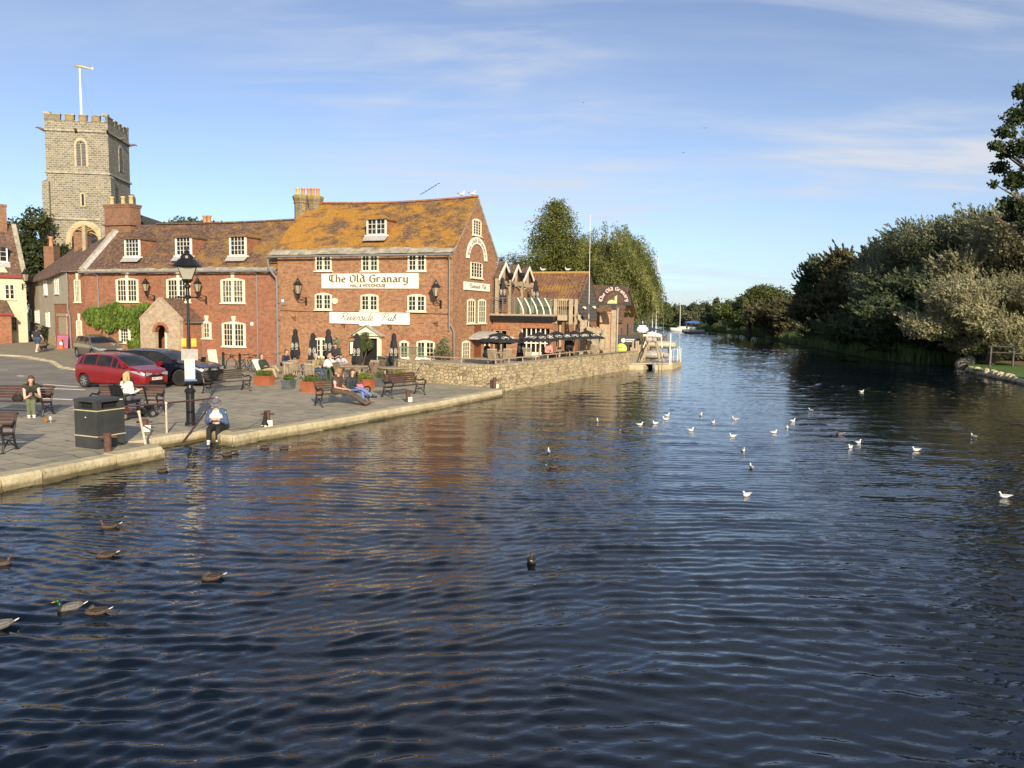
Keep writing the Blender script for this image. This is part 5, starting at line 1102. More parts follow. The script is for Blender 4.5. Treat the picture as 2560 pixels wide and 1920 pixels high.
pb = atd(1498, 785, 57); pc = atd(1527, 785, 56.5); m_ = MB(); m_.box(pb.x, pc.x, 56.5, 58.5, TZ, atd(1510, 783, 56.5).z); m_.box(pb.x-.06, pc.x+.06, 56.44, 58.56, atd(1510, 783, 56.5).z, atd(1510, 783, 56.5).z+.12); o = thing('brick_pier', 'pale brick block standing between the boarded gable and the sign post', 'wall'); m_.build('brickwork', brick_mat('pale_brick', (.52, .27, .13), (.40, .20, .10), (.62, .52, .34)), o)
# ---------- timber stairs and posts
S = thing('timber_staircase', 'heavy weathered timber stair tower with spindles beside the balcony', 'staircase', (0, 0, 0))
def tpost(mb, px0, px1, pyt, Y, zb=TZ, dep=.22):
    a = atd(px0, pyt, Y); b = atd(px1, pyt, Y); mb.box(a.x, b.x, Y, Y+dep, zb, a.z)
def X5(x): return 1180+x/3.95
def Y5(y): return 480+y/3.95
for a_, b_, yt, yb, Y in ((808, 845, 1055, 1300, 49.8), (960, 998, 1055, 1305, 49.4), (1015, 1045, 1058, 1370, 50.2), (862, 884, 1310, 1560, 50.4), (1070, 1105, 1270, 1600, 49.4), (1108, 1140, 1262, 1600, 50.3), (1132, 1165, 1330, 1560, 49.6), (1280, 1312, 1345, 1560, 50.5), (1318, 1352, 1355, 1560, 51.5)):
    m_ = MB(); tpost(m_, X5(a_), X5(b_), Y5(yt), Y, atd(1400, Y5(yb), Y).z); m_.build('post', M['oak'], S)
m_ = MB()
A = atd(X5(845), Y5(1070), 49.9); B_ = atd(X5(960), Y5(1070), 49.6)
for k in range(6): 
    x = A.x+(B_.x-A.x)*(k+.5)/6; m_.box(x-.022, x+.022, 49.75, 49.8, atd(1400, Y5(1215), 49.8).z, A.z)
m_.box(A.x, B_.x, 49.7, 49.85, A.z-.02, A.z+.1); m_.box(A.x, B_.x+.1, 49.66, 49.9, atd(1400, Y5(1268), 49.8).z, atd(1400, Y5(1215), 49.8).z)
A = atd(X5(765), Y5(1075), 50.2); B_ = atd(X5(808), Y5(1075), 50.2)
for k in range(3): x = A.x+(B_.x-A.x)*(k+.5)/3; m_.box(x-.02, x+.02, 50.1, 50.15, zd, A.z)
m_.box(A.x, B_.x, 50.05, 50.2, A.z, A.z+.1); m_.build('landing_railing', M['oak'], S)
m_ = MB(); A = atd(X5(1045), Y5(1190), 50.0); B_ = atd(X5(1260), Y5(1560), 50.0); 
for dy in (0, 1.1):
    m_.add([(A.x, 50+dy, A.z), (A.x, 50+dy, A.z-.35), (B_.x, 50+dy, B_.z-.35), (B_.x, 50+dy, B_.z), (A.x, 50.08+dy, A.z), (A.x, 50.08+dy, A.z-.35), (B_.x, 50.08+dy, B_.z-.35), (B_.x, 50.08+dy, B_.z)], [(0,1,2,3),(7,6,5,4),(0,4,5,1),(1,5,6,2),(2,6,7,3),(3,7,4,0)])
for k in range(9): t = (k+.5)/9; x = A.x+(B_.x-A.x)*t; z = A.z+(B_.z-A.z)*t; m_.box(x-.14, x+.14, 50.08, 51.1, z-.12, z-.07)
m_.build('steps', M['oak'], S)
m_ = MB()
for k in range(13):
    x = X5(1165+k*12); p = atd(x, Y5(1330+ (k % 3)*6), 52.5); m_.box(p.x-.045, p.x+.045, 52.5, 52.56, TZ, p.z)
m_.build('palisade', M['oak'], S)
# raking props
for a_, b_, c_, d_ in ((1262, 1555, 1312, 1350), ):
    p = atd(X5(a_), Y5(b_), 50.0); q_ = atd(X5(c_), Y5(d_), 50.6); m_ = MB(); m_.tube(p, q_, .16, .14, 6); m_.build('raking_post', M['oak'], S)
# flag mast
b_ = atd(1473, 775, 56); t_ = atd(1476, 536, 56); o = thing('mast', 'tall thin white mast in front of the boarded gable', 'mast', (b_.x, b_.y, TZ)); m_ = MB(); m_.tube((0, 0, 0), (t_.x-b_.x, 0, t_.z-TZ), .032, .014, 8); m_.tube((0, 0, 0), (0, 0, 1.2), .05, .05, 8); m_.build('pole', M['white'], o)
# arched sign on its post
pbs = atd(1532, 880, 53.2); o = thing('arched_pub_sign', 'black semicircular sign reading The Old Granary on a tall timber post', 'sign', (pbs.x, pbs.y, TZ), R(-4))
zc_ = atd(1535, 759, 53.2).z-TZ; rr = 84.6*53.2/1923/2; zt_ = atd(1535, 713, 53.2).z-TZ; rzv = zt_-zc_
m_ = MB(); m_.box(-.17, .17, -.1, .14, 0, zc_-.45); m_.build('post', M['oak'], o)
m_ = MB(); m_.box(.25, .33, .2, .28, 0, zc_-.3); m_.build('rear_pole', M['metal'], o)
m_ = MB(); m_.box(-.15, .15, -.07, .1, zc_-.45, zc_); m_.box(-rr-.02, rr+.02, -.05, .05, zc_-.1, zc_); m_.build('bracket', M['black'], o)
ri = .58; m_ = MB(); xo_ = .03
O_ = [(rr*math.cos(math.pi*i/24), zc_+rzv*math.sin(math.pi*i/24)) for i in range(25)]; I_ = [(rr*ri*math.cos(math.pi*i/24), zc_+(rzv-(1-ri)*rr)*math.sin(math.pi*i/24)) for i in range(25)]
for i in range(24): m_.prism([O_[i], O_[i+1], I_[i+1], I_[i]], -.04, .04)
m_.build('board', M['black'], o)
m_ = MB()
put_text(m_, arc_text('The Old Granary', rr, rzv, 0, R(171), R(9), ri+.12, .135, tracking=.25, space=.6, nib=(.19, .14), thin=.10), lambda a, b: (a, b+zc_), -.045, .0003); m_.build('lettering', M['gold'], o)
m_ = MB(); I2 = [(-.16+.3*math.cos(math.pi*i/8), zc_+.26*math.sin(math.pi*i/8)) for i in range(9)]; m_.prism(I2, -.02, .02); m_.prism([(.02, zc_), (.2, zc_), (.2, zc_+.6), (.02, zc_+.45)], -.03, .03); m_.build('sun_emblem', mat('sign_emblem', (.52, .48, .22), .6, .3, 9), o)
# black notice and yellow buoy beyond
p = atd(1560, 852, 56); o = thing('black_notice_board', 'black board with a small white emblem behind the arched sign post', 'sign', (p.x-.6, 56, TZ)); m_ = MB(); m_.box(0, 1.75, 0, .06, .15, atd(1560, 837, 56).z-TZ); m_.build('panel', M['black'], o); m_ = MB(); m_.lathe([(.14, 0), (.16, .01)], 12, c=(0, 0, 0), M=Matrix.Translation((.55, -.012, .95)) @ Matrix.Rotation(math.pi/2, 4, 'X')); m_.box(.75, 1.35, -.012, 0, .98, 1.05); m_.box(.75, 1.2, -.012, 0, .86, .91); m_.build('emblem', M['white'], o)
p = at(1553, 862, TZ); m_ = MB(); m_.ball((0, 0, .4), .42, .4, .42, 12, 8); tag(m_.build('buoy', mat('lime_buoy', (.62, .68, .12), .6, .15, 4), loc=(atd(1553, 860, 54).x, 54, TZ), smooth=True), 'lime yellow round buoy on the ground beside the arched sign', 'buoy')
# terrace fence rail on the wall
rf = thing('terrace_railing', 'low timber rail running along the top of the terrace wall', 'railing', (0, 0, 0)); m_ = MB(); P_ = [Bp+Vector((.1, .3, 0)), Cp+Vector((.05, .5, 0)), Dp+Vector((-.5, 0, 0))]
for a, b, z in ((P_[0], P_[1], 1.37), (P_[1], P_[2], 1.37)):
    d = (b-a); n = int(d.length/1.5)
    for i in range(n+1): q_ = a+d*i/n; m_.box(q_.x-.025, q_.x+.025, q_.y-.025, q_.y+.025, z, z+.2)
    a2 = a.copy(); b2 = b.copy(); a2.z = b2.z = z+.22; m_.tube(a2, b2, .032, n=5)
m_.build('rail', M['oak'], rf)
# ================================================================= PONTOON
P0 = at(1637, 928, 0); P1_ = at(1703, 917, 0); pang = math.atan2(P1_.y-P0.y, P1_.x-P0.x)
PO = thing('pontoon', 'timber work pontoon with an A shaped frame and white railings', 'pontoon', (0, 0, 0))
L0 = at(1573, 927, 0); L1 = at(1609, 927, 0)
def slab(mb, pts, z0, z1): mb.prism([(p[0], p[1]) for p in pts], z0, z1, 'z')
M['deckwood'] = mat('pale_deck_timber', (.45, .38, .24), .85, .3, 4, bump=.3)
u1 = (at(1681, 926, 0)-P0); u1.z = 0; v1 = P1_-at(1681, 926, 0); v1.z = 0
m_ = MB(); slab(m_, (P0, P0+u1, P0+u1+v1, P0+v1), .03, .42); m_.build('float', M['deckwood'], PO)
m_ = MB(); slab(m_, (L0, L1, L1+v1*.8, L0+v1*.8), .03, .42); m_.build('float', M['deckwood'], PO)
m_ = MB(); dk0 = P0+(L1-P0)*.9; slab(m_, (L0+v1*.12, P0+u1*.98+v1*.12, P0+u1*.98+v1*.98, L0+v1*.98), .42, .50); m_.build('deck', M['oak'], PO)
zt_ = .5
def pd(px, py): p = at(px, py, .5); return p
m_ = MB()
rails = [pd(1693, 903), pd(1701, 905), pd(1677, 912), pd(1684, 902), pd(1662, 904), pd(1652, 898), pd(1640, 897)]
for i, p in enumerate(rails[:4]+[pd(1697, 899), pd(1673, 906)]): m_.tube(p, p+Vector((0, 0, 1.0)), .03, n=5)
m_.tube(rails[2]+Vector((0, 0, .98)), rails[1]+Vector((0, 0, .98)), .02, n=5); m_.tube(rails[2]+Vector((0, 0, .5)), rails[1]+Vector((0, 0, .5)), .015, n=5); m_.tube(rails[1]+Vector((0, 0, .98)), rails[3]+Vector((0, 0, .98)), .02, n=5)
m_.build('railing', M['white'], PO)
m_ = MB(); p = pd(1674, 913); t_ = p+Vector((0, 0, 0)); top = atd(1675, 834, p.y); m_.tube(p, (p.x, p.y, top.z-.5), .035, n=6); m_.tube((p.x, p.y, top.z-.55), (p.x, p.y, top.z), .05, .045, 8); m_.build('light_pole', M['white'], PO)
apx = atd(1631, 853, 55.3); m_ = MB()
for px_, py_, dy in ((1601, 907, 0), (1609, 905, 1.2), (1660, 907, 0), (1652, 905, 1.2)):
    f = pd(px_, py_); f.y += dy*.3; m_.tube(f, (apx.x+(.25 if px_ > 1630 else -.25), apx.y+(dy-.6)*.4, apx.z), .085, .07, 6)
m_.build('timber_frame', M['oak'], PO)
a_ = atd(1606, 838, 55.3); b_ = atd(1653, 838, 55.3); m_ = MB(); m_.box(a_.x, b_.x, 55.0, 55.2, a_.z-.06, a_.z+.06); 
for x0_, x1_ in ((a_.x+.35, a_.x+.05), (b_.x-.05, b_.x+.05)): m_.tube((x0_, 55.1, a_.z), (x1_, 55.1, a_.z-.9), .04, n=6)
m_.build('davit_bar', M['white'], PO)
o = thing('hanging_tank', 'grey plastic tank hung under the white bar of the pontoon frame', 'tank', (apx.x-.2, 55.2, apx.z)); m_ = MB(); m_.loft([(-.45, 0, .12, .2, .1), (-.35, 0, .14, .3, .24), (.1, 0, .14, .32, .27), (.15, 0, .14, .3, .25)], 10); m_.loft([(.2, 0, .16, .22, .22), (.5, 0, .12, .24, .26), (.58, 0, .1, .18, .2)], 10); m_.build('tank', mat('grey_tank', (.36, .34, .29), .6, .3, 6), o, smooth=True); o.scale = (.8, .8, .8)
p = pd(1633, 898); o = thing('dinghy', 'small upturned pale dinghy lying on the pontoon deck', 'dinghy', (p.x, p.y, .5), R(10)); m_ = MB(); m_.loft([(-.9, 0, .35, .1, .1), (-.7, 0, .35, .5, .3), (.2, 0, .35, .6, .36), (1.1, 0, .3, .3, .22), (1.3, 0, .28, .04, .05)], 12); m_.build('hull', mat('dinghy_white', (.38, .36, .31), .5, .25, 5), o, smooth=True)
p = pd(1661, 890); o = thing('dinghy', 'cream inflatable dinghy raised behind the right leg of the pontoon frame', 'dinghy', (p.x-.1, p.y+1.5, .5), R(-5)); m_ = MB(); m_.loft([(-1.5, 0, .9, .4, .2), (-1.3, 0, .9, .55, .3), (.5, 0, .88, .6, .32), (1.2, 0, .85, .4, .25), (1.35, 0, .85, .1, .1)], 12); m_.build('hull', mat('dinghy_cream', (.46, .41, .30), .5, .15, 5), o, smooth=True); m_ = MB(); m_.box(-1, -.9, -.4, .4, 0, .7); m_.box(.7, .8, -.4, .4, 0, .7); m_.build('cradle', M['oak'], o)
pf = thing('palisade_fence', 'uneven row of pale timber stakes between the wall end and the pontoon', 'fence', (0, 0, 0))
for k in range(9):
    px_ = 1577+k*4.3; p = atd(px_, 905, 54.6+k*.15); t_ = atd(px_, 846+random.Random(k).uniform(0, 26), 54.6+k*.15); m_ = MB(); m_.box(p.x-.055, p.x+.055, p.y, p.y+.1, .3, t_.z); m_.build('stake', M['oak'], pf)
# posts and dark pole near willow
for px_, pt, nm, lb_ in ((1572, 810, 'mooring_post', 'tall black mooring post rising in front of the willow'), ): 
    p = atd(px_, 860, 57); m_ = MB(); m_.tube((0, 0, 0), (0, 0, atd(px_, pt, 57).z), .17, .16, 8); m_.tube((-.5, 0, 0), (-.5, 0, atd(px_, pt, 57).z-.3), .13, .12, 8); tag(m_.build(nm, M['oakdk'], loc=(p.x, 57, 0)), lb_, 'post')
# ================================================================= TREES
def quads_mesh(name, P, D, Nn, ln, wd, tint, mt, parent=None):
    """P centres, D leaf direction, Nn approx normal ; each leaf is a rhombus of length ln, width wd"""
    n = len(P); D = D/np.maximum(np.linalg.norm(D, axis=1, keepdims=True), 1e-6); S = np.cross(D, Nn); S /= np.maximum(np.linalg.norm(S, axis=1, keepdims=True), 1e-6)
    ln = np.broadcast_to(np.asarray(ln, float).reshape(-1, 1), (n, 1)); wd = np.broadcast_to(np.asarray(wd, float).reshape(-1, 1), (n, 1))
    V = np.empty((n, 4, 3)); V[:, 0] = P-D*ln/2; V[:, 1] = P+S*wd/2-D*ln*.05; V[:, 2] = P+D*ln/2; V[:, 3] = P-S*wd/2-D*ln*.05
    me = bpy.data.meshes.new(name); me.vertices.add(4*n); me.vertices.foreach_set('co', V.reshape(-1)); me.loops.add(4*n); me.loops.foreach_set('vertex_index', np.arange(4*n, dtype=np.int32))
    me.polygons.add(n); me.polygons.foreach_set('loop_start', np.arange(0, 4*n, 4, dtype=np.int32)); me.polygons.foreach_set('loop_total', np.full(n, 4, dtype=np.int32))
    a = me.attributes.new('tint', 'FLOAT', 'POINT'); a.data.foreach_set('value', np.repeat(tint, 4).astype(np.float32)); me.update(); me.materials.append(mt)
    o = bpy.data.objects.new(name, me); C.objects.link(o)
    if parent: o.parent = parent
    return o
def unit(r, n):
    v = r.normal(size=(n, 3)); return v/np.linalg.norm(v, axis=1, keepdims=True)
def blob_leaves(r, clusters, n, shell=.55, squash=1):
    c = np.array(clusters); vol = (c[:, 3]*c[:, 4]*c[:, 5])**(2/3); idx = r.choice(len(c), n, p=vol/vol.sum()); u = unit(r, n); rad = shell+(1-shell)*r.random((n, 1))**.8
    bump = 1+.16*np.sin(u[:, :1]*7+idx[:, None])*np.cos(u[:, 1:2]*6+idx[:, None]*2)+r.normal(size=(n, 1))*.07
    return c[idx, :3]+u*rad*c[idx, 3:6]*bump, u, idx
def sub_clusters(r, c, R_, k, f=.38, low=-.35):
    out = []
    for _ in range(k):
        u = unit(r, 1)[0]
        if u[2] < low: u[2] = -u[2]*.5
        s = f*r.uniform(.7, 1.25); q = r.uniform(.62, .92); out.append((c[0]+u[0]*R_[0]*q, c[1]+u[1]*R_[1]*q, c[2]+u[2]*R_[2]*q, R_[0]*s, R_[1]*s, R_[2]*s*.85))
    out.append((c[0], c[1], c[2], R_[0]*.55, R_[1]*.55, R_[2]*.6)); return out
M['bark'] = mat('tree_bark', (.11, .085, .055), .95, .35, 3, bump=.6)
def trunk(parent, h, r0, targets, seed=0, base=(0, 0, 0)):
    r = random.Random(seed); m = MB(); top = Vector((base[0], base[1], base[2]+h)); b = Vector(base); mid = b.lerp(top, .5)+Vector((r.uniform(-.3, .3), r.uniform(-.3, .3), 0)); m.path([b-Vector((0, 0, .3)), mid, top], [r0, r0*.8, r0*.55], 8)
    for t in targets:
        t = Vector(t); s = b.lerp(top, r.uniform(.55, 1)); k = s.lerp(t, .5)+Vector((0, 0, r.uniform(-.1, .4))); m.path([s, k, t], [r0*.42, r0*.26, r0*.08], 5)
    return m.build('trunk', M['bark'], parent)
LM = {}
def lm(key, dark, light, trans=.3, rough=.6):
    if key not in LM: LM[key] = leaf_mat('leaves_'+key, dark, light, trans, rough)
    return LM[key]
def broadleaf(name, label, cat, loc, R_, zc, n, leaf, mt, seed, k=16, f=.38, aspect=1.6, group=None, wind=None, low=-.35, trunk_h=None, flat=None):
    r = np.random.default_rng(seed); t = thing(name, label, cat, loc, 0, group); cl = sub_clusters(r, (0, 0, zc), R_, k, f, low); P, u, idx = blob_leaves(r, cl, n)
    ok = P[:, 2] > .15; P, u, idx = P[ok], u[ok], idx[ok]; m = len(P)
    D = unit(r, m)+(np.array(wind) if wind is not None else np.array((0, 0, -.3))); N_ = u*1.0+unit(r, m)*.6+np.array((0, 0, .3))
    tint = np.clip(.5+.28*r.normal(size=m)+(np.random.default_rng(seed+9).random(len(cl))[idx]-.5)*.5, 0, 1)
    if wind is not None and wind[0]:          # feathery shoots standing out of the crown
        ns = n//70; us = unit(r, ns); us[:, 2] = np.abs(us[:, 2])*r.choice([1, 1, 1, -.6], ns); ci = r.choice(len(cl), ns); cc = np.array(cl)[ci]; S0 = cc[:, :3]+us*cc[:, 3:6]*.92; dr = us*.7+np.array(wind)*np.array((.7, .7, .8))+r.normal(size=(ns, 3))*.3; dr /= np.linalg.norm(dr, axis=1, keepdims=True); Ls = r.uniform(.4, 1.25, ns)*(.35+leaf*6)
        K = 22; tt = r.random((ns, K)); Q = (S0[:, None]+dr[:, None]*(tt*Ls[:, None])[..., None]+r.normal(size=(ns, K, 3))*.05).reshape(-1, 3); Dq = (np.repeat(dr, K, 0)+unit(r, ns*K)*.5); okq = Q[:, 2] > .3
        P = np.concatenate([P, Q[okq]]); D = np.concatenate([D, Dq[okq]]); N_ = np.concatenate([N_, (unit(r, ns*K)+np.repeat(us, K, 0))[okq]]); tint = np.concatenate([tint, np.clip(np.repeat(r.random(ns), K)*.6+.4*r.random(ns*K)+.15, 0, 1)[okq]]); m = len(P)
    sz = leaf*r.uniform(.6, 1.35, size=m); quads_mesh('crown', P, D, N_, sz*aspect, sz, tint, mt, t)
    th = trunk_h or max(.6, zc-R_[2]*.3); trunk(t, th, max(.12, R_[0]*.07), [c[:3] for c in cl[:7]], seed); return t
def willow(name, label, loc, R_, zc, zlow, ns, mt, seed, leaf=.16, sway=(.15, 0, 0), group=None, trunkr=.4):
    """weeping strands from an uneven dome"""
    r = np.random.default_rng(seed); t = thing(name, label, 'tree', loc, 0, group); u = unit(r, ns); u[:, 2] = np.abs(u[:, 2])*.9+.02; lob = 1+.14*np.sin(np.arctan2(u[:, 1], u[:, 0])*3+seed)+.10*np.sin(np.arctan2(u[:, 1], u[:, 0])*7+u[:, 2]*9)
    q = (.55+.5*r.random(ns)**.6)*lob; S = u*np.array(R_)*q[:, None]; S[:, 2] = u[:, 2]*R_[2]*q
    L = (.8+1.9*r.random(ns)*(1-.4*u[:, 2])); K = 16; tt = np.linspace(0, 1, K)
    P = S[:, None, :]+np.zeros((ns, K, 3)); out = u[:, None, :]*np.array((.9, .9, .0)); P = P+out*(tt[None, :, None]**.6)*.7; P[:, :, 2] += .25*np.sin(tt*3.1)[None]-L[:, None]*tt[None]**1.5; P += np.array(sway)*(tt**1.5)[None, :, None]*L[:, None, None]
    P = P+r.normal(size=P.shape)*.11; D = np.gradient(P, axis=1); P = P.reshape(-1, 3); D = D.reshape(-1, 3)/.15+unit(r, len(P))*.45; P[:, 2] += zc
    ok = P[:, 2] > zlow; P, D = P[ok], D[ok]; n = len(P); sid = np.repeat(np.arange(ns), K)[ok]; ts = np.random.default_rng(seed+3).random(ns); cl_ = .5+.5*np.sin(S[:, 0]*2.1+S[:, 2]*1.7+seed)
    tint = np.clip(-.05+.45*ts[sid]**1.5+.55*cl_[sid]+.2*r.normal(size=n), 0, 1); nn = unit(r, n)+np.repeat(u, K, axis=0)[ok]*.8; quads_mesh('crown', P, D, nn, leaf*r.uniform(1.2, 2.4, n), leaf*.42*r.uniform(.7, 1.3, n), tint, mt, t)
    trunk(t, zc, trunkr, [(S[i, 0]*.8, S[i, 1]*.8, S[i, 2]*.8+zc) for i in range(0, 9)], seed); return t
def conifer(name, label, loc, H, Rb, n, mt, seed, leaf=.16, group=None, zb=1.0):
    r = np.random.default_rng(seed); t = thing(name, label, 'tree', loc, 0, group); nb = 150; P = []; Dl = []; T_ = []; br = MB()
    for i in range(nb):
        f = (i/nb)**1.1; z = zb+(H-zb)*f; R2 = Rb*(1-f)**.62*r.uniform(.65, 1.18)+.3; a = i*2.4+r.normal()*.4; k = int(n/nb*(.25+1.5*(1-f))); s = r.random(k)**.65
        up = .25*R2; x = np.cos(a)*R2*s; y = np.sin(a)*R2*s; zz = z+up*s-.35*R2*s*s; w = .28+.35*R2*.35*(1-abs(s-.6)); Q = np.stack([x, y, zz], 1)+r.normal(size=(k, 3))*np.stack([w, w, w*.55], 1)
        P.append(Q); Dl.append(np.tile((np.cos(a), np.sin(a), -.5), (k, 1))+unit(r, k)*.8); T_.append(np.full(k, r.random()*.5)+r.random(k)*.5)
        if i % 3 == 0: br.tube((0, 0, z), (math.cos(a)*R2*.8, math.sin(a)*R2*.8, z+up*.6-.2*R2), .05*(1-f)+.02, .01, 4)
    P = np.concatenate(P); Dl = np.concatenate(Dl); T_ = np.concatenate(T_); quads_mesh('crown', P, Dl, unit(r, len(P))+np.array((0, -.4, .5)), leaf*r.uniform(.8, 1.9, len(P)), leaf*.55, T_, mt, t)
    br.path([(0, 0, -.3), (0, 0, H*.5), (0, 0, H*.97)], [Rb*.09, Rb*.05, .03], 7); br.build('trunk', M['bark'], t); return t
gA = lm('yew', (.022, .032, .010), (.085, .105, .030)); gB = lm('conifer', (.022, .036, .009), (.24, .26, .06)); gW = lm('weeping', (.04, .058, .016), (.40, .41, .13), .4); gG = lm('greywillow', (.05, .058, .026), (.46, .43, .25), .35, .55)
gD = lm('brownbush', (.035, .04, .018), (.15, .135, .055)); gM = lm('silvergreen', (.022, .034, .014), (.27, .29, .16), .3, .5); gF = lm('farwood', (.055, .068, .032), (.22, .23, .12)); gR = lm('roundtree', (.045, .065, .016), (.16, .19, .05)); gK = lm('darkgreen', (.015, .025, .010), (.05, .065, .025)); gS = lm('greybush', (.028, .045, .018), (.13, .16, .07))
# left and behind the roofs
p = atd(50, 700, 82); broadleaf('yew_tree', 'dark bushy evergreen behind the cream house at the far left', 'tree', (p.x, 82, .8), (5.6, 4.5, 6.5), 6.6, 26000, .22, gA, 11, 26, .3)
p = atd(485, 600, 92); broadleaf('evergreen_oak', 'rounded green treetop rising behind the brick house roof', 'tree', (p.x, 92, .8), (7.4, 4, 3.6), 9.6, 24000, .22, lm('holm', (.035, .05, .018), (.14, .165, .07)), 12, 30, .30, trunk_h=7)
for i, (px_, pt, Y, w) in enumerate(((1256, 642, 96, 1.0), (1285, 634, 98, 1.0), (1308, 640, 96, .9))):
    p = atd(px_, pt, Y); conifer('poplar_tree', ['small poplar with a ragged tip just right of the gable', 'tallest of the small poplars beside the gable', 'rightmost of the small poplars beside the gable'][i], (p.x, Y, .8), p.z-.8, w*1.3, 3500, gS, 30+i, .2, 'small poplars beside the gable', 5)
p = atd(1397, 512, 76); conifer('conifer_tree', 'tall ragged dark green conifer behind the pub wing', (p.x-.3, 76, .8), p.z-.5, 4.9, 60000, gB, 40, .18, zb=2.0)
p = atd(1340, 700, 80); broadleaf('green_tree', 'bushy green tree at the foot of the tall conifer', 'tree', (p.x, 80, .8), (2.6, 2.6, 3.0), 5.2, 9000, .2, gB, 41, 14)
p = atd(1545, 640, 73); willow('weeping_willow', 'large weeping willow with yellow green strands by the water', (p.x-.1, 74, .8), (3.9, 4.2, 6.6), 4.4, .35, 4600, gW, 50, .17)
p = atd(1500, 640, 78); willow('weeping_willow', 'paler willow crown behind the boarded gable, left of the big willow', (p.x-1.5, 79, .8), (4.0, 4.0, 5.4), 5.2, 2, 2800, gW, 51, .17)
# right bank, near
def rtree(px_, py_top, Y, wpx, mt, seed, n, leaf, label, name='willow_tree', wind=(-.7, .2, .7), k=18, f=.36, low=-.95, aspect=2.4, depth=1.0, zlow=.2):
    c = atd(px_, py_top, Y); h = c.z-.45; Rx = wpx*Y/F/2; zc = zlow+(h-zlow)*.52; Rz = (h-zlow)*.5
    return broadleaf(name, label, 'tree', (c.x, Y, .45), (Rx, Rx*depth, Rz), zc, n, leaf, mt, seed, k, f, aspect, 'trees along the right bank', wind, low)
rtree(2492, 700, 58, 350, gG, 60, 60000, .10, 'nearest pale willow, its sunlit silvery crown leaning over the lawn', zlow=.2, low=-.95)
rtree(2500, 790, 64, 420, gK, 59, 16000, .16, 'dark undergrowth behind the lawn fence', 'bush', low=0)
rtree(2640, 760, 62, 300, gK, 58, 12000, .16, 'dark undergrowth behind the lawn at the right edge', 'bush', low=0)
rtree(2560, 520, 66, 400, gG, 61, 75000, .115, 'tall pale willow at the right edge behind the nearest one')
rtree(2375, 552, 74, 400, gM, 62, 110000, .105, 'broad willow with silvery windblown top in the middle of the right bank', k=26, low=-.8)
rtree(2330, 690, 66, 300, gS, 63, 16000, .18, 'dull green bush below the broad silvery willow', 'bush')
rtree(2225, 612, 84, 190, gD, 64, 20000, .2, 'brownish pointed tree left of the broad silvery willow', 'alder_tree')
rtree(2135, 632, 92, 180, gD, 65, 20000, .2, 'middle one of three brownish trees on the right bank', 'alder_tree')
rtree(2190, 760, 80, 220, gS, 66, 13000, .2, 'grey green shrub mass in front of the brownish trees', 'bush')
rtree(2058, 655, 98, 130, gS, 67, 13000, .19, 'thin grey tree at the left end of the tall right bank trees', 'alder_tree', f=.30)
rtree(2060, 740, 96, 170, gD, 68, 12000, .22, 'low brown bush under the thin grey tree', 'bush')
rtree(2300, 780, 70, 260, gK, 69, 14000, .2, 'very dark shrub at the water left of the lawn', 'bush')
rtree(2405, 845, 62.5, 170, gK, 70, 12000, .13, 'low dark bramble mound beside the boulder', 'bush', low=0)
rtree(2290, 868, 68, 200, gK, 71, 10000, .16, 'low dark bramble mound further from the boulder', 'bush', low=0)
rtree(1960, 755, 125, 190, gD, 72, 11000, .26, 'rounded brownish willow bush right of the big round tree', 'bush')
rtree(1880, 708, 150, 175, gR, 73, 22000, .30, 'big round green tree in the middle distance on the right bank', 'round_tree', wind=(0, 0, .3), aspect=1.3)
rtree(1920, 725, 145, 130, gR, 74, 9000, .30, 'smaller round green tree joined to the big round one', 'round_tree', wind=(0, 0, .3), aspect=1.3)
# tall dark tree entering at the right edge : overhanging branches
p = atd(2640, 500, 40); o = thing('oak_tree', 'tall dark tree at the right edge with leafy branches reaching into the sky', 'tree', (p.x, 40, .45)); r = np.random.default_rng(80); cl = []
for a, b, s in ((2560, 225, .9), (2545, 290, 1.1), (2515, 330, .8), (2490, 365, .6), (2555, 370, 1.2), (2500, 420, .8), (2540, 450, 1.1), (2485, 460, .45), (2520, 510, .9), (2560, 520, 1.2), (2590, 240, 1.3), (2620, 330, 1.8), (2640, 450, 2.0), (2510, 385, .6), (2525, 545, .6), (2476, 535, .25), (2600, 550, 1.6)):
    q_ = atd(a, b, 40+r.normal()*.8); cl.append((q_.x-p.x, q_.y-40, q_.z-.45, s*.66, s*.66, s*.5))
P, u, idx = blob_leaves(r, cl, 9500, .1); quads_mesh('crown', P, unit(r, len(P)), unit(r, len(P)), .19*r.uniform(.7, 1.3, len(P)), .15, r.random(len(P)), lm('oak', (.015, .028, .010), (.08, .11, .035)), o)
m_ = MB(); m_.path([(0, 0, -.4), (-.2, 0, 6), (0, 0, 17)], [.5, .4, .12], 8)
for c_ in cl: m_.path([(-.1, 0, max(2, c_[2]-2.5)), (c_[0]*.55, c_[1]*.5, c_[2]-.8), (c_[0], c_[1], c_[2])], [.13, .07, .02], 5)
m_.build('trunk', M['bark'], o)
# trees just outside the frame to the right : they throw the shade over the right bank
for i, (x, y, h, w) in enumerate(((52, 50, 19, 6), (60, 42, 20, 7), (66, 60, 19, 8), (53, 64, 17, 5), (60, 75, 16, 7), (72, 48, 18, 8), (56, 90, 15, 6))):
    broadleaf('shade_tree', ['broad tree just outside the right edge of the view', 'second tree beyond the right edge of the view', 'tree behind the second tree outside the view', 'smaller tree right of the pale willows outside the view', 'tree behind the tall pale willow', 'tallest tree far right of the view', 'tree hidden behind the brownish trees'][i], 'tree', (x, y, .45), (w, w, h*.46), h*.53, 9000, .42, gK, 90+i, 18, .4, 1.4, 'trees beyond the right edge of the view')
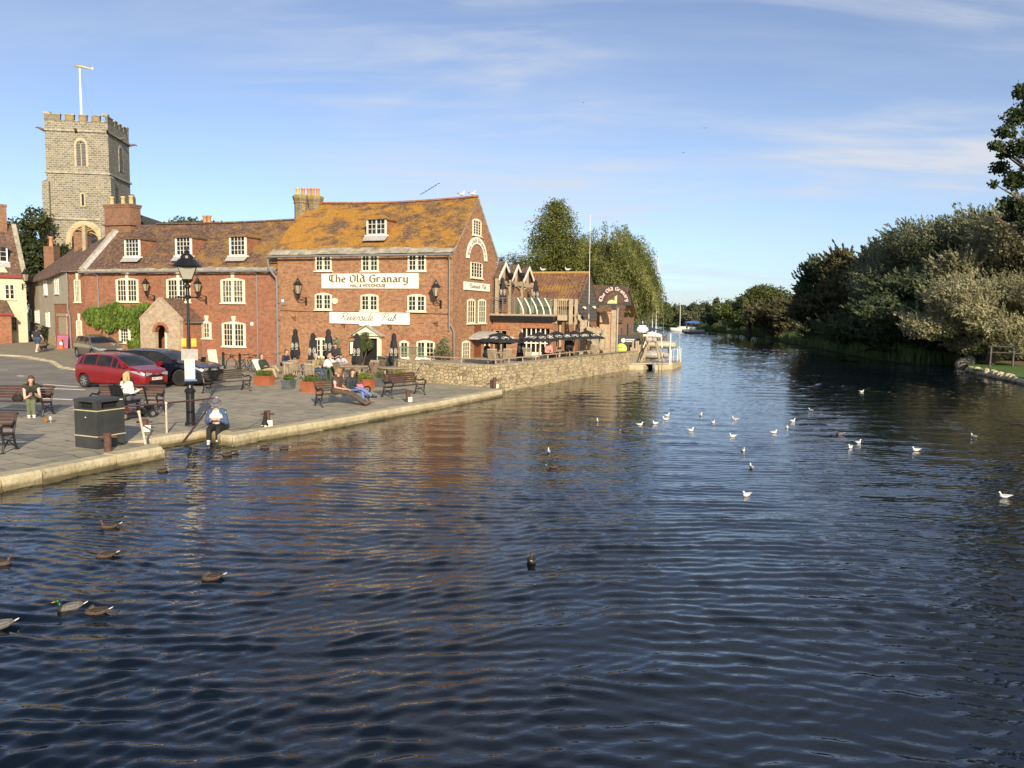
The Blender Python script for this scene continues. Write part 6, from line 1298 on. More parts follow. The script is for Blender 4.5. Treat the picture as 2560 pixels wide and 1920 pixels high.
# distant tree belt on the right bank and across the bend
r_ = random.Random(3); n_ = 0; names = []
spots = [(1640, 742, 250), (1668, 760, 262), (1700, 752, 240), (1735, 757, 225), (1762, 754, 210), (1792, 748, 205), (1815, 762, 190), (1838, 748, 180), (1648, 765, 240), (1675, 775, 235), (1720, 778, 205), (1778, 775, 190), (1850, 770, 165), (1905, 765, 150), (1610, 758, 275), (1580, 762, 290), (2010, 790, 110), (1690, 765, 290), (1950, 800, 132)]
desc = ['small pale tree behind the far masts', 'low grey green tree of the far wood behind the moored boats', 'bushy tree directly behind the sailing boat mast', 'dark tree right of the sailing boat mast', 'round tree above the blue boat awning', 'tree of the far wood midway between the awning and the big round tree', 'low tree just left of the big round tree', 'tree touching the left side of the big round tree', 'shrub at the far bend of the river', 'low shrub left of the sailing boat', 'dark shrub behind the work boat', 'shrub right of the work boat', 'shrub below the big round tree on its left', 'shrub at the foot of the big round tree', 'faint tree behind the far masts by the willow', 'faint tree just right of the willow strands', 'low shrub at the foot of the thin grey tree', 'treetop in the second row of the far wood', 'shrub under the rounded brownish bush']
for i, (px_, pt, Y) in enumerate(spots):
    c = atd(px_, pt, Y); w = r_.uniform(26, 44)*Y/F*.62; h = c.z-.45
    broadleaf('distant_tree', desc[i], 'tree', (c.x, Y, .45), (w, w, h*.5), h*.5, 3200, .0019*Y, [gF, gR, gF, gS][i % 4], 120+i, 12, .42, 1.3, 'trees of the distant wood')
# far belt closing the horizon
r = np.random.default_rng(7); cl = []
for i in range(150):
    t_ = i/150; x = -260+560*t_+r.normal()*4; cl.append((x, 330+r.normal()*10+abs(t_-.5)*40, 3.2+r.random()*2, 6, 6, 3.5+r.random()*2.2))
for i in range(90): cl.append((60+i*3.2+r.normal()*3, 300-i*2.0+r.normal()*8, 4+r.random()*2, 5, 5, 4+r.random()*2))
P, u, idx = blob_leaves(r, cl, 26000); ok = P[:, 2] > .3; P = P[ok]; o = quads_mesh('distant_woodland', P, unit(r, len(P)), u[ok]+unit(r, len(P))*.5, .8, .6, r.random(len(P)), gF); tag(o, 'low wooded skyline closing off the end of the river', 'woodland', kind='stuff')
# woodland mass behind the right bank trees
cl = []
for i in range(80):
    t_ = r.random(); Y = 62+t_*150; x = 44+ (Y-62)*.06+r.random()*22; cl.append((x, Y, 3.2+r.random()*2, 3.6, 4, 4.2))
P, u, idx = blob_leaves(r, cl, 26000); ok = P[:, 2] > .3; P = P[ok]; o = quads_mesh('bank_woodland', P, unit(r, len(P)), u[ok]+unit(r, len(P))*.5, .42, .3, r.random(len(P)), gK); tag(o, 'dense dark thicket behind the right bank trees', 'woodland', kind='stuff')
# reeds along the right bank
r = np.random.default_rng(17); pts = [Vector((a, b, 0)) for a, b in rbp[5:14]]; RP_ = []
for a, b in zip(pts[:-1], pts[1:]):
    L = (b-a).length; k = int(min(9000, 330*L)); t_ = r.random(k); nv = np.array([(b-a).y, -(b-a).x])/L; off = r.random(k)**.8*3.0-.45
    RP_.append(np.stack([a.x+(b.x-a.x)*t_+nv[0]*off, a.y+(b.y-a.y)*t_+nv[1]*off, np.zeros(k)], 1))
RP_ = np.concatenate(RP_); n = len(RP_); hh = r.uniform(.9, 1.9, n)*(.7+.3*np.sin(RP_[:, 1]*.21)**2); D = np.stack([r.normal(size=n)*.15-.1, r.normal(size=n)*.15, np.ones(n)], 1); P = RP_.copy(); P[:, 2] = hh*.5+.1
o = quads_mesh('reeds', P, D, unit(r, n)*np.array((1, 1, .1)), hh, .10, r.random(n), lm('reed', (.05, .085, .025), (.19, .25, .07)),); tag(o, 'dark green reed fringe along the right bank', 'reeds', kind='stuff')
# far reed bank left side by the boats
c_ = at(1602, 862, 0); r = np.random.default_rng(18); n = 2500; P = np.stack([c_.x+r.normal(size=n)*1.1+.6, c_.y+r.random(n)*34-6, np.full(n, .7)], 1); P[:, 0] += (P[:, 1]-c_.y)*.20-.6; o = quads_mesh('bank_grass', P, np.stack([r.normal(size=n)*.3, r.normal(size=n)*.3, np.ones(n)], 1), unit(r, n), 1.0, .16, r.random(n), lm('drygrass', (.12, .10, .05), (.26, .22, .11))); tag(o, 'dry brown grass on the bank behind the pontoon', 'grass', kind='stuff')
# wooden fence on the right bank lawn
fn = thing('field_fence', 'low wooden post and rail fence under the trees right of the lawn', 'fence', (0, 0, 0)); ps = [atd(x, y, 56) for x, y in ((2478, 905), (2535, 905), (2600, 905))]
m_ = MB()
for i, x_ in enumerate((2478, 2535, 2600)):
    a = atd(x_, 866, 55); o = MB(); o.box(a.x-.05, a.x+.05, 54.95, 55.05, .4, a.z); o.build('post', M['oakdk'], fn)
for py_ in (869, 884): a = atd(2470, py_-4, 55.1); b = atd(2640, py_+4, 55.1); m_.tube(a, b, .03, n=5)
m_.build('rail', M['oakdk'], fn)
# leafy climber on the brick house
r = np.random.default_rng(21); cl = []
for x, y, s in ((75, 1215, .62), (130, 1190, .7), (190, 1230, .8), (250, 1180, .75), (320, 1150, .6), (330, 1230, .8), (250, 1270, .75), (180, 1290, .6), (400, 1190, .8), (290, 1330, .6), (380, 1280, .7), (470, 1200, .75), (450, 1290, .6), (550, 1190, .75), (600, 1160, .55), (640, 1140, .5), (530, 1260, .65), (560, 1330, .5), (545, 1390, .42), (570, 1440, .4), (590, 1480, .38), (500, 1500, .35), (560, 1510, .4), (100, 1260, .5), (665, 1135, .35), (350, 1120, .4)):
    a, z = h3(x, y, -.3); cl.append((a, -.28, z, s*.85, .28, s*.62))
P, u, idx = blob_leaves(r, cl, 9500, .3); P[:, 1] = np.minimum(P[:, 1], -.03); V_ = thing('climbing_wisteria', 'bright green leafy climber over the front of the brick house', 'climbing plant', (p0.x, p0.y, 0), HP.a)
quads_mesh('foliage', P, np.stack([r.normal(size=len(P))*.5, -.3+r.normal(size=len(P))*.2, -np.ones(len(P))], 1), unit(r, len(P))*.6+np.array((0, -1, .5)), .26, .13, r.random(len(P)), lm('wisteria', (.06, .11, .018), (.25, .34, .05), .35), V_)
m_ = MB(); a, z = h3(210, 1400); m_.path([(a, -.08, .6), (a+.1, -.1, z), (a+.6, -.1, z+1.4)], [.06, .05, .03], 6); a, z = h3(575, 1450); m_.path([(a, -.1, .5), (a, -.1, z+1), (a-.5, -.1, z+2.5)], [.06, .05, .03], 6); m_.build('stem', M['bark'], V_)
def shrub(name, label, loc, R_, n, leaf, mt, seed, cat='plant', group=None, k=9, zc=None, stem=True):
    r = np.random.default_rng(seed); t = thing(name, label, cat, loc, 0, group); zc = R_[2] if zc is None else zc; cl = sub_clusters(r, (0, 0, zc), R_, k, .42, -.6); P, u, idx = blob_leaves(r, cl, n, .3); P[:, 2] = np.maximum(P[:, 2], .03)
    quads_mesh('foliage', P, unit(r, n)+np.array((0, 0, .5)), u+unit(r, n)*.7, leaf*1.7, leaf, np.clip(r.random(n), 0, 1), mt, t)
    if stem:
        m = MB()
        for i in range(3): m.path([(0, 0, 0), (cl[i][0]*.5, cl[i][1]*.5, zc*.6), (cl[i][0], cl[i][1], cl[i][2])], [.035, .025, .01], 5)
        m.build('stem', M['bark'], t)
    return t
sh = lm('shrub', (.05, .075, .025), (.17, .20, .08)); 
a, z = gr4(680, 1550); p = GR.pt(GS0+a, -.35); shrub('climbing_rose', 'pale flowering climber between the left window and door of the pub', (p.x, p.y, .33), (.42, .25, .85), 1800, .07, lm('rose', (.10, .13, .05), (.62, .60, .45)), 301, zc=1.2)
a, z = gr4(945, 1550); p = GR.pt(GS0+a-.1, -.65); shrub('potted_bay_tree', 'green bushy tree growing in front of the pub doorway', (p.x, p.y, .33), (.58, .35, .68), 3600, .065, sh, 302, zc=1.38)
a, z = gr4(1675, 1560); p = GR.pt(GS0+a, -.6); shrub('wall_shrub', 'thin grey green shrub against the right corner of the pub', (p.x, p.y, TZ), (.62, .35, .62), 1300, .07, lm('buddleia', (.10, .12, .06), (.34, .34, .18)), 303, zc=.62)
p = atd(120, 830, 61); shrub('lane_hedge', 'shaded dark shrub at the foot of the grey lane house', (p.x-.5, 61.5, .8), (.9, .5, .75), 1600, .12, gK, 304)
# ================================================================= CARS
def carpaint(name, col, rough=.22):
    t = NT(name); t.fin(t.mix(t.ramp(t.noise(t.tc.outputs['Object'], 3, 4), .3, .7), mul(col, .9), mul(col, 1.1)), rough, 0, .6); t.b.inputs['Coat Weight'].default_value = .8; t.b.inputs['Coat Roughness'].default_value = .05; return t.m
M['tyre'] = mat('tyre_rubber', (.02, .02, .02), .85, .2, 8); M['alloy'] = mat('alloy_wheel', (.55, .54, .52), .3, .1, 5, metal=.8); M['alloydk'] = mat('dark_alloy_wheel', (.12, .12, .12), .3, .1, 5, metal=.8)
M['carglass'] = glass_mat('car_glass', (.015, .018, .02), .04, .3, 1.5); M['lamp'] = mat('headlamp_glass', (.30, .31, .31), .12, .2, 8, spec=.9); M['redlamp'] = mat('tail_lamp', (.35, .02, .02), .2, .1, 5)
def car(name, label, loc, rz, L, Wd, H, paint, top, belt, half, winx, wheels, wr, rim, lampz, plate=None, nose=None):
    """x forward. top/belt/half: lists of (x, value) control points along the length"""
    root = thing(name, label, 'car', loc, rz); ip = lambda P, x: float(np.interp(x, [p[0] for p in P], [p[1] for p in P]))
    nx = 150; nr = 50; xs = np.linspace(0, L, nx+1)
    def sm(P):
        v = np.array([ip(P, x) for x in xs]); k = np.array([1, 2, 3, 2, 1])/9; return np.convolve(np.pad(v, 2, 'edge'), k, 'valid')
    T_, B_, Hf = sm(top), sm(belt), sm(half); sill = .2; ring = []
    for i, x in enumerate(xs):
        t, b, w = T_[i], min(B_[i], T_[i]-.015), Hf[i]; e = min(x, L-x); zl = sill+.10*max(0, 1-e/.35)
        crown = max(0, t-b); pts = []
        for k in range(nr+1):
            u = k/nr
            if u < .08: y, z = w*.90*(.5+.5*u/.08), zl-.02+.0*u
            elif u < .45:
                q = (u-.08)/.37; z = zl+(b-zl)*q; y = w*(.91+.09*math.sin(math.pi*min(1, q*1.05)*.62+.35)) 
            elif u < .72:
                q = (u-.45)/.27; z = b+(crown)*.86*q; y = w*.985-(.24*crown/.55)*w*q**1.25 if crown > .08 else w*.985-w*.12*q
            else:
                q = (u-.72)/.28; y0 = w*.985-(.24*crown/.55)*w if crown > .08 else w*.865; y = y0*(1-q)**.75 if q < 1 else 0; z = b+crown*.86+crown*.14*math.sin(q*math.pi/2)
            pts.append((x-L/2, y, z))
        ring.append(pts)
    groups = {'p': MB(), 'g': MB(), 'k': MB()}
    x0w, x1w = winx[0]; cowl, rft = winx[1]; rback, rlow = winx[2]; pill = winx[3]
    for i in range(nx):
        for k in range(nr):
            xm = (xs[i]+xs[i+1])/2; um = (k+.5)/nr; t, b = ip(top, xm), ip(belt, xm); z = (ring[i][k][2]+ring[i+1][k+1][2])/2; g = 'p'
            if any((xm-wx)**2+(z-wr)**2 < (wr+.055)**2 for wx in wheels) and um < .5: continue
            if .46 < um < .71 and t-b > .13:
                if x0w+ (z-b)*winx[4] < xm < x1w-(z-b)*winx[5] and all(abs(xm-p_) > .035 for p_ in pill): g = 'g'
            if um > .735 and (rft < xm < cowl or rlow < xm < rback): g = 'g'
            if z < sill+.06 and um < .2: g = 'k'
            for s in (1, -1):
                q = [ring[i][k], ring[i+1][k], ring[i+1][k+1], ring[i][k+1]]; q = [(a, s*c, d) for a, c, d in q]; groups[g].add(q if s < 0 else q[::-1], [(0, 1, 2, 3)])
    for e_, s in ((0, 0), (nx, 1)):
        P = ring[e_]; poly = [(a, c, d) for a, c, d in P]+[(a, -c, d) for a, c, d in P[::-1]]; groups['p'].add(poly, [tuple(range(len(poly)))[:: (1 if s == 0 else -1)]])
    body = groups['p'].build('body', paint, root, smooth=True); groups['g'].build('windows', M['carglass'], root, smooth=True)
    if groups['k'].f: groups['k'].build('sill_trim', M['black'], root)
    m = MB(); m.box(-L/2+.12, L/2-.12, -Wd/2+.18, Wd/2-.18, .16, .32)
    for wx in wheels:
        m.box(wx-L/2-wr-.03, wx-L/2+wr+.03, -Wd/2+.22, Wd/2-.22, .2, wr*2+.08)
    m.build('underbody', M['black'], root)
    for wx in wheels:
        for s in (-1, 1):
            m = MB(); y = s*(Wd/2-.11); RM = Matrix.Translation((wx-L/2, y, wr)) @ Matrix.Rotation(-s*math.pi/2, 4, 'X')
            wh = bpy.data.objects.new('wheel', None); C.objects.link(wh); wh.parent = root
            m.lathe([(wr*.6, -.1), (wr*.95, -.1), (wr, -.06), (wr, .06), (wr*.95, .1), (wr*.70, .105), (wr*.66, .07)], 24, M=RM); m.build('tyre', M['tyre'], wh, smooth=False)
            m = MB(); m.lathe([(wr*.16, .07), (wr*.15, .098), (wr*.05, .1)], 12, M=RM)
            for q in range(7 if rim != 'alloydk' else 10):
                a = q*2*math.pi/(7 if rim != 'alloydk' else 10); p = Matrix.Rotation(a, 4, 'Z'); m.box(.02, wr*.68, -.026, .026, .078, .092, M=RM @ p)
            for q in range(24): a = 2*math.pi*q/24; b = 2*math.pi*(q+1)/24; m.add([RM @ Vector((wr*f_*math.cos(t_), wr*f_*math.sin(t_), .092)) for t_, f_ in ((a, .62), (b, .62), (b, .70), (a, .70))], [(0, 1, 2, 3)])
            m.build('rim', M[rim], wh); m = MB(); m.lathe([(wr*.65, .0), (wr*.66, .02)], 20, M=RM); m.build('brake_disc', M['black'], wh)
    # front: head lamps, grille, plate
    fx = L/2; w = Hf[-1]
    for s in (-1, 1):
        m = MB(); pts = []; n = 7
        for j in range(n+1):
            x = L-.72*(j/n)-.02 if nose is None else L-nose*(j/n)-.02; hw = ip([(xs[i2], Hf[i2]) for i2 in range(nx+1)], x); bb = ip([(xs[i2], min(B_[i2], T_[i2]-.015)) for i2 in range(nx+1)], x)
            y = s*(hw*.99+.012); z1 = lampz+.12*j/n+.10*(1-abs(j/n-.45)); z0 = lampz+.17*j/n-.05*(1-j/n); z1 = min(z1, bb-.005+.02); pts.append(((x-L/2, y, z0), (x-L/2, y-s*.02, max(z0+.01, z1))))
        for j in range(n):
            a, b = pts[j], pts[j+1]; m.add([a[0], b[0], b[1], a[1]] if s > 0 else [a[0], a[1], b[1], b[0]], [(0, 1, 2, 3)])
        yi = s*w*.45; m.add([(fx+.012, s*(w*.98), lampz-.05), (fx+.012, s*(w*.98), lampz+.1), (fx+.012, yi, lampz+.06), (fx+.012, yi, lampz-.01)][::(1 if s > 0 else -1)], [(0, 1, 2, 3)]); m.build('headlight', M['lamp'], root)
        m = MB(); m.box(-fx-.012, -fx+.02, s*ip(half, 0)*.98-(.22 if s > 0 else 0), s*ip(half, 0)*.98+(.22 if s < 0 else 0), .75, .98); m.build('tail_light', M['redlamp'], root)
        m = MB(); mx_ = cowl-L/2-.05; mz = ip(belt, cowl-.2)+.06; m.box(mx_-.06, mx_+.06, s*(Wd/2-.02)-(0 if s > 0 else .2), s*(Wd/2-.02)+(.2 if s > 0 else 0), mz, mz+.15); m.build('mirror', paint, root)
    m = MB(); m.box(fx-.02, fx+.015, -w*.62, w*.62, lampz-.10, lampz-.01); m.box(fx-.02, fx+.012, -w*.7, w*.7, .24, .40); m.build('grille', M['black'], root)
    if plate:
        m = MB(); m.box(fx+.015, fx+.03, -.26, .26, .43, .54); o = m.build('number_plate', M['white'], root)
        font_text('plate_lettering', plate, .105, M['inkblack'], o, (fx+.032, 0, .452), rot=(math.pi/2, 0, math.pi/2), sx=.8)
    return root, body
# bay: red hatchback
rw = at(214, 969); fw = at(333, 977); hd = (fw-rw).normalized(); ang = math.atan2(hd.y, hd.x)
def place(rear, ang, wbx, L, Wd):     # centre from the near side rear wheel contact (the car's right side faces the camera)
    f = Vector((math.cos(ang), math.sin(ang), 0)); lft = Vector((-math.sin(ang), math.cos(ang), 0)); return rear + f*(L/2-wbx) + lft*(Wd/2-.1)
c_ = place(rw, ang, .66, 3.95, 1.7)
redc, _ = car('red_car', 'shiny red five door hatchback parked nearest the river', (c_.x, c_.y, .34), ang, 3.95, 1.70, 1.53, carpaint('car_red', (.21, .004, .008)),
    [(0, .95), (.12, 1.3), (.45, 1.47), (1.2, 1.53), (2.0, 1.51), (2.5, 1.40), (3.0, 1.12), (3.25, .99), (3.7, .86), (3.9, .74), (3.95, .62)], [(0, .90), (.4, 1.02), (1.5, .98), (2.8, .90), (3.2, .92), (3.6, .82), (3.95, .60)],
    [(0, .70), (.15, .80), (.6, .845), (2.8, .85), (3.4, .82), (3.75, .72), (3.95, .58)], ((.35, 2.98), (3.2, 2.30), (.30, .06), (.62, 1.42, 2.28, 2.62), .55, 1.35), (.66, 3.16), .30, 'alloy', .66, 'WM15 WWD')
m = MB(); fx = 3.95/2; m.tube((fx+.0, -.07, .62), (fx+.02, -.05, .71), .012, n=4); m.tube((fx+.0, .07, .62), (fx+.02, .05, .71), .012, n=4); m.tube((fx+.01, -.06, .665), (fx+.01, .06, .665), .012, n=4); m.build('badge', M['alloy'], redc)
rearw = at(453, 966); a2 = R(-13); f2 = Vector((math.cos(a2), math.sin(a2), 0)); l2 = Vector((-math.sin(a2), math.cos(a2), 0)); c_ = rearw - f2*(3.78-4.85/2) + l2*(1.96/2-.12)
blk, _ = car('black_car', 'large black estate style car parked behind the red one', (c_.x, c_.y, .34), a2, 4.85, 1.96, 1.62, carpaint('car_black', (.006, .008, .016), .15),
    [(0, 1.02), (.15, 1.3), (.5, 1.55), (1.2, 1.62), (2.4, 1.60), (2.9, 1.47), (3.5, 1.14), (3.7, 1.08), (4.4, 1.0), (4.75, .88), (4.85, .76)], [(0, .98), (.5, 1.08), (2.0, 1.03), (3.3, 1.0), (3.7, .99), (4.4, .93), (4.85, .74)],
    [(0, .84), (.2, .94), (.8, .98), (3.9, .98), (4.4, .92), (4.75, .82), (4.85, .74)], ((.5, 3.45), (3.65, 2.72), (.38, .1), (1.1, 2.05, 3.0), .6, 1.2), (.95, 3.78), .38, 'alloydk', .74)
m = MB(); fx = 4.85/2
m.box(fx+.012, fx+.02, -.42, .42, .42, .82)
o = m.build('radiator_grille', M['blackmatt'], blk); m = MB()
for k in range(4):
    yy = -.15+.1*k; m.path([(fx+.035, yy+.065*math.cos(t*math.pi/6), .72+.065*math.sin(t*math.pi/6)) for t in range(12)], .011, 4, closed=True)
m.build('badge', M['alloy'], blk)
gw = at(196, 899, .46); a3 = R(-42); f3 = Vector((math.cos(a3), math.sin(a3), 0)); l3 = Vector((-math.sin(a3), math.cos(a3), 0)); c_ = gw + f3*(4.1/2-.75) + l3*(1.72/2-.1)
car('grey_car', 'olive grey hatchback parked beside the corner of the brick house', (c_.x, c_.y, gz(c_.x, c_.y)), a3, 4.1, 1.72, 1.5, carpaint('car_olive', (.10, .088, .065)),
    [(0, .95), (.12, 1.25), (.4, 1.42), (1.2, 1.48), (2.2, 1.45), (2.6, 1.32), (3.05, 1.04), (3.3, .97), (3.8, .86), (4.05, .75), (4.1, .66)], [(0, .92), (.4, .98), (1.6, .94), (2.9, .91), (3.3, .90), (3.8, .81), (4.1, .64)],
    [(0, .74), (.15, .82), (.6, .86), (3.0, .86), (3.6, .82), (3.95, .74), (4.1, .66)], ((.4, 2.95), (3.2, 2.42), (.30, .06), (1.0, 1.85, 2.6), .6, 1.2), (.75, 3.3), .31, 'alloy', .62)
# ================================================================= STREET FURNITURE
def lantern(parent, z, w0, w1, h, glassm, sides=6, top=.5, nm='lantern'):
    L_ = bpy.data.objects.new(nm, None); C.objects.link(L_); L_.parent = parent; L_.location = (0, 0, z); a0 = math.pi/sides if sides == 4 else 0
    ring = lambda r, zz: [(r*math.cos(2*math.pi*k/sides+math.pi/sides), r*math.sin(2*math.pi*k/sides+math.pi/sides), zz) for k in range(sides)]
    A, B = ring(w0, 0), ring(w1, h); g = MB(); g.add(A+B, [(k, (k+1)%sides, sides+(k+1)%sides, sides+k) for k in range(sides)]); g.build('glass', glassm, L_)
    f = MB()
    for k in range(sides): f.tube(Vector(A[k])*1.01, Vector(B[k])*1.01, .014+.03*w1*0, n=4); f.tube(B[k], B[(k+1)%sides], .022, n=4); f.tube(A[k], A[(k+1)%sides], .018, n=4)
    f.lathe([(w1*1.12, h), (w1*1.16, h+.02), (w1*.62, h+top*.42), (w1*.5, h+top*.46), (w1*.48, h+top*.6), (w1*.3, h+top*.72), (w1*.12, h+top*.76), (w1*.16, h+top*.86), (w1*.05, h+top*.95), (.012, h+top*1.15)], sides if sides > 4 else 16)
    f.lathe([(w0*.5, -.1), (w0*1.1, 0)], 8); f.build('frame', M['black'], L_); return L_
gm = NT('lantern_glass'); gm.fin((.42, .36, .24), .25, 0, .4); gm.b.inputs['Alpha'].default_value = .75; M['lglass'] = gm.m
def wall_lamp(label, pl, s, z, side, zarm, out=.55, w=.2):
    """bracket plate at s+side*dx, lantern hanging in front"""
    p = pl.pt(s, -out); t = thing('wall_lantern', label, 'lamp', (p.x, p.y, z), pl.a, 'black lanterns on brackets on the brick fronts'); lantern(t, 0, w*.5, w, w*2.1, M['lglass'], 6, w*2.0)
    m = MB(); m.path([(0, 0, -.08), (0, 0, -.22), (side*.08, out*.3, -.38), (side*.2, out*.75, zarm), (side*.22, out, zarm)], .028, 6); m.path([(0, 0, -.2), (side*.12, out*.5, -.2), (side*.2, out, -.28)], .018, 5); m.box(side*.22-.05, side*.22+.05, out-.05, out, zarm-.25, zarm+.25)
    m.ball((0, 0, -.15), .05, nu=8, nv=6); m.build('bracket', M['black'], t); return t
for crop, x, y0, y1, lab, pl, side in ((h3, 652, 908, 980, 'lantern on the brick house left of the lamp post', HP, 1), (h3, 1165, 908, 985, 'lantern on the brick house right of the lamp post', HP, 1)):
    s_, zt = crop(x, y0, -.5); _, zb = crop(x, y1, -.5); wall_lamp(lab, pl, s_+HS0, zb, side, -.55, w=(zt-zb)/2.1)
for x, y0, y1, lab, side in ((305, 985, 1062, 'large lantern on the pub front left of the name board', 1), (1550, 1005, 1085, 'large lantern on the pub front beside its right downpipe', 1)):
    s_, zt = gr4(x, y0, -.55); _, zb = gr4(x, y1, -.55); wall_lamp(lab, GR, s_+GS0, zb, side*(1 if x < 1000 else .3), -.45, w=(zt-zb)/2.1)
s_, zt = cw(247, 812, -.5); _, zb = cw(247, 880, -.5); wall_lamp('lantern on the right corner of the cream house', CP_, s_, zb, -.6, -.45, w=(zt-zb)/2.1)
# lamp post
p = at(477, 1063); LPo = thing('lamp_post', 'black Victorian street lamp post with a four sided lantern and notices', 'lamp post', (p.x, p.y, .33), R(22)); H_ = atd(404*1.1573, 648, p.y).z-.33
Y_ = p.y; zq = lambda py: atd(470, py, Y_).z-.33
m = MB(); m.lathe([(.165, 0), (.165, .06), (.125, .1), (.12, .95), (.155, 1.0), (.16, 1.04), (.09, 1.12), (.075, 1.2), (.115, 1.28), (.12, 1.34), (.08, 1.42), (.10, 1.52), (.09, 1.66), (.065, 1.8), (.075, 1.86), (.045, 1.92), (.034, 3.6), (.032, zq(748)), (.09, zq(746)), (.1, zq(741)), (.06, zq(738)), (.05, zq(722)), (.085, zq(718)), (.085, zq(714)), (.04, zq(708)), (.035, zq(700))], 16); m.build('column', M['black'], LPo, smooth=False)
m = MB(); zz = zq(743); m.tube((-.25, 0, zz), (.25, 0, zz), .022, n=6); m.ball((-.25, 0, zz), .04, nu=8, nv=6); m.ball((.25, 0, zz), .04, nu=8, nv=6); m.build('ladder_bar', M['black'], LPo)
lz = zq(699); m_lg = NT('street_lantern_glass'); m_lg.fin((.45, .43, .34), .3, 0, .4); m_lg.b.inputs['Alpha'].default_value = .8
lan = lantern(LPo, lz, .17, .36, zq(667)-lz, m_lg.m, 4, .52)
for a, b, z0, z1, y_, mt_, nm, lb_ in ((-.20, .26, zq(900), zq(872), -.09, M['metal'], 'grey_back_plate', None), (-.11, .17, zq(947), zq(897), -.12, M['signwhite'], 'notice', 'white printed parking notice'), (-.19, -.06, zq(866), zq(846), -.07, mat('life_ring_yellow', (.75, .42, .02), .5, .15, 6), 'yellow_notice', None), (.08, .22, zq(866), zq(846), -.07, bpy.data.materials['life_ring_yellow'], 'yellow_notice', None)):
    m = MB(); m.box(a, b, y_-.01, y_+.01, z0, z1); o = m.build(nm, mt_, LPo, label=lb_); o.rotation_euler = (0, 0, -R(22)+R(14))
    if nm == 'notice':
        t = MB()
        for k in range(11): t.box(a+.03, b-.03-(k % 3)*.03, y_-.013, y_-.0105, z1-.06-k*.05, z1-.045-k*.05)
        t.build('notice_lines', M['lead'], o)
m = MB(); m.box(-.14, .2, -.12, -.1, zq(952), zq(948)); m.build('notice_bracket', mat('blue_trim', (.08, .16, .35), .5, .1, 4), LPo)
# bin
bc = at(245, 1124); bang = math.atan2(.59, .455); hB = 1.22; sd = .78
Bn = thing('litter_bin', 'large square dark grey double litter bin with gold bands', 'litter bin', (bc.x, bc.y, .33), R(67)); M['binp'] = mat('bin_plastic', (.042, .045, .042), .5, .35, 2.5, bump=.1); M['goldband'] = mat('gold_band', (.50, .45, .28), .5, .2, 6)
# local x to the right-back, local y to the left-back; the front corner is the origin
m = MB(); b_ = .03; oz0, oz1 = hB*.80, hB*.935
m.box(0, sd, 0, sd, 0, oz0); m.box(-.015, sd+.015, -.015, sd+.015, oz1, hB-.03); m.add([(-.015, -.015, hB-.03), (sd+.015, -.015, hB-.03), (sd+.015, sd+.015, hB-.03), (-.015, sd+.015, hB-.03), (.07, .07, hB), (sd-.07, .07, hB), (sd-.07, sd-.07, hB), (.07, sd-.07, hB)], [(4,5,6,7),(0,1,5,4),(1,2,6,5),(2,3,7,6),(3,0,4,7)])
for x, y in ((0, 0), (sd-.14, 0), (sd-.14, sd-.14), (0, sd-.14)): m.box(x, x+.14, y, y+.14, oz0, oz1)
m.build('cabinet', M['binp'], Bn); m = MB(); m.box(.1, sd-.1, .1, sd-.1, oz0-.002, oz1); m.build('opening', M['blackmatt'], Bn)
m = MB()
for z in (hB*.755, hB*.24): m.box(-.012, sd+.012, -.012, sd+.012, z, z+.025)
m.build('gold_band', M['goldband'], Bn); m = MB(); m.box(sd-.14, sd-.05, -.017, -.012, hB*.945, hB*.965); m.box(-.02, -.016, sd*.45, sd*.5, hB*.62, hB*.64); m.build('sticker', M['white'], Bn)
# benches
M['slatbr'] = mat('bench_slats_brown', (.07, .032, .024), .55, .3, 6); M['slatgr'] = mat('bench_slats_weathered', (.062, .046, .03), .75, .4, 6, bump=.3); M['castiron'] = mat('cast_iron_black', (.014, .016, .017), .45, .3, 8)
def make_bench(L, slat, label, loc, rz):
    t = thing('park_bench', label, 'bench', loc, rz, 'slatted cast iron benches on the quay')
    for x in (-L/2+.03, L/2-.03):
        m = MB(); m.path([(x, -.30, 0), (x, -.24, .2), (x, -.27, .42), (x, -.2, .43), (x, .2, .40), (x, .24, .2), (x, .33, 0)], .026, 6)
        m.path([(x, .2, .40), (x, .26, .62), (x, .35, .84), (x, .39, .88), (x, .43, .85)], .026, 6)
        m.path([(x, -.27, .42), (x, -.31, .52), (x, -.30, .62), (x, -.22, .66), (x, -.05, .63), (x, .12, .60), (x, .27, .68)], .028, 6); m.path([(x, -.30, .62), (x, -.36, .6), (x, -.36, .54), (x, -.31, .53)], .024, 5)
        for (a, b) in (((-.26, .35), (.22, .1)), ((.22, .35), (-.25, .1)), ((-.25, .22), (.23, .22))): m.path([(x, a[0], a[1]), (x, (a[0]+b[0])/2, (a[1]+b[1])/2+.05), (x, b[0], b[1])], .014, 5)
        m.box(x-.03, x+.03, -.36, -.26, 0, .03); m.box(x-.03, x+.03, .29, .39, 0, .03); m.build('cast_iron_end', M['castiron'], t)
    m = MB()
    for k in range(5): y = -.25+k*.1; m.box(-L/2, L/2, y, y+.07, .435-.006*k, .462-.006*k)
    m.build('seat', slat, t); m = MB()
    for k in range(5):
        z = .52+k*.082; y = .235+.026*k; m.box(-L/2, L/2, y, y+.022, z, z+.064)
    m.build('backrest', slat, t); return t
BEN = {}
def bench_from(pa, pb, slat, label):
    a, b = at(*pa), at(*pb); d = b-a; BEN[label] = ((a+b)/2, math.atan2(d.y, d.x)); return a, b, math.atan2(d.y, d.x)
def put_bench(cx, cy, rz, L, slat, label): return make_bench(L, slat, label, (cx, cy, .33), rz)
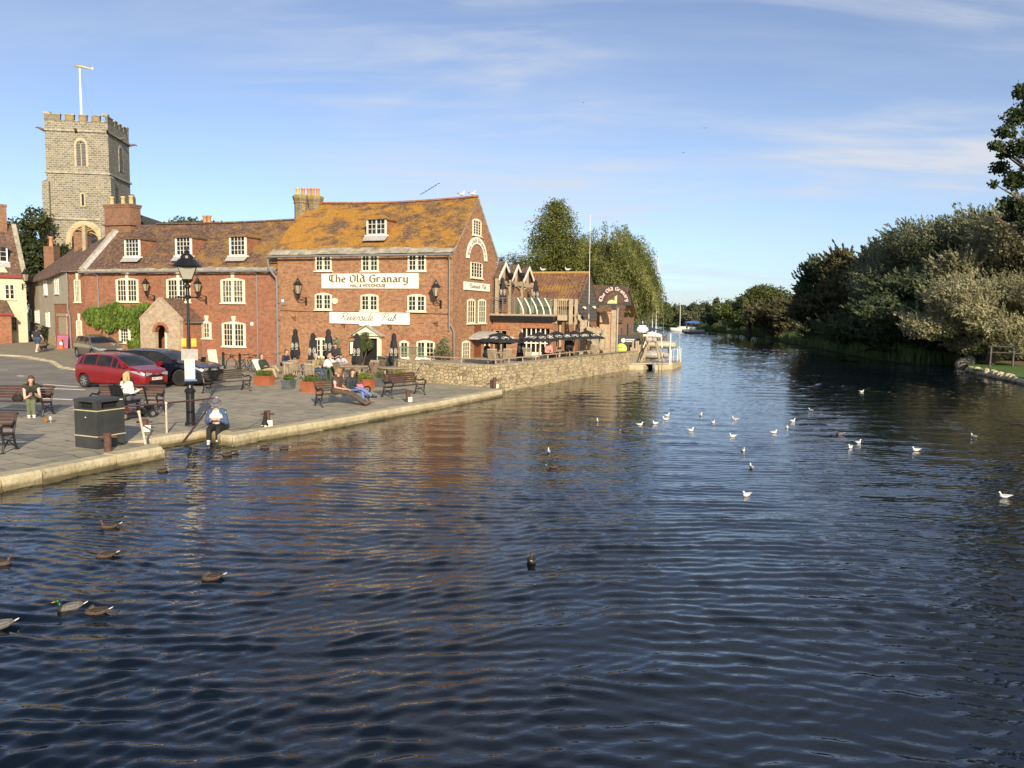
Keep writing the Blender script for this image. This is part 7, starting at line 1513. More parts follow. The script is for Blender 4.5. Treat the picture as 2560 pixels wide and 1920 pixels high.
# A: woman with a phone
bA = at(112, 1040); put_bench(bA.x-1.02, bA.y+.15, R(1), 2.1, M['slatbr'], 'red brown bench at the left edge, its right end in view')
bB = at(375, 1036); bB2 = at(217, 1040); BBx = (bB.x+bB2.x)/2; put_bench(BBx+.05, bB.y+.25, R(3), 2.15, M['slatbr'], 'brown bench partly hidden behind the litter bin')
a, b, an = bench_from((519, 986), (615, 976), 0, 'C'); cC = (a+b)/2; put_bench(cC.x-.12*math.sin(an)*0-.05, cC.y+.12, an-R(8), 1.9, M['slatgr'], 'weathered pale bench standing in front of the black car')
a, b, an = bench_from((812, 1018), (905, 1009), 0, 'D'); cD = (a+b)/2; aD = an-R(10); put_bench(cD.x-.06, cD.y+.12, aD, 1.95, M['slatgr'], 'bench with the couple sitting on it')
a, b, an = bench_from((972, 996), (1050, 986), 0, 'E'); cE = (a+b)/2; put_bench(cE.x-.05, cE.y+.12, an-R(6), 1.9, M['slatbr'], 'empty dark bench nearest the stone wall')
bF = at(-2, 1137); put_bench(bF.x-.93, bF.y+.3, R(6), 1.9, M['slatbr'], 'bench mostly outside the left edge, only its end visible')
# planters
M['terrap'] = mat('terracotta_planter', (.33, .105, .045), .6, .22, 3); M['leadp'] = mat('lead_grey_planter', (.10, .115, .12), .6, .4, 5)
boxl = lm('boxhedge', (.05, .08, .018), (.20, .26, .06)); boxy = lm('boxhedgeyellow', (.10, .13, .02), (.36, .40, .08))
def planter(label, px0, px1, py, h, col, mt, lf, seed, lead=False, rz=R(-20), z=.33, tier=None):
    a = at(px0, py, z); b = at(px1, py, z); w = (b-a).length*.94; d = .42 if not lead else w*.9; c = (a+b)/2; t = thing('planter', label, 'planter', (c.x, c.y+d/2, z), rz, 'planters edging the pub seating'); m = MB()
    m.add([(-w/2+.03, -d/2+.02, 0), (w/2-.03, -d/2+.02, 0), (w/2-.03, d/2-.02, 0), (-w/2+.03, d/2-.02, 0), (-w/2, -d/2, h), (w/2, -d/2, h), (w/2, d/2, h), (-w/2, d/2, h)], [(0,3,2,1),(4,5,6,7),(0,1,5,4),(1,2,6,5),(2,3,7,6),(3,0,4,7)]); m.box(-w/2-.015, w/2+.015, -d/2-.015, d/2+.015, h-.05, h+.01)
    if lead:
        for s in (-1, 1): m.box(s*w*.32-.01, s*w*.32+.01, -d/2-.012, -d/2, .06, h-.08)
        m.box(-w*.32, w*.32, -d/2-.012, -d/2, .06, .08)
    m.build('trough', mt, t); r = np.random.default_rng(seed); k = 5; cl = [(-w*.4+w*.8*(i+.5)/k, 0, h+.09+r.random()*.04, w*.13+.03, d*.40, .13+r.random()*.04) for i in range(k)]; P, u, idx = blob_leaves(r, cl, 1500, .35)
    quads_mesh('hedge_plants', P, unit(r, 1500)+np.array((0, 0, .6)), u+unit(r, 1500)*.5, .06, .035, r.random(1500), lf, t); return t
planter('terracotta trough planter at the left end of the pub seating', 630, 684, 963, .42, None, M['terrap'], boxl, 1)
planter('small square grey planter between two terracotta troughs', 703, 733, 974, .40, None, M['leadp'], boxl, 2, True)
planter('longest terracotta trough, left of the couple on the bench', 747, 808, 982, .45, None, M['terrap'], boxl, 3)
planter('terracotta trough to the right of the couple on the bench', 887, 935, 972, .42, None, M['terrap'], boxy, 4)
planter('square grey planter beside the terracotta trough right of the couple', 938, 962, 968, .42, None, M['leadp'], boxl, 5, True)
planter('grey planter with yellow green plants behind the empty dark bench', 975, 1012, 962, .42, None, M['leadp'], boxy, 6)
# closed umbrellas
M['pole'] = mat('umbrella_pole_wood', (.42, .16, .08), .6, .2, 6)
def emblem(mb, fn, s=1):
    pass
def closed_umb(label, px, ytop, Y, h=2.45, z=.33, grp='closed black parasols on the pub front'):
    p = atd(px, ytop, Y); H_ = p.z-z; t = thing('closed_parasol', label, 'parasol', (p.x, Y, z), R(px*7 % 60), grp); m = MB(); m.tube((0, 0, 0), (0, 0, H_-.1), .028, n=8); m.build('pole', M['pole'], t)
    m = MB(); m.lathe([(.25, 0), (.25, .06), (.06, .09), (.05, .3)], 14); m.build('base', M['castiron'], t)
    r = random.Random(int(px)); m = MB(); n = 20; prof = [(.03, H_), (.10, H_-.06), (.13, H_-.2), (.10, H_-.32), (.15, H_-.45), (.17, H_-.8), (.20, H_-1.15), (.24, H_-1.45), (.22, H_-1.62)]; vs = []
    for j, (rr_, zz) in enumerate(prof):
        for k in range(n):
            f = 1+.28*math.cos(k*2*math.pi*5/n+j*.25)*min(1, j/4)+r.uniform(-.06, .06); a = 2*math.pi*k/n; dz = (.16*math.cos(k*2*math.pi*5/n+1.2)+r.uniform(-.04, .04)) if j == len(prof)-1 else 0; vs.append((rr_*f*math.cos(a), rr_*f*math.sin(a), zz+dz))
    m.add(vs, [(j*n+(k+1)%n, j*n+k, (j+1)*n+k, (j+1)*n+(k+1)%n) for j in range(len(prof)-1) for k in range(n)]+[tuple(range(n))]); m.build('canopy', M['blackfab'], t, smooth=True)
    m = MB()
    for k, aa in enumerate((-115, -60)):
        a = R(aa)-R(px*7 % 60); rr_ = .245; c = Vector((rr_*math.cos(a), rr_*math.sin(a), H_-.93)); tx = Vector((-math.sin(a), math.cos(a), 0)); pts = []
        for q in range(10): u = 2*math.pi*q/10; pts.append(c+tx*.075*math.cos(u)+Vector((0, 0, .16*math.sin(u))))
        m.path(pts, .010, 4, closed=True); m.path([c+tx*-.03+Vector((0, 0, .09)), c+tx*.03+Vector((0, 0, .02)), c+tx*-.02+Vector((0, 0, -.08))], .018, 4); m.path([c+tx*-.07+Vector((0, 0, -.22)), c+tx*.07+Vector((0, 0, -.2))], .012, 4)
    m.build('emblem', M['white'], t); return t
closed_umb('closed parasol furthest left, beside the grey downpipe', 738, 822, 43.0); closed_umb('closed parasol second from left, in front of the left pub window', 782, 832, 40.2); closed_umb('closed parasol third from left, beside the standing waitress', 821, 822.5, 42.0)
closed_umb('closed parasol just left of the pub door', 892, 833, 39.8); closed_umb('closed parasol right of the pub door', 985, 833, 39.8)
closed_umb('closed parasol on the terrace beside the large window', 1303, 830, 44.5, z=TZ, grp='parasols on the terrace'); 
def bal_umb(label, cx_, cyt, cyb, Y):
    x, y = c5(cx_, cyt); x2, y2 = c5(cx_, cyb); zb = EP.pt(0, 0).z+zd; return closed_umb(label, x, y, Y, z=zd, grp='closed parasols on the balcony')
bal_umb('closed parasol under the first small gable on the balcony', 305, 845, 1050, 51.2); bal_umb('closed parasol on the balcony right of the third gable', 630, 870, 1050, 51.6)
# open umbrellas
def open_umb(label, px, ytop, Y, R_, z=TZ, rz=0):
    p = atd(px, ytop, Y); H_ = p.z-z; t = thing('open_parasol', label, 'parasol', (p.x, Y, z), rz, 'open black parasols on the terrace'); m = MB(); m.tube((0, 0, 0), (0, 0, H_), .03, n=8); m.ball((0, 0, H_), .05, nu=8, nv=6); m.build('pole', M['pole'], t)
    n = 8; rings = [(.03, H_-.02), (R_*.35, H_-.16), (R_*.7, H_-.32), (R_, H_-.44), (R_*1.005, H_-.52)]; vs = []
    for rr_, zz in rings:
        for k in range(n*2):
            a = 2*math.pi*k/(2*n); f = 1 if k % 2 == 0 else .94; vs.append((rr_*f*math.cos(a), rr_*f*math.sin(a), zz+(.03 if k % 2 else 0)))
    N = 2*n; m = MB(); fs = [(j*N+(k+1)%N, j*N+k, (j+1)*N+k, (j+1)*N+(k+1)%N) for j in range(len(rings)-1) for k in range(N)]; m.add(vs, fs); m.build('canopy', M['blackfab'], t)
    m = MB()
    for k in range(n): a = 2*math.pi*k/n; m.tube((.03, 0, H_-.1) if 0 else (0, 0, H_-.12), (R_*.97*math.cos(a), R_*.97*math.sin(a), H_-.46), .012, n=4)
    m.build('ribs', M['pole'], t); m = MB()
    for k in range(n):
        a = 2*math.pi*(k+.5)/n; c = Vector((R_*.66*math.cos(a)*.955, R_*.66*math.sin(a)*.955, H_-.285)); tx = Vector((-math.sin(a), math.cos(a), 0)); ty = Vector((math.cos(a), math.sin(a), -.42)).normalized(); pts = [c+tx*.20*math.cos(2*math.pi*q/14)+ty*.16*math.sin(2*math.pi*q/14) for q in range(14)]
        m.path(pts, .010, 4, closed=True); m.path([c+tx*-.11+ty*.04, c+ty*-.05, c+tx*.10+ty*-.02], .02, 4)
        pass
    m.build('emblem', M['white'], t); return t
for lab, cx_, cy_, Y, R_ in (('leftmost open parasol, in front of the small side door', 232, 1405, 42.5, 1.05), ('open parasol left of the large terrace window', 272, 1385, 40.8, 1.2), ('open parasol in front of the large terrace window', 665, 1382, 43.0, 1.1), ('open parasol between the window and the timber stairs', 838, 1372, 44.5, 1.1), ('open parasol in front of the timber stairs', 1012, 1368, 46.0, 1.1), ('rightmost open parasol near the arched sign', 1135, 1366, 48.0, 1.15)):
    x, y = c5(cx_, cy_); open_umb(lab, x, y, Y, R_, rz=R(cx_ % 45))
# tables and chairs
M['teak'] = mat('silvery_teak', (.34, .27, .19), .8, .3, 6, bump=.2); M['teakdk'] = mat('dark_teak', (.17, .12, .08), .7, .3, 6)
def table(label, px, py, Y, R_=.6, z=.33, rx=None):
    p = atd(px, py, Y); t = thing('round_table', label, 'table', (p.x, Y, z), 0, 'wooden tables outside the pub'); m = MB(); H_ = .74; sx = rx or R_
    vs = []; n = 24
    m.prism([(sx*math.cos(2*math.pi*k/n), R_*math.sin(2*math.pi*k/n)) for k in range(n)], H_-.035, H_, 'z'); m.prism([(sx*.8*math.cos(2*math.pi*k/n), R_*.8*math.sin(2*math.pi*k/n)) for k in range(n)], H_-.10, H_-.035, 'z'); m.build('tabletop', M['teak'], t)
    for a in (45, 135, 225, 315): c, s = math.cos(R(a)), math.sin(R(a)); l = MB(); l.box(sx*.62*c-.035, sx*.62*c+.035, R_*.62*s-.035, R_*.62*s+.035, 0, H_-.1); l.build('leg', M['teak'], t)
    return t
def chair(label, px, py, Y, rz, z=.33, mt='teak'):
    p = atd(px, py, Y); t = thing('slatted_chair', label, 'chair', (p.x, Y, z), rz, 'slatted folding chairs outside the pub'); mm = M[mt]
    m = MB(); 
    for k in range(6): x = -.2+k*.07; m.box(x, x+.05, -.22, .2, .42, .44)
    m.build('seat', mm, t); m = MB()
    for k in range(7):
        x = -.21+k*.063; m.add([(x, .19, .46), (x+.04, .19, .46), (x+.04, .36, .92), (x, .36, .92), (x, .21, .46), (x+.04, .21, .46), (x+.04, .38, .92), (x, .38, .92)], [(0,1,2,3),(7,6,5,4),(0,4,5,1),(1,5,6,2),(2,6,7,3),(3,7,4,0)])
    m.box(-.24, .24, .35, .39, .90, .97); m.build('backrest', mm, t)
    for s in (-1, 1):
        m = MB(); m.tube((s*.235, -.24, 0), (s*.235, .37, .95), .02, n=5); m.build('leg', mm, t); m = MB(); m.tube((s*.21, .26, 0), (s*.21, -.2, .44), .02, n=5); m.build('leg', mm, t)
    return t
table('table under the leftmost closed parasol', 727, 915, 40.9, .55); table('table between the second and third closed parasols', 815, 912, 40.5, .55); table('large oval table left of the pub door', 879, 926, 38.2, .6, rx=1.05); table('round table right of the pub door', 982, 927, 37.6, .6, rx=.75)
for i, (lab, px, py, Y, rz) in enumerate((('pale chair with its back to us behind the small grey planter', 719, 925, 37.0, 200), ('chair tucked under the leftmost table', 741, 925, 38.7, 170), ('high backed pale chair facing the leftmost table', 757, 920, 38.8, 250), ('pale chair just behind the longest trough', 772, 935, 36.4, 200),
    ('dark chair turned sideways left of the oval table', 853, 930, 37.0, 60), ('dark chair right of the oval table', 915, 930, 37.3, -55), ('pale chair behind the oval table near the door', 928, 920, 39.0, -20), ('dark chair left of the round table', 943, 930, 37.2, 40), ('pale chair behind the round table', 997, 920, 39.0, 0), ('slatted chair leaning back by the stone wall', 1036, 930, 37.2, -70))):
    chair(lab, px, py, Y, R(rz), mt='teakdk' if 'dark' in lab else 'teak')
for i, (lab, cx_, Y, rz) in enumerate((('terrace chair under the left open parasol', 200, 39.5, 180), ('terrace chair right of the left open parasol', 330, 40.0, 200), ('terrace chair beside the person in pink', 560, 41.5, 160), ('terrace chair below the balcony stairs', 1180, 47.5, 200))):
    x, y = c5(cx_, 1600); chair(lab, x, y, Y, R(rz), z=TZ)
x, y = c5(270, 1600); table('small table under the left open parasol', x, 905, 40.8, .45, TZ); x, y = c5(830, 1600); table('terrace table under the fourth parasol', x, 900, 44.5, .45, TZ); x, y = c5(1180, 1560); 
# mooring bollards
def bollard(label, px, pyb, pyt, bar=True, plate=None, r=.085):
    p = at(px, pyb); h = atd(px, pyt, p.y).z-.33; t = thing('mooring_bollard', label, 'bollard', (p.x, p.y, .33), R(20), 'rusty mooring bollards along the quay edge'); m = MB(); m.lathe([(r*1.05, 0), (r, .03), (r, h-.05), (r*1.12, h-.04), (r*1.12, h-.01), (r*.8, h)], 14); m.build('post', M['rust'], t)
    if bar: m = MB(); m.tube((-.2, 0, h*.78), (.2, 0, h*.78), .028, n=8); m.build('cross_bar', M['rust'], t)
    if plate: m = MB(); m.box(plate[0], plate[1], -r-.06, -r-.045, .02, .20); o = m.build('notice_plate', M['signwhite'], t); m = MB(); [m.box(plate[0]+.02, plate[1]-.03, -r-.064, -r-.061, .05+k*.045, .062+k*.045) for k in range(3)]; m.build('notice_lines', M['lead'], o)
    return t
bollard('rusty bollard standing in front of the litter bin', 270, 1128, 1082); bollard('rusty bollard between the bin and the lamp post', 362, 1079, 1048, True, (-.02, .17), .1); bollard('rusty bollard behind the black and white dog', 669, 1066, 1026, True, (-.05, .13)); bollard('rusty bollard in front of the empty dark bench', 1020, 1005, 976, False, (-.02, .13)); bollard('rusty bollard where the quay meets the stone wall', 1236, 971, 944, True, (.05, .14))
# railings at the slipway
M['railbrown'] = mat('railing_brown', (.06, .024, .02), .45, .3, 6); M['postcream'] = mat('railing_post_cream', (.50, .46, .36), .6, .3, 6)
rl = thing('slipway_railing', 'brown handrail on pale posts running down into the water at the slipway', 'railing', (0, 0, 0))
b1, t1_ = at(417, 1084), None; t1_ = atd(415, 1008, b1.y); b2 = at(541, 1070); t2_ = atd(541, 995, b2.y-.2); lf_ = at(300, 1010+120)
for b_, tt in ((b1, t1_), (b2, t2_)): m = MB(); m.tube(b_, (tt.x, tt.y, tt.z), .028, n=7); m.ball(tt, .045, nu=8, nv=6); m.build('post', M['postcream'], rl)
dL = (t1_-t2_); st_ = t1_+dL*.9; m = MB(); m.tube(t2_, t1_, .026, n=7); e_ = atd(306, 1017, b1.y-.6); m.tube(t1_, e_, .026, n=7); w_ = at(438, 1121, 0); m.tube(t2_, (w_.x, w_.y, -.1), .028, n=7); m.build('handrail', M['railbrown'], rl)
rl2 = thing('short_railing', 'leaning pale post with a short brown rail beside the litter bin', 'railing', (0, 0, 0)); b_ = at(364, 1111); tt = atd(347, 1030, b_.y+.1); m = MB(); m.tube(b_, tt, .03, n=7); m.ball(tt, .045, nu=8, nv=6); m.build('post', M['postcream'], rl2); m = MB(); e_ = atd(306, 1023, b_.y+.9); m.tube(tt, e_, .025, n=7); m.build('handrail', M['railbrown'], rl2)
# bike rack posts, bikes
def rackpost(label, px, pyb, pyt):
    p = at(px, pyb); h = atd(px, pyt, p.y).z-.33; m = MB(); m.lathe([(.1, 0), (.1, .12), (.075, .15), (.07, h-.16), (.09, h-.13), (.07, h-.1), (.075, h-.05), (.03, h)], 12); return tag(m.build('iron_bollard', M['black'], loc=(p.x, p.y, .33)), label, 'bollard', 'black iron bollards by the bicycles'), p, h
_, pA, hA = rackpost('black iron bollard left of the cycle hoop', 558.5, 923, 880); _, pB, hB_ = rackpost('black iron bollard right of the cycle hoop', 600, 926, 883)
m = MB(); mid = (pA+pB)/2; m.path([(pA.x+.12, pA.y, .35), (pA.x+.2, pA.y, .8), (mid.x, mid.y, 1.15), (pB.x-.2, pB.y, .8), (pB.x-.12, pB.y, .35)], .025, 6); m.tube((pA.x, pA.y, 1.18), (pB.x, pB.y, 1.18), .02, n=6); m.ball((mid.x, mid.y, 1.12), .1, .06, .1, 8, 6); tag(m.build('cycle_hoop', M['black']), 'black iron hoop for locking cycles between two bollards', 'cycle rack')
def bicycle(label, px, Y, rz, frame, z=.33):
    p = atd(px, 930, Y); t = thing('bicycle', label, 'bicycle', (p.x, Y, z), rz, 'bicycles parked against the brick house'); r = .33
    for x in (-.5, .5):
        w = bpy.data.objects.new('wheel', None); C.objects.link(w); w.parent = t
        m = MB(); m.path([(x+r*math.cos(k*math.pi/12), 0, r+r*math.sin(k*math.pi/12)) for k in range(24)], .018, 5, closed=True); m.build('tyre', M['tyre'], w)
        m = MB(); [m.tube((x, 0, r), (x+r*math.cos(k*math.pi/6), 0, r+r*math.sin(k*math.pi/6)), .003, n=3) for k in range(12)]; m.build('spokes', M['metal'], w)
    m = MB(); P = {'h': (.36, 0, .82), 's': (-.16, 0, .80), 'b': (-.05, 0, .28), 'r': (-.5, 0, r), 'f': (.5, 0, r), 'hb': (.40, 0, .68)}
    for a, b in (('s', 'b'), ('b', 'hb'), ('s', 'h'), ('r', 'b'), ('r', 's'), ('h', 'f')): m.tube(P[a], P[b], .018, n=6)
    m.build('frame', frame, t); m = MB(); m.tube((-.17, 0, .80), (-.2, 0, .93), .014, n=5); m.loft([(-.34, 0, .95, .07, .02), (-.2, 0, .96, .06, .025), (-.06, 0, .95, .02, .015)], 8); m.build('saddle', M['black'], t)
    m = MB(); m.tube((.36, 0, .82), (.34, 0, .96), .014, n=5); m.path([(.38, -.24, .97), (.36, -.05, .97), (.34, 0, .96), (.36, .05, .97), (.38, .24, .97)], .013, 5); m.build('handlebar', M['black'], t); return t
bicycle('silver bicycle nearest the black bollard', 621, 42.6, R(-15), M['alloydk']); bicycle('dark bicycle in the middle of the parked bicycles', 632, 43.1, R(10), M['black']); bicycle('turquoise bicycle at the right of the parked bicycles', 645, 42.4, R(-30), mat('turquoise_paint', (.08, .32, .36), .4, .1, 5))
# cone and sandwich board at the gate
p = atd(153, 868, 55.2); p.z = gz(p.x, p.y); t = thing('traffic_cone', 'orange and white traffic cone standing by the gate', 'traffic cone', (p.x, p.y, p.z)); m = MB(); m.box(-.22, .22, -.22, .22, 0, .04); m.lathe([(.17, .04), (.12, .28)], 14); m.build('cone', mat('cone_orange', (.75, .12, .03), .5, .1, 5), t); m = MB(); m.lathe([(.121, .28), (.08, .5)], 14); m.build('white_sleeve', M['white'], t); m = MB(); m.lathe([(.08, .5), (.035, .76), (.03, .77)], 14); m.build('tip', bpy.data.materials['cone_orange'], t)
t = thing('pavement_board', 'small pink and purple folding sign beside the traffic cone', 'sign', (p.x-.1, p.y+.45, p.z), R(15)); m = MB(); 
for s in (-1, 1): m.add([(-.35, s*.25, 0), (.35, s*.25, 0), (.35, 0, 1.0), (-.35, 0, 1.0), (-.35, s*.22, 0), (.35, s*.22, 0), (.35, -s*.03, 1.0), (-.35, -s*.03, 1.0)], [(0,1,2,3),(7,6,5,4),(0,4,5,1),(1,5,6,2),(2,6,7,3),(3,7,4,0)])
m.build('board', mat('pink_board', (.26, .04, .12), .5, .5, 2.5), t)
p = at(534, 935); t = thing('folding_sign', 'cream folding board standing beside the black car bonnet', 'sign', (atd(530, 900, 45).x, 45, .33), R(60)); m = MB(); m.add([(-.3, -.2, 0), (.3, -.2, 0), (.3, 0, 1.1), (-.3, 0, 1.1), (-.3, -.17, 0), (.3, -.17, 0), (.3, .03, 1.1), (-.3, .03, 1.1)], [(0,1,2,3),(7,6,5,4),(0,4,5,1),(1,5,6,2),(2,6,7,3),(3,7,4,0)]); m.build('board', M['cream'], t)
a, z = gr4(803, 1550); p = GR.pt(GS0+a, -.08); t = thing('menu_case', 'black framed white menu case on the wall left of the pub door', 'sign', (p.x, p.y, z-.42), GR.a); m = MB(); m.box(-.16, .16, -.05, .05, 0, .84); m.build('frame', M['black'], t); m = MB(); m.box(-.12, .12, -.06, -.05, .05, .79); m.build('menu', M['signwhite'], t)
# glass screens by the terrace steps
t = thing('glass_screen', 'low glass wind screen on posts between the seating and the pub wall', 'screen', (0, 0, 0)); a = atd(1000, 903, 41.5); b = atd(1060, 903, 41.0); m = MB(); m.quad((a.x, a.y, 1.4), (b.x, b.y, 1.4), (b.x, b.y, 1.9), (a.x, a.y, 1.9)); m.build('pane', M['gglass'], t); m = MB(); m.tube((a.x, a.y, 1.9), (b.x, b.y, 1.9), .03, n=5); m.tube((a.x, a.y, .4), (a.x, a.y, 1.9), .03, n=5); m.build('frame', M['metal'], t)
# TV aerial and gulls come later; the aerial:
ax, az = gf(1093, 503, 3.5); p = GR.pt(GS0+ax, 3.5); t = thing('television_aerial', 'small television aerial on the pub roof ridge', 'aerial', (p.x, p.y, ZR-.05)); m = MB(); m.tube((0, 0, 0), (0, 0, 1.0), .018, n=5); m.build('pole', M['metal'], t); m = MB(); m.tube((.15, 0, 1.0), (-1.1, .1, .25), .016, n=4); [m.tube((.1-k*.2-.06, -.15, .97-k*.12), (.1-k*.2+.06, .15, .97-k*.12), .008, n=4) for k in range(6)]; m.build('antenna', M['black'], t)
# ================================================================= BOATS
def hull(mb, L, W_, h, d=.3): mb.loft([(-L/2, 0, h*.45, W_*.34, h*.5), (-L*.3, 0, h*.42, W_*.48, h*.58), (0, 0, h*.42, W_*.5, h*.6), (L*.25, 0, h*.46, W_*.38, h*.6), (L*.42, 0, h*.55, W_*.16, h*.52), (L*.5, 0, h*.7, W_*.02, h*.35)], 14)
M['boatwhite'] = mat('boat_white', (.74, .73, .68), .4, .1, 3); M['navy'] = mat('navy_cover', (.02, .04, .14), .7, .2, 4)
def sailboat(label, px, pyw, Y, L, mh, rz, hullm, name='sailing_boat', boom=True):
    p = atd(px, pyw, Y); t = thing(name, label, 'boat', (p.x, Y, 0), rz, 'boats moored on the river'); m = MB(); hull(m, L, L*.32, 1.0); m.build('hull', hullm, t, smooth=True); m = MB(); m.loft([(-L*.18, 0, 1.05, L*.09, .1), (-L*.15, 0, 1.12, L*.12, .28), (L*.12, 0, 1.12, L*.10, .26), (L*.24, 0, 1.0, L*.04, .1)], 10); m.build('cabin', M['boatwhite'], t, smooth=True)
    m = MB(); m.tube((L*.08, 0, .9), (L*.08, 0, mh), .07, .05, 6); m.tube((L*.08, -.7, mh*.62), (L*.08, .7, mh*.62), .025, n=4); m.build('mast', M['boatwhite'], t); m = MB(); m.tube((L*.5, 0, 1), (L*.08, 0, mh*.97), .012, n=3); m.tube((-L*.48, 0, 1), (L*.08, 0, mh*.97), .012, n=3)
    for s in (-1, 1): m.path([(L*.08, s*L*.15, .9), (L*.08, s*.7, mh*.62), (L*.08, 0, mh*.95)], .012, 3)
    m.build('rigging', M['metal'], t)
    if boom: m = MB(); m.tube((L*.05, 0, 1.9), (-L*.4, 0, 1.8), .12, n=6); m.build('boom_cover', M['navy'], t)
    return t
sailboat('sailing boat with the tallest mast, moored just beyond the pontoon', 1637, 850, 108, 7.5, 12.2, R(70), M['boatwhite']); sailboat('second sailing boat, left of the tallest mast, with a short mast', 1629, 850, 116, 6.5, 6.3, R(75), M['boatwhite'])
sailboat('small white sailing boat moored alone in mid river', 1704, 830, 183, 5.6, 8.9, R(160), M['boatwhite'], boom=False)
p = atd(1606, 838, 128); t = thing('motor_cruiser', 'white motor cruiser moored beyond the pontoon beside the willow', 'boat', (p.x, 128, 0), R(80), 'boats moored on the river'); t.scale = (.82,)*3; m = MB(); hull(m, 8, 2.9, 1.5); m.build('hull', M['boatwhite'], t, smooth=True); m = MB(); m.loft([(-3, 0, 1.7, 1.1, .3), (-2.5, 0, 1.9, 1.2, .7), (.5, 0, 1.9, 1.15, .65), (2.2, 0, 1.5, .7, .3)], 10); m.box(-2.2, -.4, -.7, .7, 2.5, 2.68); m.tube((-1.2, 0, 2.8), (-1.2, 0, 3.6), .06, n=5); m.ball((-1.2, 0, 3.3), .13, nu=8, nv=6); m.build('cabin', M['boatwhite'], t); m = MB(); m.box(-2.0, .6, -1.22, 1.22, 1.9, 2.2); m.build('windows', M['carglass'], t)
p = atd(1733, 833, 168); t = thing('work_boat', 'grey open work boat with a blue awning beside the small sailing boat', 'boat', (p.x, 168, 0), R(172), 'boats moored on the river'); m = MB(); m.loft([(-2.3, 0, .45, 1.0, .5), (0, 0, .45, 1.2, .55), (1.6, 0, .5, 1.0, .5), (2.4, 0, .6, .5, .4)], 10); m.build('hull', mat('boat_grey', (.30, .28, .25), .6, .2, 3), t, smooth=True); m = MB(); m.prism([(-1.6, 2.35), (1.9, 2.35), (1.4, 2.65), (.2, 2.8), (-1.1, 2.65)], -1.0, 1.0); m.build('awning', mat('blue_awning', (.03, .12, .48), .7, .1, 3), t)
m = MB(); [m.tube((x, y, .8), (x, y, 2.35), .04, n=4) for x in (-1.5, 1.5) for y in (-.9, .9)]; m.build('awning_posts', M['metal'], t); m = MB(); m.box(-.4, 1.2, -.6, .6, .8, 1.5); m.build('wheelhouse', M['boatwhite'], t)
p = atd(1797, 822, 200); t = thing('river_notice', 'tiny white notice on the far bank right of the blue awning', 'sign', (p.x+2, 200, .4)); m = MB(); m.box(-.6, .6, -.05, .05, 1.0, 2.2); m.build('panel', M['white'], t); m = MB(); m.tube((0, .08, 0), (0, .08, 1.8), .06, n=5); m.build('post', M['oak'], t)
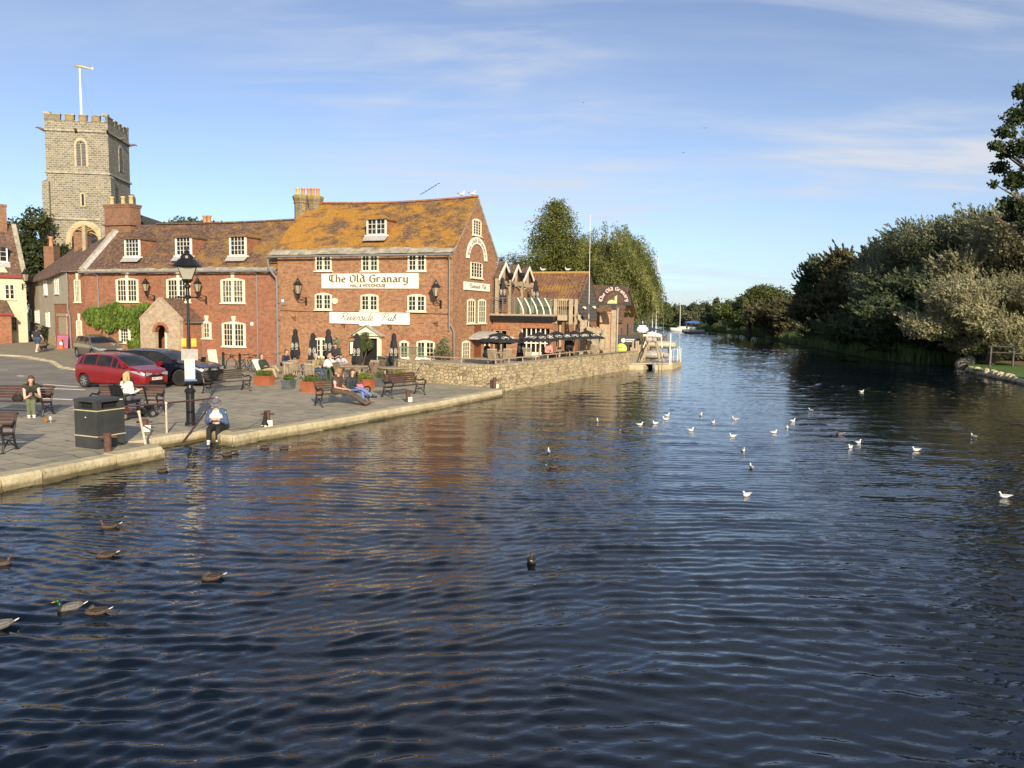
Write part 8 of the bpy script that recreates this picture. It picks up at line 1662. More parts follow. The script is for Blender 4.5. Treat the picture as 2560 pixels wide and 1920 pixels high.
# ================================================================= PEOPLE
SKIN = mat('skin', (.55, .30, .20), .55, .1, 8); SKIN2 = mat('skin_pale', (.62, .38, .28), .55, .1, 8)
CL = {}
def cloth(key, col, r=.85):
    if key not in CL: CL[key] = mat('cloth_'+key, col, r, .22, 7, bump=.15)
    return CL[key]
def hairm(key, col):
    if key not in CL: CL[key] = mat('hair_'+key, col, .6, .35, 22)
    return CL[key]
def remesh(o, vox, it=4):
    m = o.modifiers.new('remesh', 'REMESH'); m.mode = 'VOXEL'; m.voxel_size = vox; m.use_smooth_shade = True
    s = o.modifiers.new('smooth', 'SMOOTH'); s.factor = .5; s.iterations = it
V3 = lambda p: Vector(p)
def person(label, loc, rz, J, top, legs, shoe, hair, skin=SKIN, sleeve=2, short=0, hat=None, group=None, longhair=False, vest=None, width=1.0, socks=None, tilt=0):
    """J joints; sleeve 0 none, 1 short, 2 long; short>0 shorts to that part of the thigh"""
    t = thing('person', label, 'person', loc, rz, group); J = {k: V3(v) for k, v in J.items()}
    pel, che, hd = J['pelvis'], J['chest'], J['head']; up = (che-pel).normalized(); fac = V3(J['face']) if 'face' in J else Vector((0, -1, 0)); fac.normalize()
    side = J.get('side', Vector((1, 0, 0))).normalized(); sw = .185*width; shL, shR = che+side*sw+up*.02, che-side*sw+up*.02; hpL, hpR = pel+side*.095*width, pel-side*.095*width; nk = che+up*.10
    b = MB(); T = []
    def torso(m, g=0):
        m.cap(hpL, hpR, .125*width+g); m.cap(pel, pel.lerp(che, .45), .125*width+g, .115*width+g); m.cap(pel.lerp(che, .45)+side*.05, che+side*.09-up*.05, .11*width+g, .115*width+g); m.cap(pel.lerp(che, .45)-side*.05, che-side*.09-up*.05, .11*width+g, .115*width+g); m.cap(shL-side*.03, shR+side*.03, .075+g, .075+g)
    torso(b); b.cap(nk-up*.06, hd-Vector((0, 0, .08)), .058, .05)
    hx = fac.cross(Vector((0, 0, 1))).normalized(); HM = Matrix((hx, -fac, Vector((0, 0, 1)))).transposed().to_4x4() if abs(fac.z) < .9 else Matrix.Identity(4)
    upv = hx.cross(fac).normalized(); HM = Matrix((hx, -fac, upv)).transposed().to_4x4()
    b.ball(hd, .078, .098, .115, 14, 10, M=HM); b.ball(hd+fac*.035-upv*.055, .055, .055, .055, 10, 7); b.cap(hd+fac*.088+upv*.015, hd+fac*.112-upv*.022, .010, .015, 8)
    for s in (-1, 1): b.ball(hd+hx*s*.080-upv*.01, .014, .022, .032, 8, 6, M=HM)
    b.cap(hd+fac*.088-upv*.055-hx*.02, hd+fac*.088-upv*.055+hx*.02, .008, .008, 6)
    for S, sh, hp in (('L', shL, hpL), ('R', shR, hpR)):
        e, h = J['elb'+S], J['han'+S]; b.cap(sh, e, .052, .040); b.cap(e, h, .040, .027); d = (h-e).normalized(); fd = J.get('fd'+S, d).normalized(); q = fd.cross(Vector((0, 0, 1)));  q = q.normalized() if q.length > .1 else Vector((1, 0, 0)); pn = q.cross(fd)
        b.cap(h+q*.02, h+fd*.07+q*.025, .020, .018, 8); b.cap(h-q*.02, h+fd*.07-q*.025, .020, .018, 8)
        for i, (o_, l_) in enumerate(((-.034, .055), (-.012, .07), (.012, .066), (.034, .05))):
            r0 = h+fd*.075+q*o_; r1 = r0+fd*l_*.6-pn*.012; b.cap(r0, r1, .0105, .010, 6); b.cap(r1, r1+fd*l_*.35-pn*.025, .010, .009, 6)
        s_ = 1 if S == 'L' else -1; b.cap(h+fd*.02-q*.035*s_, h+fd*.06-q*.07*s_-pn*.015, .013, .011, 6)
        k, f = J['kne'+S], J['foo'+S]; b.cap(hp, k, .088*width, .058); b.cap(k, f, .058, .040); ft = J.get('toe'+S, f+fac*.16-Vector((0, 0, .05)) if abs(fac.z) < .8 else f+Vector((0, -.16, -.05))); b.cap(f-Vector((0, 0, .025)), ft, .038, .030)
    o = b.build('body', skin, t, smooth=True); remesh(o, .0125, 2)
    m = MB(); torso(m, .018)
    for S, sh in (('L', shL), ('R', shR)):
        e, h = J['elb'+S], J['han'+S]
        if sleeve >= 1: m.cap(sh, sh.lerp(e, .55 if sleeve == 1 else 1), .068, .058)
        if sleeve == 2: m.cap(e, e.lerp(h, .9), .056, .042)
    o = m.build('top', top, t, smooth=True); remesh(o, .018, 3)
    if vest: m = MB(); torso(m, .035); o = m.build('vest', vest, t, smooth=True); remesh(o, .018, 3)
    m = MB(); m.cap(hpL, hpR, .125*width+.024); m.cap(pel, pel.lerp(che, .22), .125*width+.022)
    for S, hp in (('L', hpL), ('R', hpR)):
        k, f = J['kne'+S], J['foo'+S]
        if short: m.cap(hp, hp.lerp(k, short), .105*width+.01, .095*width)
        else: m.cap(hp, k, .088*width+.018, .075); m.cap(k, k.lerp(f, .90), .073, .058)
    o = m.build('trousers' if not short else 'shorts', legs, t, smooth=True); remesh(o, .018, 3)
    for S in 'LR':
        f = J['foo'+S]; ft = J.get('toe'+S, f+fac*.16-Vector((0, 0, .05)) if abs(fac.z) < .8 else f+Vector((0, -.16, -.05))); m = MB(); m.cap(f-Vector((0, 0, .03)), ft, .050, .040); m.cap(f-Vector((0, 0, .03)), f+Vector((0, 0, .02)), .05, .05); o = m.build('shoe', shoe, t, smooth=True)
        if socks: m = MB(); m.cap(f+(J['kne'+S]-f).normalized()*.05, f+(J['kne'+S]-f).normalized()*.16, .054, .054); m.build('sock', socks, t, smooth=True)
    if hair:
        m = MB(); m.ball(hd-fac*.018+upv*.018, .092, .105, .118, 14, 10, M=HM); m.ball(hd-fac*.05+upv*.0-upv*.03, .085, .07, .10, 12, 8, M=HM)
        if longhair: m.cap(hd-fac*.06, nk-fac*.05-up*.08, .085, .07); m.cap(hd+hx*.07-fac*.01, nk+hx*.09+fac*.02, .035, .03); m.cap(hd-hx*.07-fac*.01, nk-hx*.09+fac*.02, .035, .03)
        o = m.build('hair', hair, t, smooth=True)
        if not longhair: pass
        # keep the face free : move the hair back from the face
        for v in o.data.vertices:
            d = (v.co-hd); a = d.dot(fac); u_ = d.dot(upv)
            if a > .02 and u_ < .055 and abs(d.dot(hx)) < .068: v.co -= fac*(a-.0)
    if hat:
        hm, br = hat; m = MB(); K = Matrix.Translation(hd+upv*.045) @ HM; m.lathe([(.098, 0), (.10, .05), (.085, .10), (.05, .115)], 16, M=K); m.build('hat_crown', hm, t, smooth=True); m = MB(); m.lathe([(.095, .02), (br, -.012 if br < .17 else -.04), (br, -.022 if br < .17 else -.05), (.095, .0)], 18, M=K); m.build('hat_brim', hm, t, smooth=True)
    # eyes
    m = MB(); [m.ball(hd+fac*.088+hx*s*.032+upv*.022, .010, nu=6, nv=5) for s in (-1, 1)]; m.build('eyes', M['black'], t)
    return t
def sit(z=.44, lean=.0, kx=.11, ky=-.46, kz=None, fy=-.44, fz=.07, head=(0, 0, 0), hands=((.08, -.30, .66), (-.08, -.30, .66)), elb=None, face=(0, -1, -.15), **k):
    c = Vector((0, .02-lean, z+.50)); J = dict(pelvis=(0, .08, z+.11), chest=c, head=c+Vector((0, -.03-lean*.3, .27))+V3(head), kneL=(kx, ky, kz or z+.07), kneR=(-kx, ky, kz or z+.07), fooL=(kx, fy, fz), fooR=(-kx, fy, fz), hanL=hands[0], hanR=hands[1], face=face)
    J['elbL'] = elb[0] if elb else c+Vector((.25, -.04, -.26)); J['elbR'] = elb[1] if elb else c+Vector((-.25, -.04, -.26)); J.update(k); return J
brn = hairm('brown', (.09, .045, .02)); bld = hairm('blonde', (.50, .34, .15)); gry = hairm('grey', (.42, .38, .32)); drk = hairm('dark', (.03, .018, .012))
# woman with a phone on the left bench
p = Vector((bA.x-.38, bA.y-.0, .33)); T1 = person('woman in a dark vest top leaning over her phone on the left bench', p, R(28), sit(lean=.24, face=(.15, -1, -.75), head=(.02, -.06, -.03), hands=((.14, -.50, .70), (.02, -.50, .72)), elb=((.24, -.34, .62), (-.16, -.36, .60)), kx=.07, fdL=(0, -.6, .5), fdR=(0, -.6, .5)), cloth('darkolive', (.035, .035, .025)), cloth('sage', (.12, .14, .08)), cloth('whiteshoe', (.70, .60, .55)), brn, SKIN2, 0, longhair=True)
m = MB(); m.box(-.035, .035, -.006, .006, -.07, .07); ph = m.build('mobile_phone', M['black']); tag(ph, 'black mobile phone held by the woman on the left bench', 'phone'); ph.location = T1.matrix_basis @ Vector((.08, -.59, .76)); ph.rotation_euler = (R(-40), 0, R(28))
m = MB(); m.loft([(-.16, 0, .1, .06, .04), (-.12, 0, .11, .09, .10), (.1, 0, .12, .09, .11), (.15, 0, .1, .05, .05)], 10); m.path([(-.1, 0, .2), (0, 0, .33), (.1, 0, .2)], .012, 5); tag(m.build('handbag', cloth('blackbag', (.02, .018, .016)), loc=(bA.x-.78, bA.y-.08, .78), smooth=True), 'small black handbag beside the woman on the left bench', 'bag')
for i, (dx_, col, lb_, nm) in enumerate(((0, (.35, .16, .03), 'half full beer glass on the ground by the left bench', 'beer_glass'), (.28, (.5, .5, .48), 'clear wine glass on the ground by the left bench', 'wine_glass'))):
    g_ = at(115+i*12, 1057); t = thing(nm, lb_, 'glass', (g_.x, g_.y, .33)); m = MB(); m.lathe([(.035, 0), (.035, .01), (.008, .02), (.008, .06), (.045, .10), (.05, .17), (.045, .2)] if i else [(.03, 0), (.042, .16)], 12); m.build('glass_body', glass_mat('drink_glass_%d' % i, col, .1, 1), t)
# woman on the mobility scooter, seen from behind
ps = at(331, 1046); an_ = R(150); TS = thing('mobility_scooter', 'black four wheeled mobility scooter parked beside the bench behind the bin', 'mobility scooter', (ps.x, ps.y, .33), an_); blkp = M['black']
m = MB(); m.box(-.28, .28, -.62, .35, .14, .24); m.box(-.24, .24, -.6, -.5, .24, .4); m.build('deck', M['black'], TS); m = MB(); m.box(-.25, .25, .0, .42, .50, .60); m.tube((0, .2, .24), (0, .2, .5), .05, n=8); m.build('seat', M['black'], TS)
m = MB(); m.add([(-.25, .40, .56), (.25, .40, .56), (.25, .52, 1.08), (-.25, .52, 1.08), (-.25, .48, .56), (.25, .48, .56), (.25, .60, 1.08), (-.25, .60, 1.08)], [(0,1,2,3),(7,6,5,4),(0,4,5,1),(1,5,6,2),(2,6,7,3),(3,7,4,0)]); m.path([(-.26, .5, 1.06), (0, .56, 1.1), (.26, .5, 1.06)], .02, 5); m.build('backrest', M['black'], TS)
m = MB(); m.box(-.28, .28, .2, .62, .22, .36); m.build('motor_cover', cloth('redcover', (.16, .03, .03)), TS)
for x in (-.27, .27):
    for y in (-.5, .45): w = MB(); w.tube((x-.04, y, .13), (x+.04, y, .13), .13, n=14); o = w.build('wheel', M['tyre'], TS); w = MB(); w.tube((x-.045, y, .13), (x+.045, y, .13), .07, n=10); w.build('hub', M['metal'], o)
for x in (-.3, .3): w = MB(); w.path([(x, .42, .60), (x, .42, .78), (x, .1, .80)], .022, 5); w.build('armrest', M['black'], TS)
m = MB(); m.tube((0, -.56, .3), (0, -.42, .95), .03, n=8); m.path([(-.24, -.36, .92), (0, -.42, .97), (.24, -.36, .92)], .018, 5); m.build('tiller', M['black'], TS)
m = MB(); m.loft([(-.15, .62, .62, .06, .1), (0, .66, .62, .09, .14), (.15, .62, .62, .06, .1)], 8); tag(m.build('grey_bag', cloth('greybag', (.16, .16, .17)), smooth=True), 'small grey bag', None)
bpy.data.objects['grey_bag'].parent = TS; 
J = sit(z=.58, hands=((.14, -.32, .90), (-.14, -.32, .90)), fy=-.42, fz=.32, ky=-.42, face=(0, -1, -.35)); J = {k: (V3(v)+Vector((0, .14, 0)) if k not in ('face', 'side', 'fdL', 'fdR') else V3(v)) for k, v in J.items()}
person('blonde woman in a white coat sitting on the mobility scooter', (ps.x, ps.y, .33), an_, J, cloth('whitecoat', (.74, .70, .60)), cloth('greytr', (.10, .10, .11)), cloth('blkshoe', (.02, .02, .02)), bld, SKIN2, 2, longhair=True, width=1.12)
# woman with a bucket hat sitting on the quay edge
pw = at(541, 1079); J = sit(z=.02, lean=.12, fz=-.20, fy=-.56, ky=-.50, kz=.10, kx=.12, face=(.1, -1, -.7), hands=((.05, -.30, .36), (-.07, -.30, .35)), elb=((.25, -.08, .26), (-.25, -.08, .26)))
Tq = person('woman in a grey bucket hat and denim jacket sitting on the quay edge', (pw.x, pw.y+.10, .34), R(8), J, cloth('pinktop', (.70, .60, .56)), cloth('blktr', (.014, .014, .016)), cloth('whitetrainer', (.62, .58, .58)), hairm('fair', (.35, .22, .12)), SKIN2, 0, hat=(cloth('greyhat', (.13, .13, .15)), .165), socks=cloth('pinksock', (.62, .25, .42)), width=1.18)
m = MB(); J = {k: V3(v) for k, v in J.items()}; c_, pl_ = J['chest'], J['pelvis']
for s, S in ((1, 'L'), (-1, 'R')):
    sh = c_+Vector((s*.19, 0, .02)); m.ball(sh+Vector((0, 0, .01)), .092); m.cap(sh, J['elb'+S], .088, .078); m.cap(J['elb'+S], J['elb'+S].lerp(J['han'+S], .62), .07, .058); m.cap(sh-Vector((s*.04, 0, 0)), pl_+Vector((s*.14, -.01, .06)), .125, .145)
m.cap(c_+Vector((-.1, .07, 0)), c_+Vector((.1, .07, 0)), .11); m.cap(pl_+Vector((-.1, .08, .08)), pl_+Vector((.1, .08, .08)), .13); o = m.build('denim_jacket', cloth('denim', (.055, .10, .19)), Tq, smooth=True); remesh(o, .018, 2)
# couple on the bench
fD = Matrix.Rotation(aD, 4, 'Z'); cDl = Vector((cD.x-.06, cD.y+.12, .33))
def onb(x): return cDl+fD @ Vector((x, 0, 0))
J = sit(lean=-.02, kx=.10, ky=-.52, kz=.42, face=(.25, -1, -.5), hands=((.14, -.30, .60), (-.02, -.32, .60)), fooL=(.24, -1.02, .10), fooR=(.10, -1.05, .10), kneL=(.14, -.52, .44), kneR=(-.05, -.54, .44), toeL=(.28, -1.12, .18), toeR=(.12, -1.16, .18))
person('man in a straw hat and brown waistcoat with legs stretched out on the bench', onb(-.16), aD+R(32), J, cloth('pinkshirt', (.62, .36, .36)), cloth('browntr', (.085, .065, .05)), cloth('brownshoe', (.16, .08, .04)), gry, SKIN, 1, hat=(cloth('strawhat', (.36, .20, .08)), .15), vest=cloth('brownvest', (.075, .05, .035)), width=1.12)
J = sit(lean=.04, face=(-.1, -1, -.7), hands=((.10, -.36, .66), (-.10, -.36, .66)), fooL=(.12, -.50, .07), kneL=(.10, -.46, .53), kneR=(.02, -.50, .62), fooR=(.34, -.72, .34), toeR=(.46, -.82, .30))
T5 = person('woman in a dark green jacket and blue jeans with crossed legs on the bench', onb(.34), aD+R(18), J, cloth('darkgreenj', (.03, .042, .042)), cloth('jeans', (.13, .20, .48)), cloth('blkshoe2', (.03, .03, .035)), brn, SKIN2, 2, longhair=True)
m = MB(); m.box(-.12, .12, -.09, .09, -.008, .008); o = tag(m.build('tablet', mat('pink_cover', (.55, .2, .3), .5, .1, 5)), 'thin pink covered tablet held by the woman in blue jeans', 'tablet'); o.location = T5.matrix_basis @ Vector((0, -.46, .72)); o.rotation_euler = (R(35), 0, aD)
# waitress standing
pw2 = atd(838, 850, 41.3)
ST = dict(pelvis=(0, 0, .92), chest=(0, -.02, 1.36), head=(0, -.06, 1.60), kneL=(.10, -.02, .50), kneR=(-.10, .0, .50), fooL=(.11, .02, .08), fooR=(-.11, .03, .08), elbL=(.28, -.06, 1.10), elbR=(-.28, -.06, 1.10), hanL=(.12, -.28, 1.02), hanR=(-.12, -.28, 1.02), face=(-.1, -1, -.45))
person('dark haired waitress in a black top standing between the tables', (pw2.x+.05, 41.2, .33), 0, ST, cloth('blacktop', (.03, .028, .032)), cloth('blktr', (.014, .014, .016)), cloth('blkshoe', (.02, .02, .02)), drk, SKIN, 1, width=1.08)
# lounging man left of the planters
pl_ = at(672, 955); J = sit(z=.36, lean=-.30, face=(0, -1, -.1), hands=((.08, -.28, .62), (-.08, -.30, .62)), elb=((.25, .1, .55), (-.25, .1, .55)), kneL=(.09, -.46, .62), fooL=(.0, -.85, .38), kneR=(-.08, -.50, .50), fooR=(-.10, -.72, .08))
person('man in a dark green jumper and khaki trousers reclining with crossed legs', (atd(668, 930, 38.6).x, 38.6, .33), R(62), J, cloth('bottle', (.028, .04, .028)), cloth('khaki', (.42, .32, .18)), cloth('brownshoe', (.16, .08, .04)), brn, SKIN, 2)
t = thing('deck_chair', 'low reclining chair under the man in khaki trousers', 'chair', (atd(664, 930, 38.6).x, 38.6, .33), R(62)); m = MB(); m.add([(-.28, -.3, .36), (.28, -.3, .36), (.28, .2, .32), (-.28, .2, .32), (-.28, -.3, .33), (.28, -.3, .33), (.28, .2, .29), (-.28, .2, .29)], [(0,1,2,3),(7,6,5,4),(0,4,5,1),(1,5,6,2),(2,6,7,3),(3,7,4,0)]); m.build('seat', M['teakdk'], t)
m = MB(); m.add([(-.28, .2, .3), (.28, .2, .3), (.28, .62, .95), (-.28, .62, .95), (-.28, .24, .28), (.28, .24, .28), (.28, .66, .93), (-.28, .66, .93)], [(0,1,2,3),(7,6,5,4),(0,4,5,1),(1,5,6,2),(2,6,7,3),(3,7,4,0)]); m.build('backrest', M['white'], t)
for x in (-.28, .28): m = MB(); m.tube((x, -.3, .34), (x, -.1, 0), .02, n=5); m.tube((x, .3, .3), (x, .5, 0), .02, n=5); m.build('leg', M['teakdk'], t)
def sitter(label, px, Y, rz, top, legs, hair, z=.33, seat=.44, **k):
    p = atd(px, 900, Y); kk = {a: k.pop(a) for a in list(k) if a in ('hat', 'sleeve', 'longhair', 'width', 'vest')}; return person(label, (p.x, Y, z), rz, sit(seat, **k), top, legs, cloth('blkshoe', (.02, .02, .02)), hair, **kk)
sitter('child in a navy top sitting at the leftmost table', 711, 41.6, R(60), cloth('navytop', (.02, .03, .07)), cloth('navytop', (.02, .03, .07)), brn, lean=.12, width=.9)
sitter('person in an olive shirt raising an arm at the table', 790, 38.0, R(60), cloth('oliveshirt', (.26, .23, .11)), cloth('jeansdk', (.05, .08, .15)), gry, hands=((.02, -.28, 1.16), (-.10, -.3, .72)), elb=((.16, -.32, .92), (-.25, -.1, .66)))
sitter('blonde woman in a white cardigan drinking with her hand at her mouth', 824, 38.2, R(5), cloth('whitecardi', (.72, .68, .60)), cloth('greentr', (.05, .09, .05)), bld, hands=((.02, -.18, 1.12), (-.12, -.26, .72)), elb=((.24, -.16, .86), (-.26, -.06, .70)), longhair=True)
sitter('man in a checked pale shirt bending over the oval table', 853, 39.8, R(10), cloth('checkshirt', (.40, .42, .48)), cloth('jeansdk', (.05, .08, .15)), drk, lean=.32, face=(0, -1, -.9), head=(0, -.08, -.05), hands=((.2, -.5, .78), (-.2, -.5, .78)), elb=((.34, -.28, .80), (-.34, -.28, .80)))
sitter('person in denim blue behind the second closed parasol', 777, 41.5, R(-50), cloth('denimshirt', (.12, .17, .25)), cloth('jeansdk', (.05, .08, .15)), gry)
sitter('dark haired person in black sitting under the left open parasol', 1218, 41.0, R(120), cloth('blacktop', (.03, .028, .032)), cloth('blktr', (.014, .014, .016)), drk, z=TZ)
sitter('person in sunglasses and black jumper below the timber stairs', 1422, 46.0, R(5), cloth('blacktop', (.03, .028, .032)), cloth('blktr', (.014, .014, .016)), hairm('reddish', (.16, .07, .03)), z=TZ, seat=.62, width=1.1)
sitter('person in a pink top leaning forward beyond the terrace railing', 1365, 43.0, R(40), cloth('pink', (.60, .28, .24)), cloth('blktr', (.014, .014, .016)), hairm('reddish', (.16, .07, .03)), z=TZ, lean=.2)
# woman walking away with a dog
pwk = at(94, 884, .66); z_ = gz(pwk.x, pwk.y)
WK = dict(pelvis=(0, 0, .93), chest=(0, .02, 1.38), head=(0, .03, 1.63), kneL=(.09, -.10, .50), kneR=(-.09, .04, .50), fooL=(.09, .02, .09), fooR=(-.10, .22, .13), elbL=(.30, .06, 1.12), elbR=(-.30, -.02, 1.12), hanL=(.30, -.10, .92), hanR=(-.32, -.12, 1.0), face=(0, -1, 0))
person('woman in a black T shirt and denim shorts walking a dog away up the lane', (pwk.x, pwk.y, z_), R(172), WK, cloth('blacktop', (.03, .028, .032)), cloth('denimsh', (.04, .07, .13)), cloth('whitetrainer', (.62, .58, .58)), drk, SKIN2, 1, .55, hat=(cloth('blackcap', (.015, .015, .015)), .12), width=1.25)
def dog(label, loc, rz, body, sitp=False, white=None, sc=1.0):
    t = thing('dog', label, 'dog', loc, rz); m = MB()
    if sitp:
        m.cap((0, .08, .13), (0, -.06, .34), .11, .085); m.cap((0, -.06, .34), (0, -.09, .46), .06, .055); m.ball((0, -.10, .50), .065, .075, .065, 10, 7); m.cap((0, -.14, .49), (0, -.22, .47), .035, .022)
        for s in (-1, 1): m.cap((s*.07, .06, .12), (s*.09, -.08, .09), .06, .04); m.cap((s*.09, -.06, .04), (s*.09, -.16, .025), .028, .024); m.cap((s*.05, -.10, .30), (s*.05, -.14, .03), .03, .022); m.cap((s*.045, -.08, .55), (s*.055, -.075, .60), .022, .010)
        m.cap((0, .18, .06), (.1, .32, .04), .03, .012)
    else:
        m.cap((0, .20, .36), (0, -.14, .37), .085, .105); m.cap((0, -.18, .40), (0, -.30, .50), .065, .055); m.ball((0, -.33, .53), .06, .07, .058, 10, 7); m.cap((0, -.37, .52), (0, -.45, .50), .034, .024)
        for s in (-1, 1):
            m.cap((s*.055, -.16, .33), (s*.06, -.18+.04*s, .16), .04, .025); m.cap((s*.06, -.18+.04*s, .16), (s*.06, -.17, .02), .024, .02); m.cap((s*.055, .20, .34), (s*.065, .15-.04*s, .22), .055, .032); m.cap((s*.065, .15, .22), (s*.065, .26, .13), .028, .02); m.cap((s*.065, .26, .13), (s*.065, .23, .02), .02, .02); m.cap((s*.04, -.31, .57), (s*.06, -.29, .62), .02, .01)
        m.cap((0, .27, .40), (0, .42, .50), .022, .010)
    o = m.build('body', body, t, smooth=True); remesh(o, .011, 2); t.scale = (sc,)*3
    if white: w = MB(); w.ball((.05, .14, .045), .075, .07, .045, 10, 6); w.ball((-.05, .16, .045), .06, .06, .045, 10, 6); w.ball((0, -.14, .30), .045, .035, .09, 8, 6); w.build('white_patch', white, t, smooth=True)
    return t
pd_ = at(108, 883, .66); DG = dog('small black dog on a lead beside the walking woman', (pd_.x+.05, pd_.y, gz(pd_.x, pd_.y)), R(165), cloth('dogblack', (.02, .016, .014)))
m = MB(); m.path([(pwk.x+.28, pwk.y, z_+.95), (pd_.x-.1, pd_.y, z_+.6), (pd_.x+.05, pd_.y+.2, z_+.48)], .008, 4); tag(m.build('dog_lead', M['black']), 'thin black lead from the walking woman to her dog', 'dog lead')
pd2 = at(661, 1069); dog('black and white dog sitting on the quay edge beside a bollard', (pd2.x, pd2.y+.06, .345), R(185), cloth('dogblack', (.02, .016, .014)), True, cloth('dogwhite', (.7, .68, .62)), .75)
m = MB(); a_ = Tq.matrix_basis @ Vector((.1, -.25, .3)); b_ = Vector((pd2.x, pd2.y, .7)); m.path([a_, a_+Vector((.25, .1, -.25)), (a_*.4+b_*.6)+Vector((0, 0, -.30)), b_+Vector((-.15, 0, -.2)), b_], .008, 4); tag(m.build('dog_lead', M['black']), 'slack dark lead from the seated woman to the sitting dog', 'dog lead')
# ================================================================= BIRDS
def bm_(n, c, v=.3): return mat(n, c, .75, v, 22)
Bm = {'brown': bm_('feather_brown', (.075, .05, .032), .8), 'dark': bm_('feather_dark', (.022, .018, .014), .5), 'green': mat('feather_green', (.008, .07, .035), .3, .2, 8), 'grey': bm_('feather_grey', (.13, .125, .115), .4), 'white': bm_('feather_white', (.80, .78, .73), .06), 'bill': mat('bill_yellow', (.45, .33, .06), .5, .1, 5), 'billdk': mat('bill_dark', (.10, .05, .03), .5, .1, 5), 'gullgrey': bm_('gull_grey', (.42, .43, .45), .08)}
def duck(label, p, rz, kind='hen', sleeping=False, sc=1.0, group='ducks on the river'):
    t = thing('duck', label, 'duck', (p.x, p.y, .07), rz, group); sc *= .52; t.scale = (sc,)*3; m = MB()      # +x forward
    m.loft([(-.30, 0, .105, .012, .012), (-.25, 0, .095, .05, .03), (-.17, 0, .06, .085, .062), (-.06, 0, .045, .108, .085), (.06, 0, .04, .11, .09), (.15, 0, .035, .088, .078), (.205, 0, .03, .045, .045), (.22, 0, .03, .01, .01)], 14); m.build('body', Bm['grey' if kind == 'drake' else 'brown'], t, smooth=True)
    if kind == 'drake': m = MB(); m.loft([(.08, 0, .045, .09, .075), (.15, 0, .04, .092, .083), (.212, 0, .035, .05, .055), (.225, 0, .035, .01, .01)], 12); m.build('breast', Bm['dark'], t, smooth=True)
    m = MB()
    for s in (-1, 1): m.loft([(-.24, s*.03, .125, .02, .012), (-.14, s*.062, .112, .038, .03), (-.02, s*.074, .098, .042, .042), (.08, s*.06, .09, .03, .03), (.11, s*.05, .085, .01, .01)], 8)
    m.build('wings', Bm['dark' if kind != 'drake' else 'grey'], t, smooth=True)
    m = MB(); m.add([(-.24, -.03, .10), (-.24, .03, .10), (-.35, .022, .15), (-.35, -.022, .15), (-.24, -.03, .085), (-.24, .03, .085), (-.35, .022, .14), (-.35, -.022, .14)], [(3,2,1,0),(4,5,6,7),(0,1,5,4),(1,2,6,5),(2,3,7,6),(3,0,4,7)]); m.build('tail', Bm['white'], t)
    hx, hz = (.06, .15) if sleeping else (.21, .21); m = MB(); hm = Bm['green' if kind == 'drake' else 'brown']
    if sleeping: m.cap((.12, 0, .09), (hx, .0, hz), .05, .045); m.ball((hx, 0, hz), .052, .042, .042, 10, 8)
    else: m.cap((.15, 0, .07), (hx-.02, 0, hz-.02), .042, .032); m.ball((hx, 0, hz), .052, .038, .040, 10, 8)
    m.build('head', hm, t, smooth=True); m = MB(); s = -1 if sleeping else 1; m.loft([(0, 0, 0, .016, .014), (.04, 0, -.008, .015, .009), (.075, 0, -.012, .014, .005)] if s > 0 else [(-.06, 0, -.01, .014, .005), (-.03, 0, -.006, .015, .009), (0, 0, 0, .016, .014)], 8, M=Matrix.Translation((hx+s*.042, 0, hz-.008))); m.build('bill', Bm['bill' if kind == 'drake' else 'billdk'], t, smooth=True); return t
def gull(label, p, rz, z=0, sc=1.0, group='white gulls floating on the river', legs=False):
    t = thing('gull', label, 'gull', (p.x, p.y, z), rz, group); sc *= 1 if legs else .56; t.scale = (sc,)*3; o = Matrix.Translation((0, 0, .07 if legs else 0)); m = MB(); m.loft([(-.20, 0, .09, .01, .008), (-.14, 0, .075, .035, .025), (-.05, 0, .055, .068, .058), (.05, 0, .05, .07, .062), (.12, 0, .055, .045, .048), (.15, 0, .06, .01, .01)], 12, M=o)
    m.cap(o @ Vector((.10, 0, .08)), o @ Vector((.135, 0, .15)), .032, .026, 8); m.ball(o @ Vector((.15, 0, .165)), .036, .030, .030, 10, 7); m.build('body', Bm['white'], t, smooth=True); m = MB()
    for s in (-1, 1): m.loft([(-.24, s*.012, .105, .01, .006), (-.12, s*.045, .095, .02, .016), (0, s*.055, .088, .022, .028), (.07, s*.045, .08, .008, .012)], 8, M=o)
    m.build('wings', Bm['gullgrey'], t, smooth=True); m = MB(); m.loft([(.18, 0, .165, .008, .008), (.225, 0, .158, .003, .004)], 6, M=o); m.build('bill', Bm['billdk'], t)
    if legs: m = MB(); m.tube((0, .02, 0), (0, .02, .1), .006, n=4); m.tube((0, -.02, 0), (0, -.02, .1), .006, n=4); m.build('legs', Bm['billdk'], t)
    return t
K_ = 1.1573
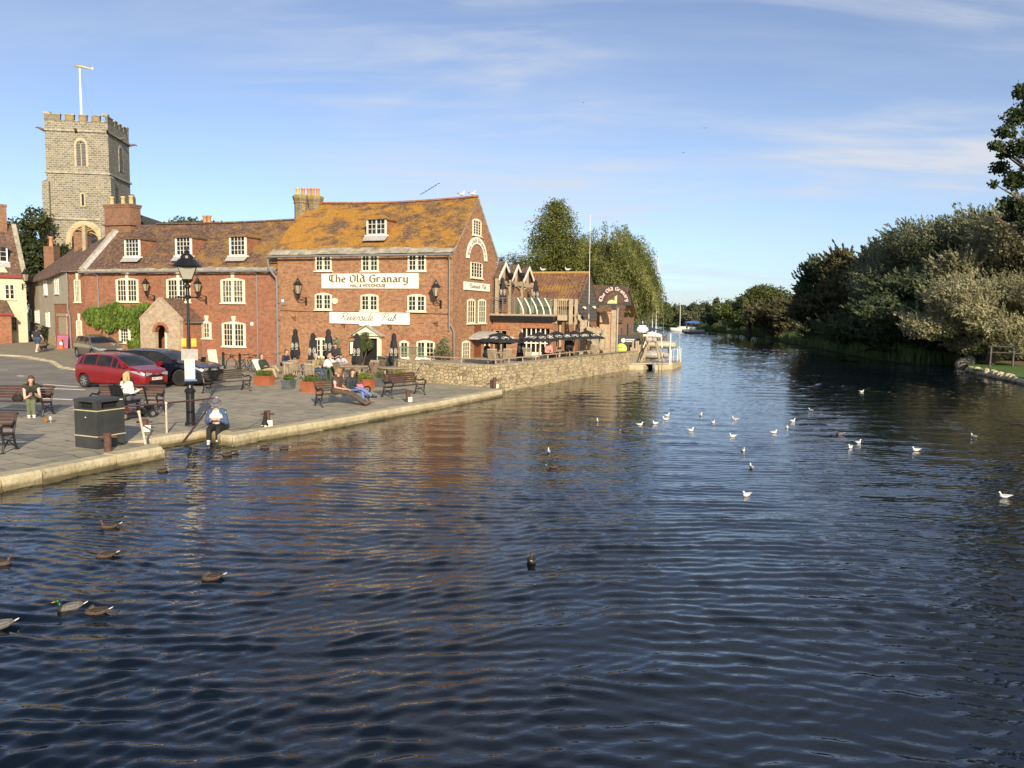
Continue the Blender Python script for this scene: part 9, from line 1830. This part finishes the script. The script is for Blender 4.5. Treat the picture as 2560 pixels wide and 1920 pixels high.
for i, (x, y, rz, lab) in enumerate(((1290, 911, 80, 'gull furthest left of the flock, left of the two lone birds'), (1382, 919, 10, 'gull just right of the dark duck left of the flock'), (1416, 916, 200, 'gull between the close pair and the dark duck'), (1441, 899, 30, 'rear gull of the close pair at the left of the flock'), (1438, 907, 170, 'front gull of the close pair at the left of the flock'),
    (1514, 898, 60, 'gull at the back of the flock, right of the close pair'), (1539, 914, 300, 'gull in the middle back of the flock'), (1588, 907, 150, 'gull at the back of the flock above the bright pair'), (1492, 931, 20, 'gull below and right of the close pair'), (1583, 944, 190, 'gull in the centre of the flock'), (1671, 936, 5, 'gull left of the close right hand group'), (1700, 925, 250, 'lower gull of the right hand group'), (1712, 911, 20, 'upper gull of the right hand group'),
    (1751, 888, 110, 'gull behind the right hand group'), (1861, 847, 0, 'farthest gull, alone near the dark right bank'), (1605, 975, 270, 'gull just in front of the centre of the flock'), (1623, 1012, 90, 'gull between the flock and the nearest gull'), (1837, 968, 220, 'left gull of the pair below the dark duck on the right'), (1854, 958, 30, 'right gull of the pair below the dark duck on the right'),
    (1979, 974, 180, 'lone gull right of the flock toward the bank'), (2103, 945, 100, 'lone gull nearest the right bank'), (1613, 1072, 210, 'nearest gull in the middle of the river'), (2170, 1075, 160, 'nearest gull at the right of the river'), (1185, 978, 90, 'gull alone in front of the stone wall reflection'))):
    gull(lab, at(x*K_, y*K_, .07), R(rz), .07, sc=1.15)
for i, (x, y, rz, lab, kind, sl) in enumerate(((1351, 933, 0, 'dark duck at the left of the gull flock', 'hen', 0), (1814, 939, 190, 'dark duck right of the gull flock', 'drake', 0), (1194, 1010, 5, 'brown duck below the lone gull in mid river', 'hen', 1), (1148, 1214, 88, 'duck seen from behind with raised head in mid river', 'hen', 0), (236, 1140, 200, 'pale tailed brown duck nearest the quay on the left', 'hen', 0),
    (227, 1203, 195, 'sleeping brown duck, second of the left hand ducks', 'hen', 1), (457, 1251, 190, 'brown duck right of the others in the left foreground', 'hen', 1), (150, 1317, 200, 'green headed drake in the left foreground', 'drake', 0), (207, 1326, 185, 'brown duck touching the drake in the left foreground', 'hen', 1), (3, 1220, 10, 'dark duck cut off by the left edge, the upper one', 'hen', 0), (-3, 1356, 205, 'dark duck cut off by the left edge, the lower one', 'drake', 0),
    (505, 979, 170, 'brown duck below the woman on the quay edge', 'hen', 0), (490, 984, 185, 'second brown duck below the woman on the quay edge', 'hen', 1), (613, 970, 180, 'duck swimming close under the sitting dog', 'hen', 0), (350, 1019, 175, 'brown duck by the end of the near quay stones', 'hen', 1), (572, 968, 30, 'small dark duck between the woman and the sitting dog', 'hen', 0), (1012*1, 0, 0, '', '', 0))):
    if kind: duck(lab, at(x*K_, y*K_, .07), R(rz), kind, bool(sl), sc=1.12 if y > 1100 else 1.0)
for x, y, lab in ((1780, 222, 'left gull standing on the pub roof ridge'), (1877, 212, 'right gull standing on the pub roof ridge')):
    s_, z_ = gr4(x, y, 3.5); p = GR.pt(GS0+s_, 3.5); gull(lab, p, R(-20), ZR+.04, 1.3, 'gulls on the roofs', True)
for x, y, lab in ((672, 805, 'left gull on the yellow ridge of the low building'), (946, 800, 'right gull on the yellow ridge of the low building')):
    q_ = atd(*c5(x, y), 60.6); lx = (q_-BP.o).dot(BP.u); p = BP.pt(lx, BW_/2); gull(lab, p, R(160), zr2+.14, 1.35, 'gulls on the roofs', True)
for x, y, Y, lab in ((1523, 277, 90, 'highest right flying bird in the open sky'), (1476, 330, 90, 'lower flying bird above the river'), (1260, 222, 110, 'tiny flying bird high above the pub roof')):
    p = atd(x*K_, y*K_, Y); t = thing('flying_bird', lab, 'bird', p, R(40), 'birds in flight'); m = MB(); m.loft([(-.2, 0, 0, .01, .01), (0, 0, 0, .05, .05), (.2, 0, 0, .02, .02)], 8); m.build('body', Bm['dark'], t, smooth=True); m = MB(); 
    t.scale = (.5,)*3
    for s in (-1, 1): m.add([(.08, s*.03, .02), (-.08, s*.03, .02), (-.1, s*.3, .14), (.05, s*.32, .15), (-.12, s*.6, .06)], [(0, 1, 2, 3), (3, 2, 4)])
    m.build('wings', Bm['dark'], t)
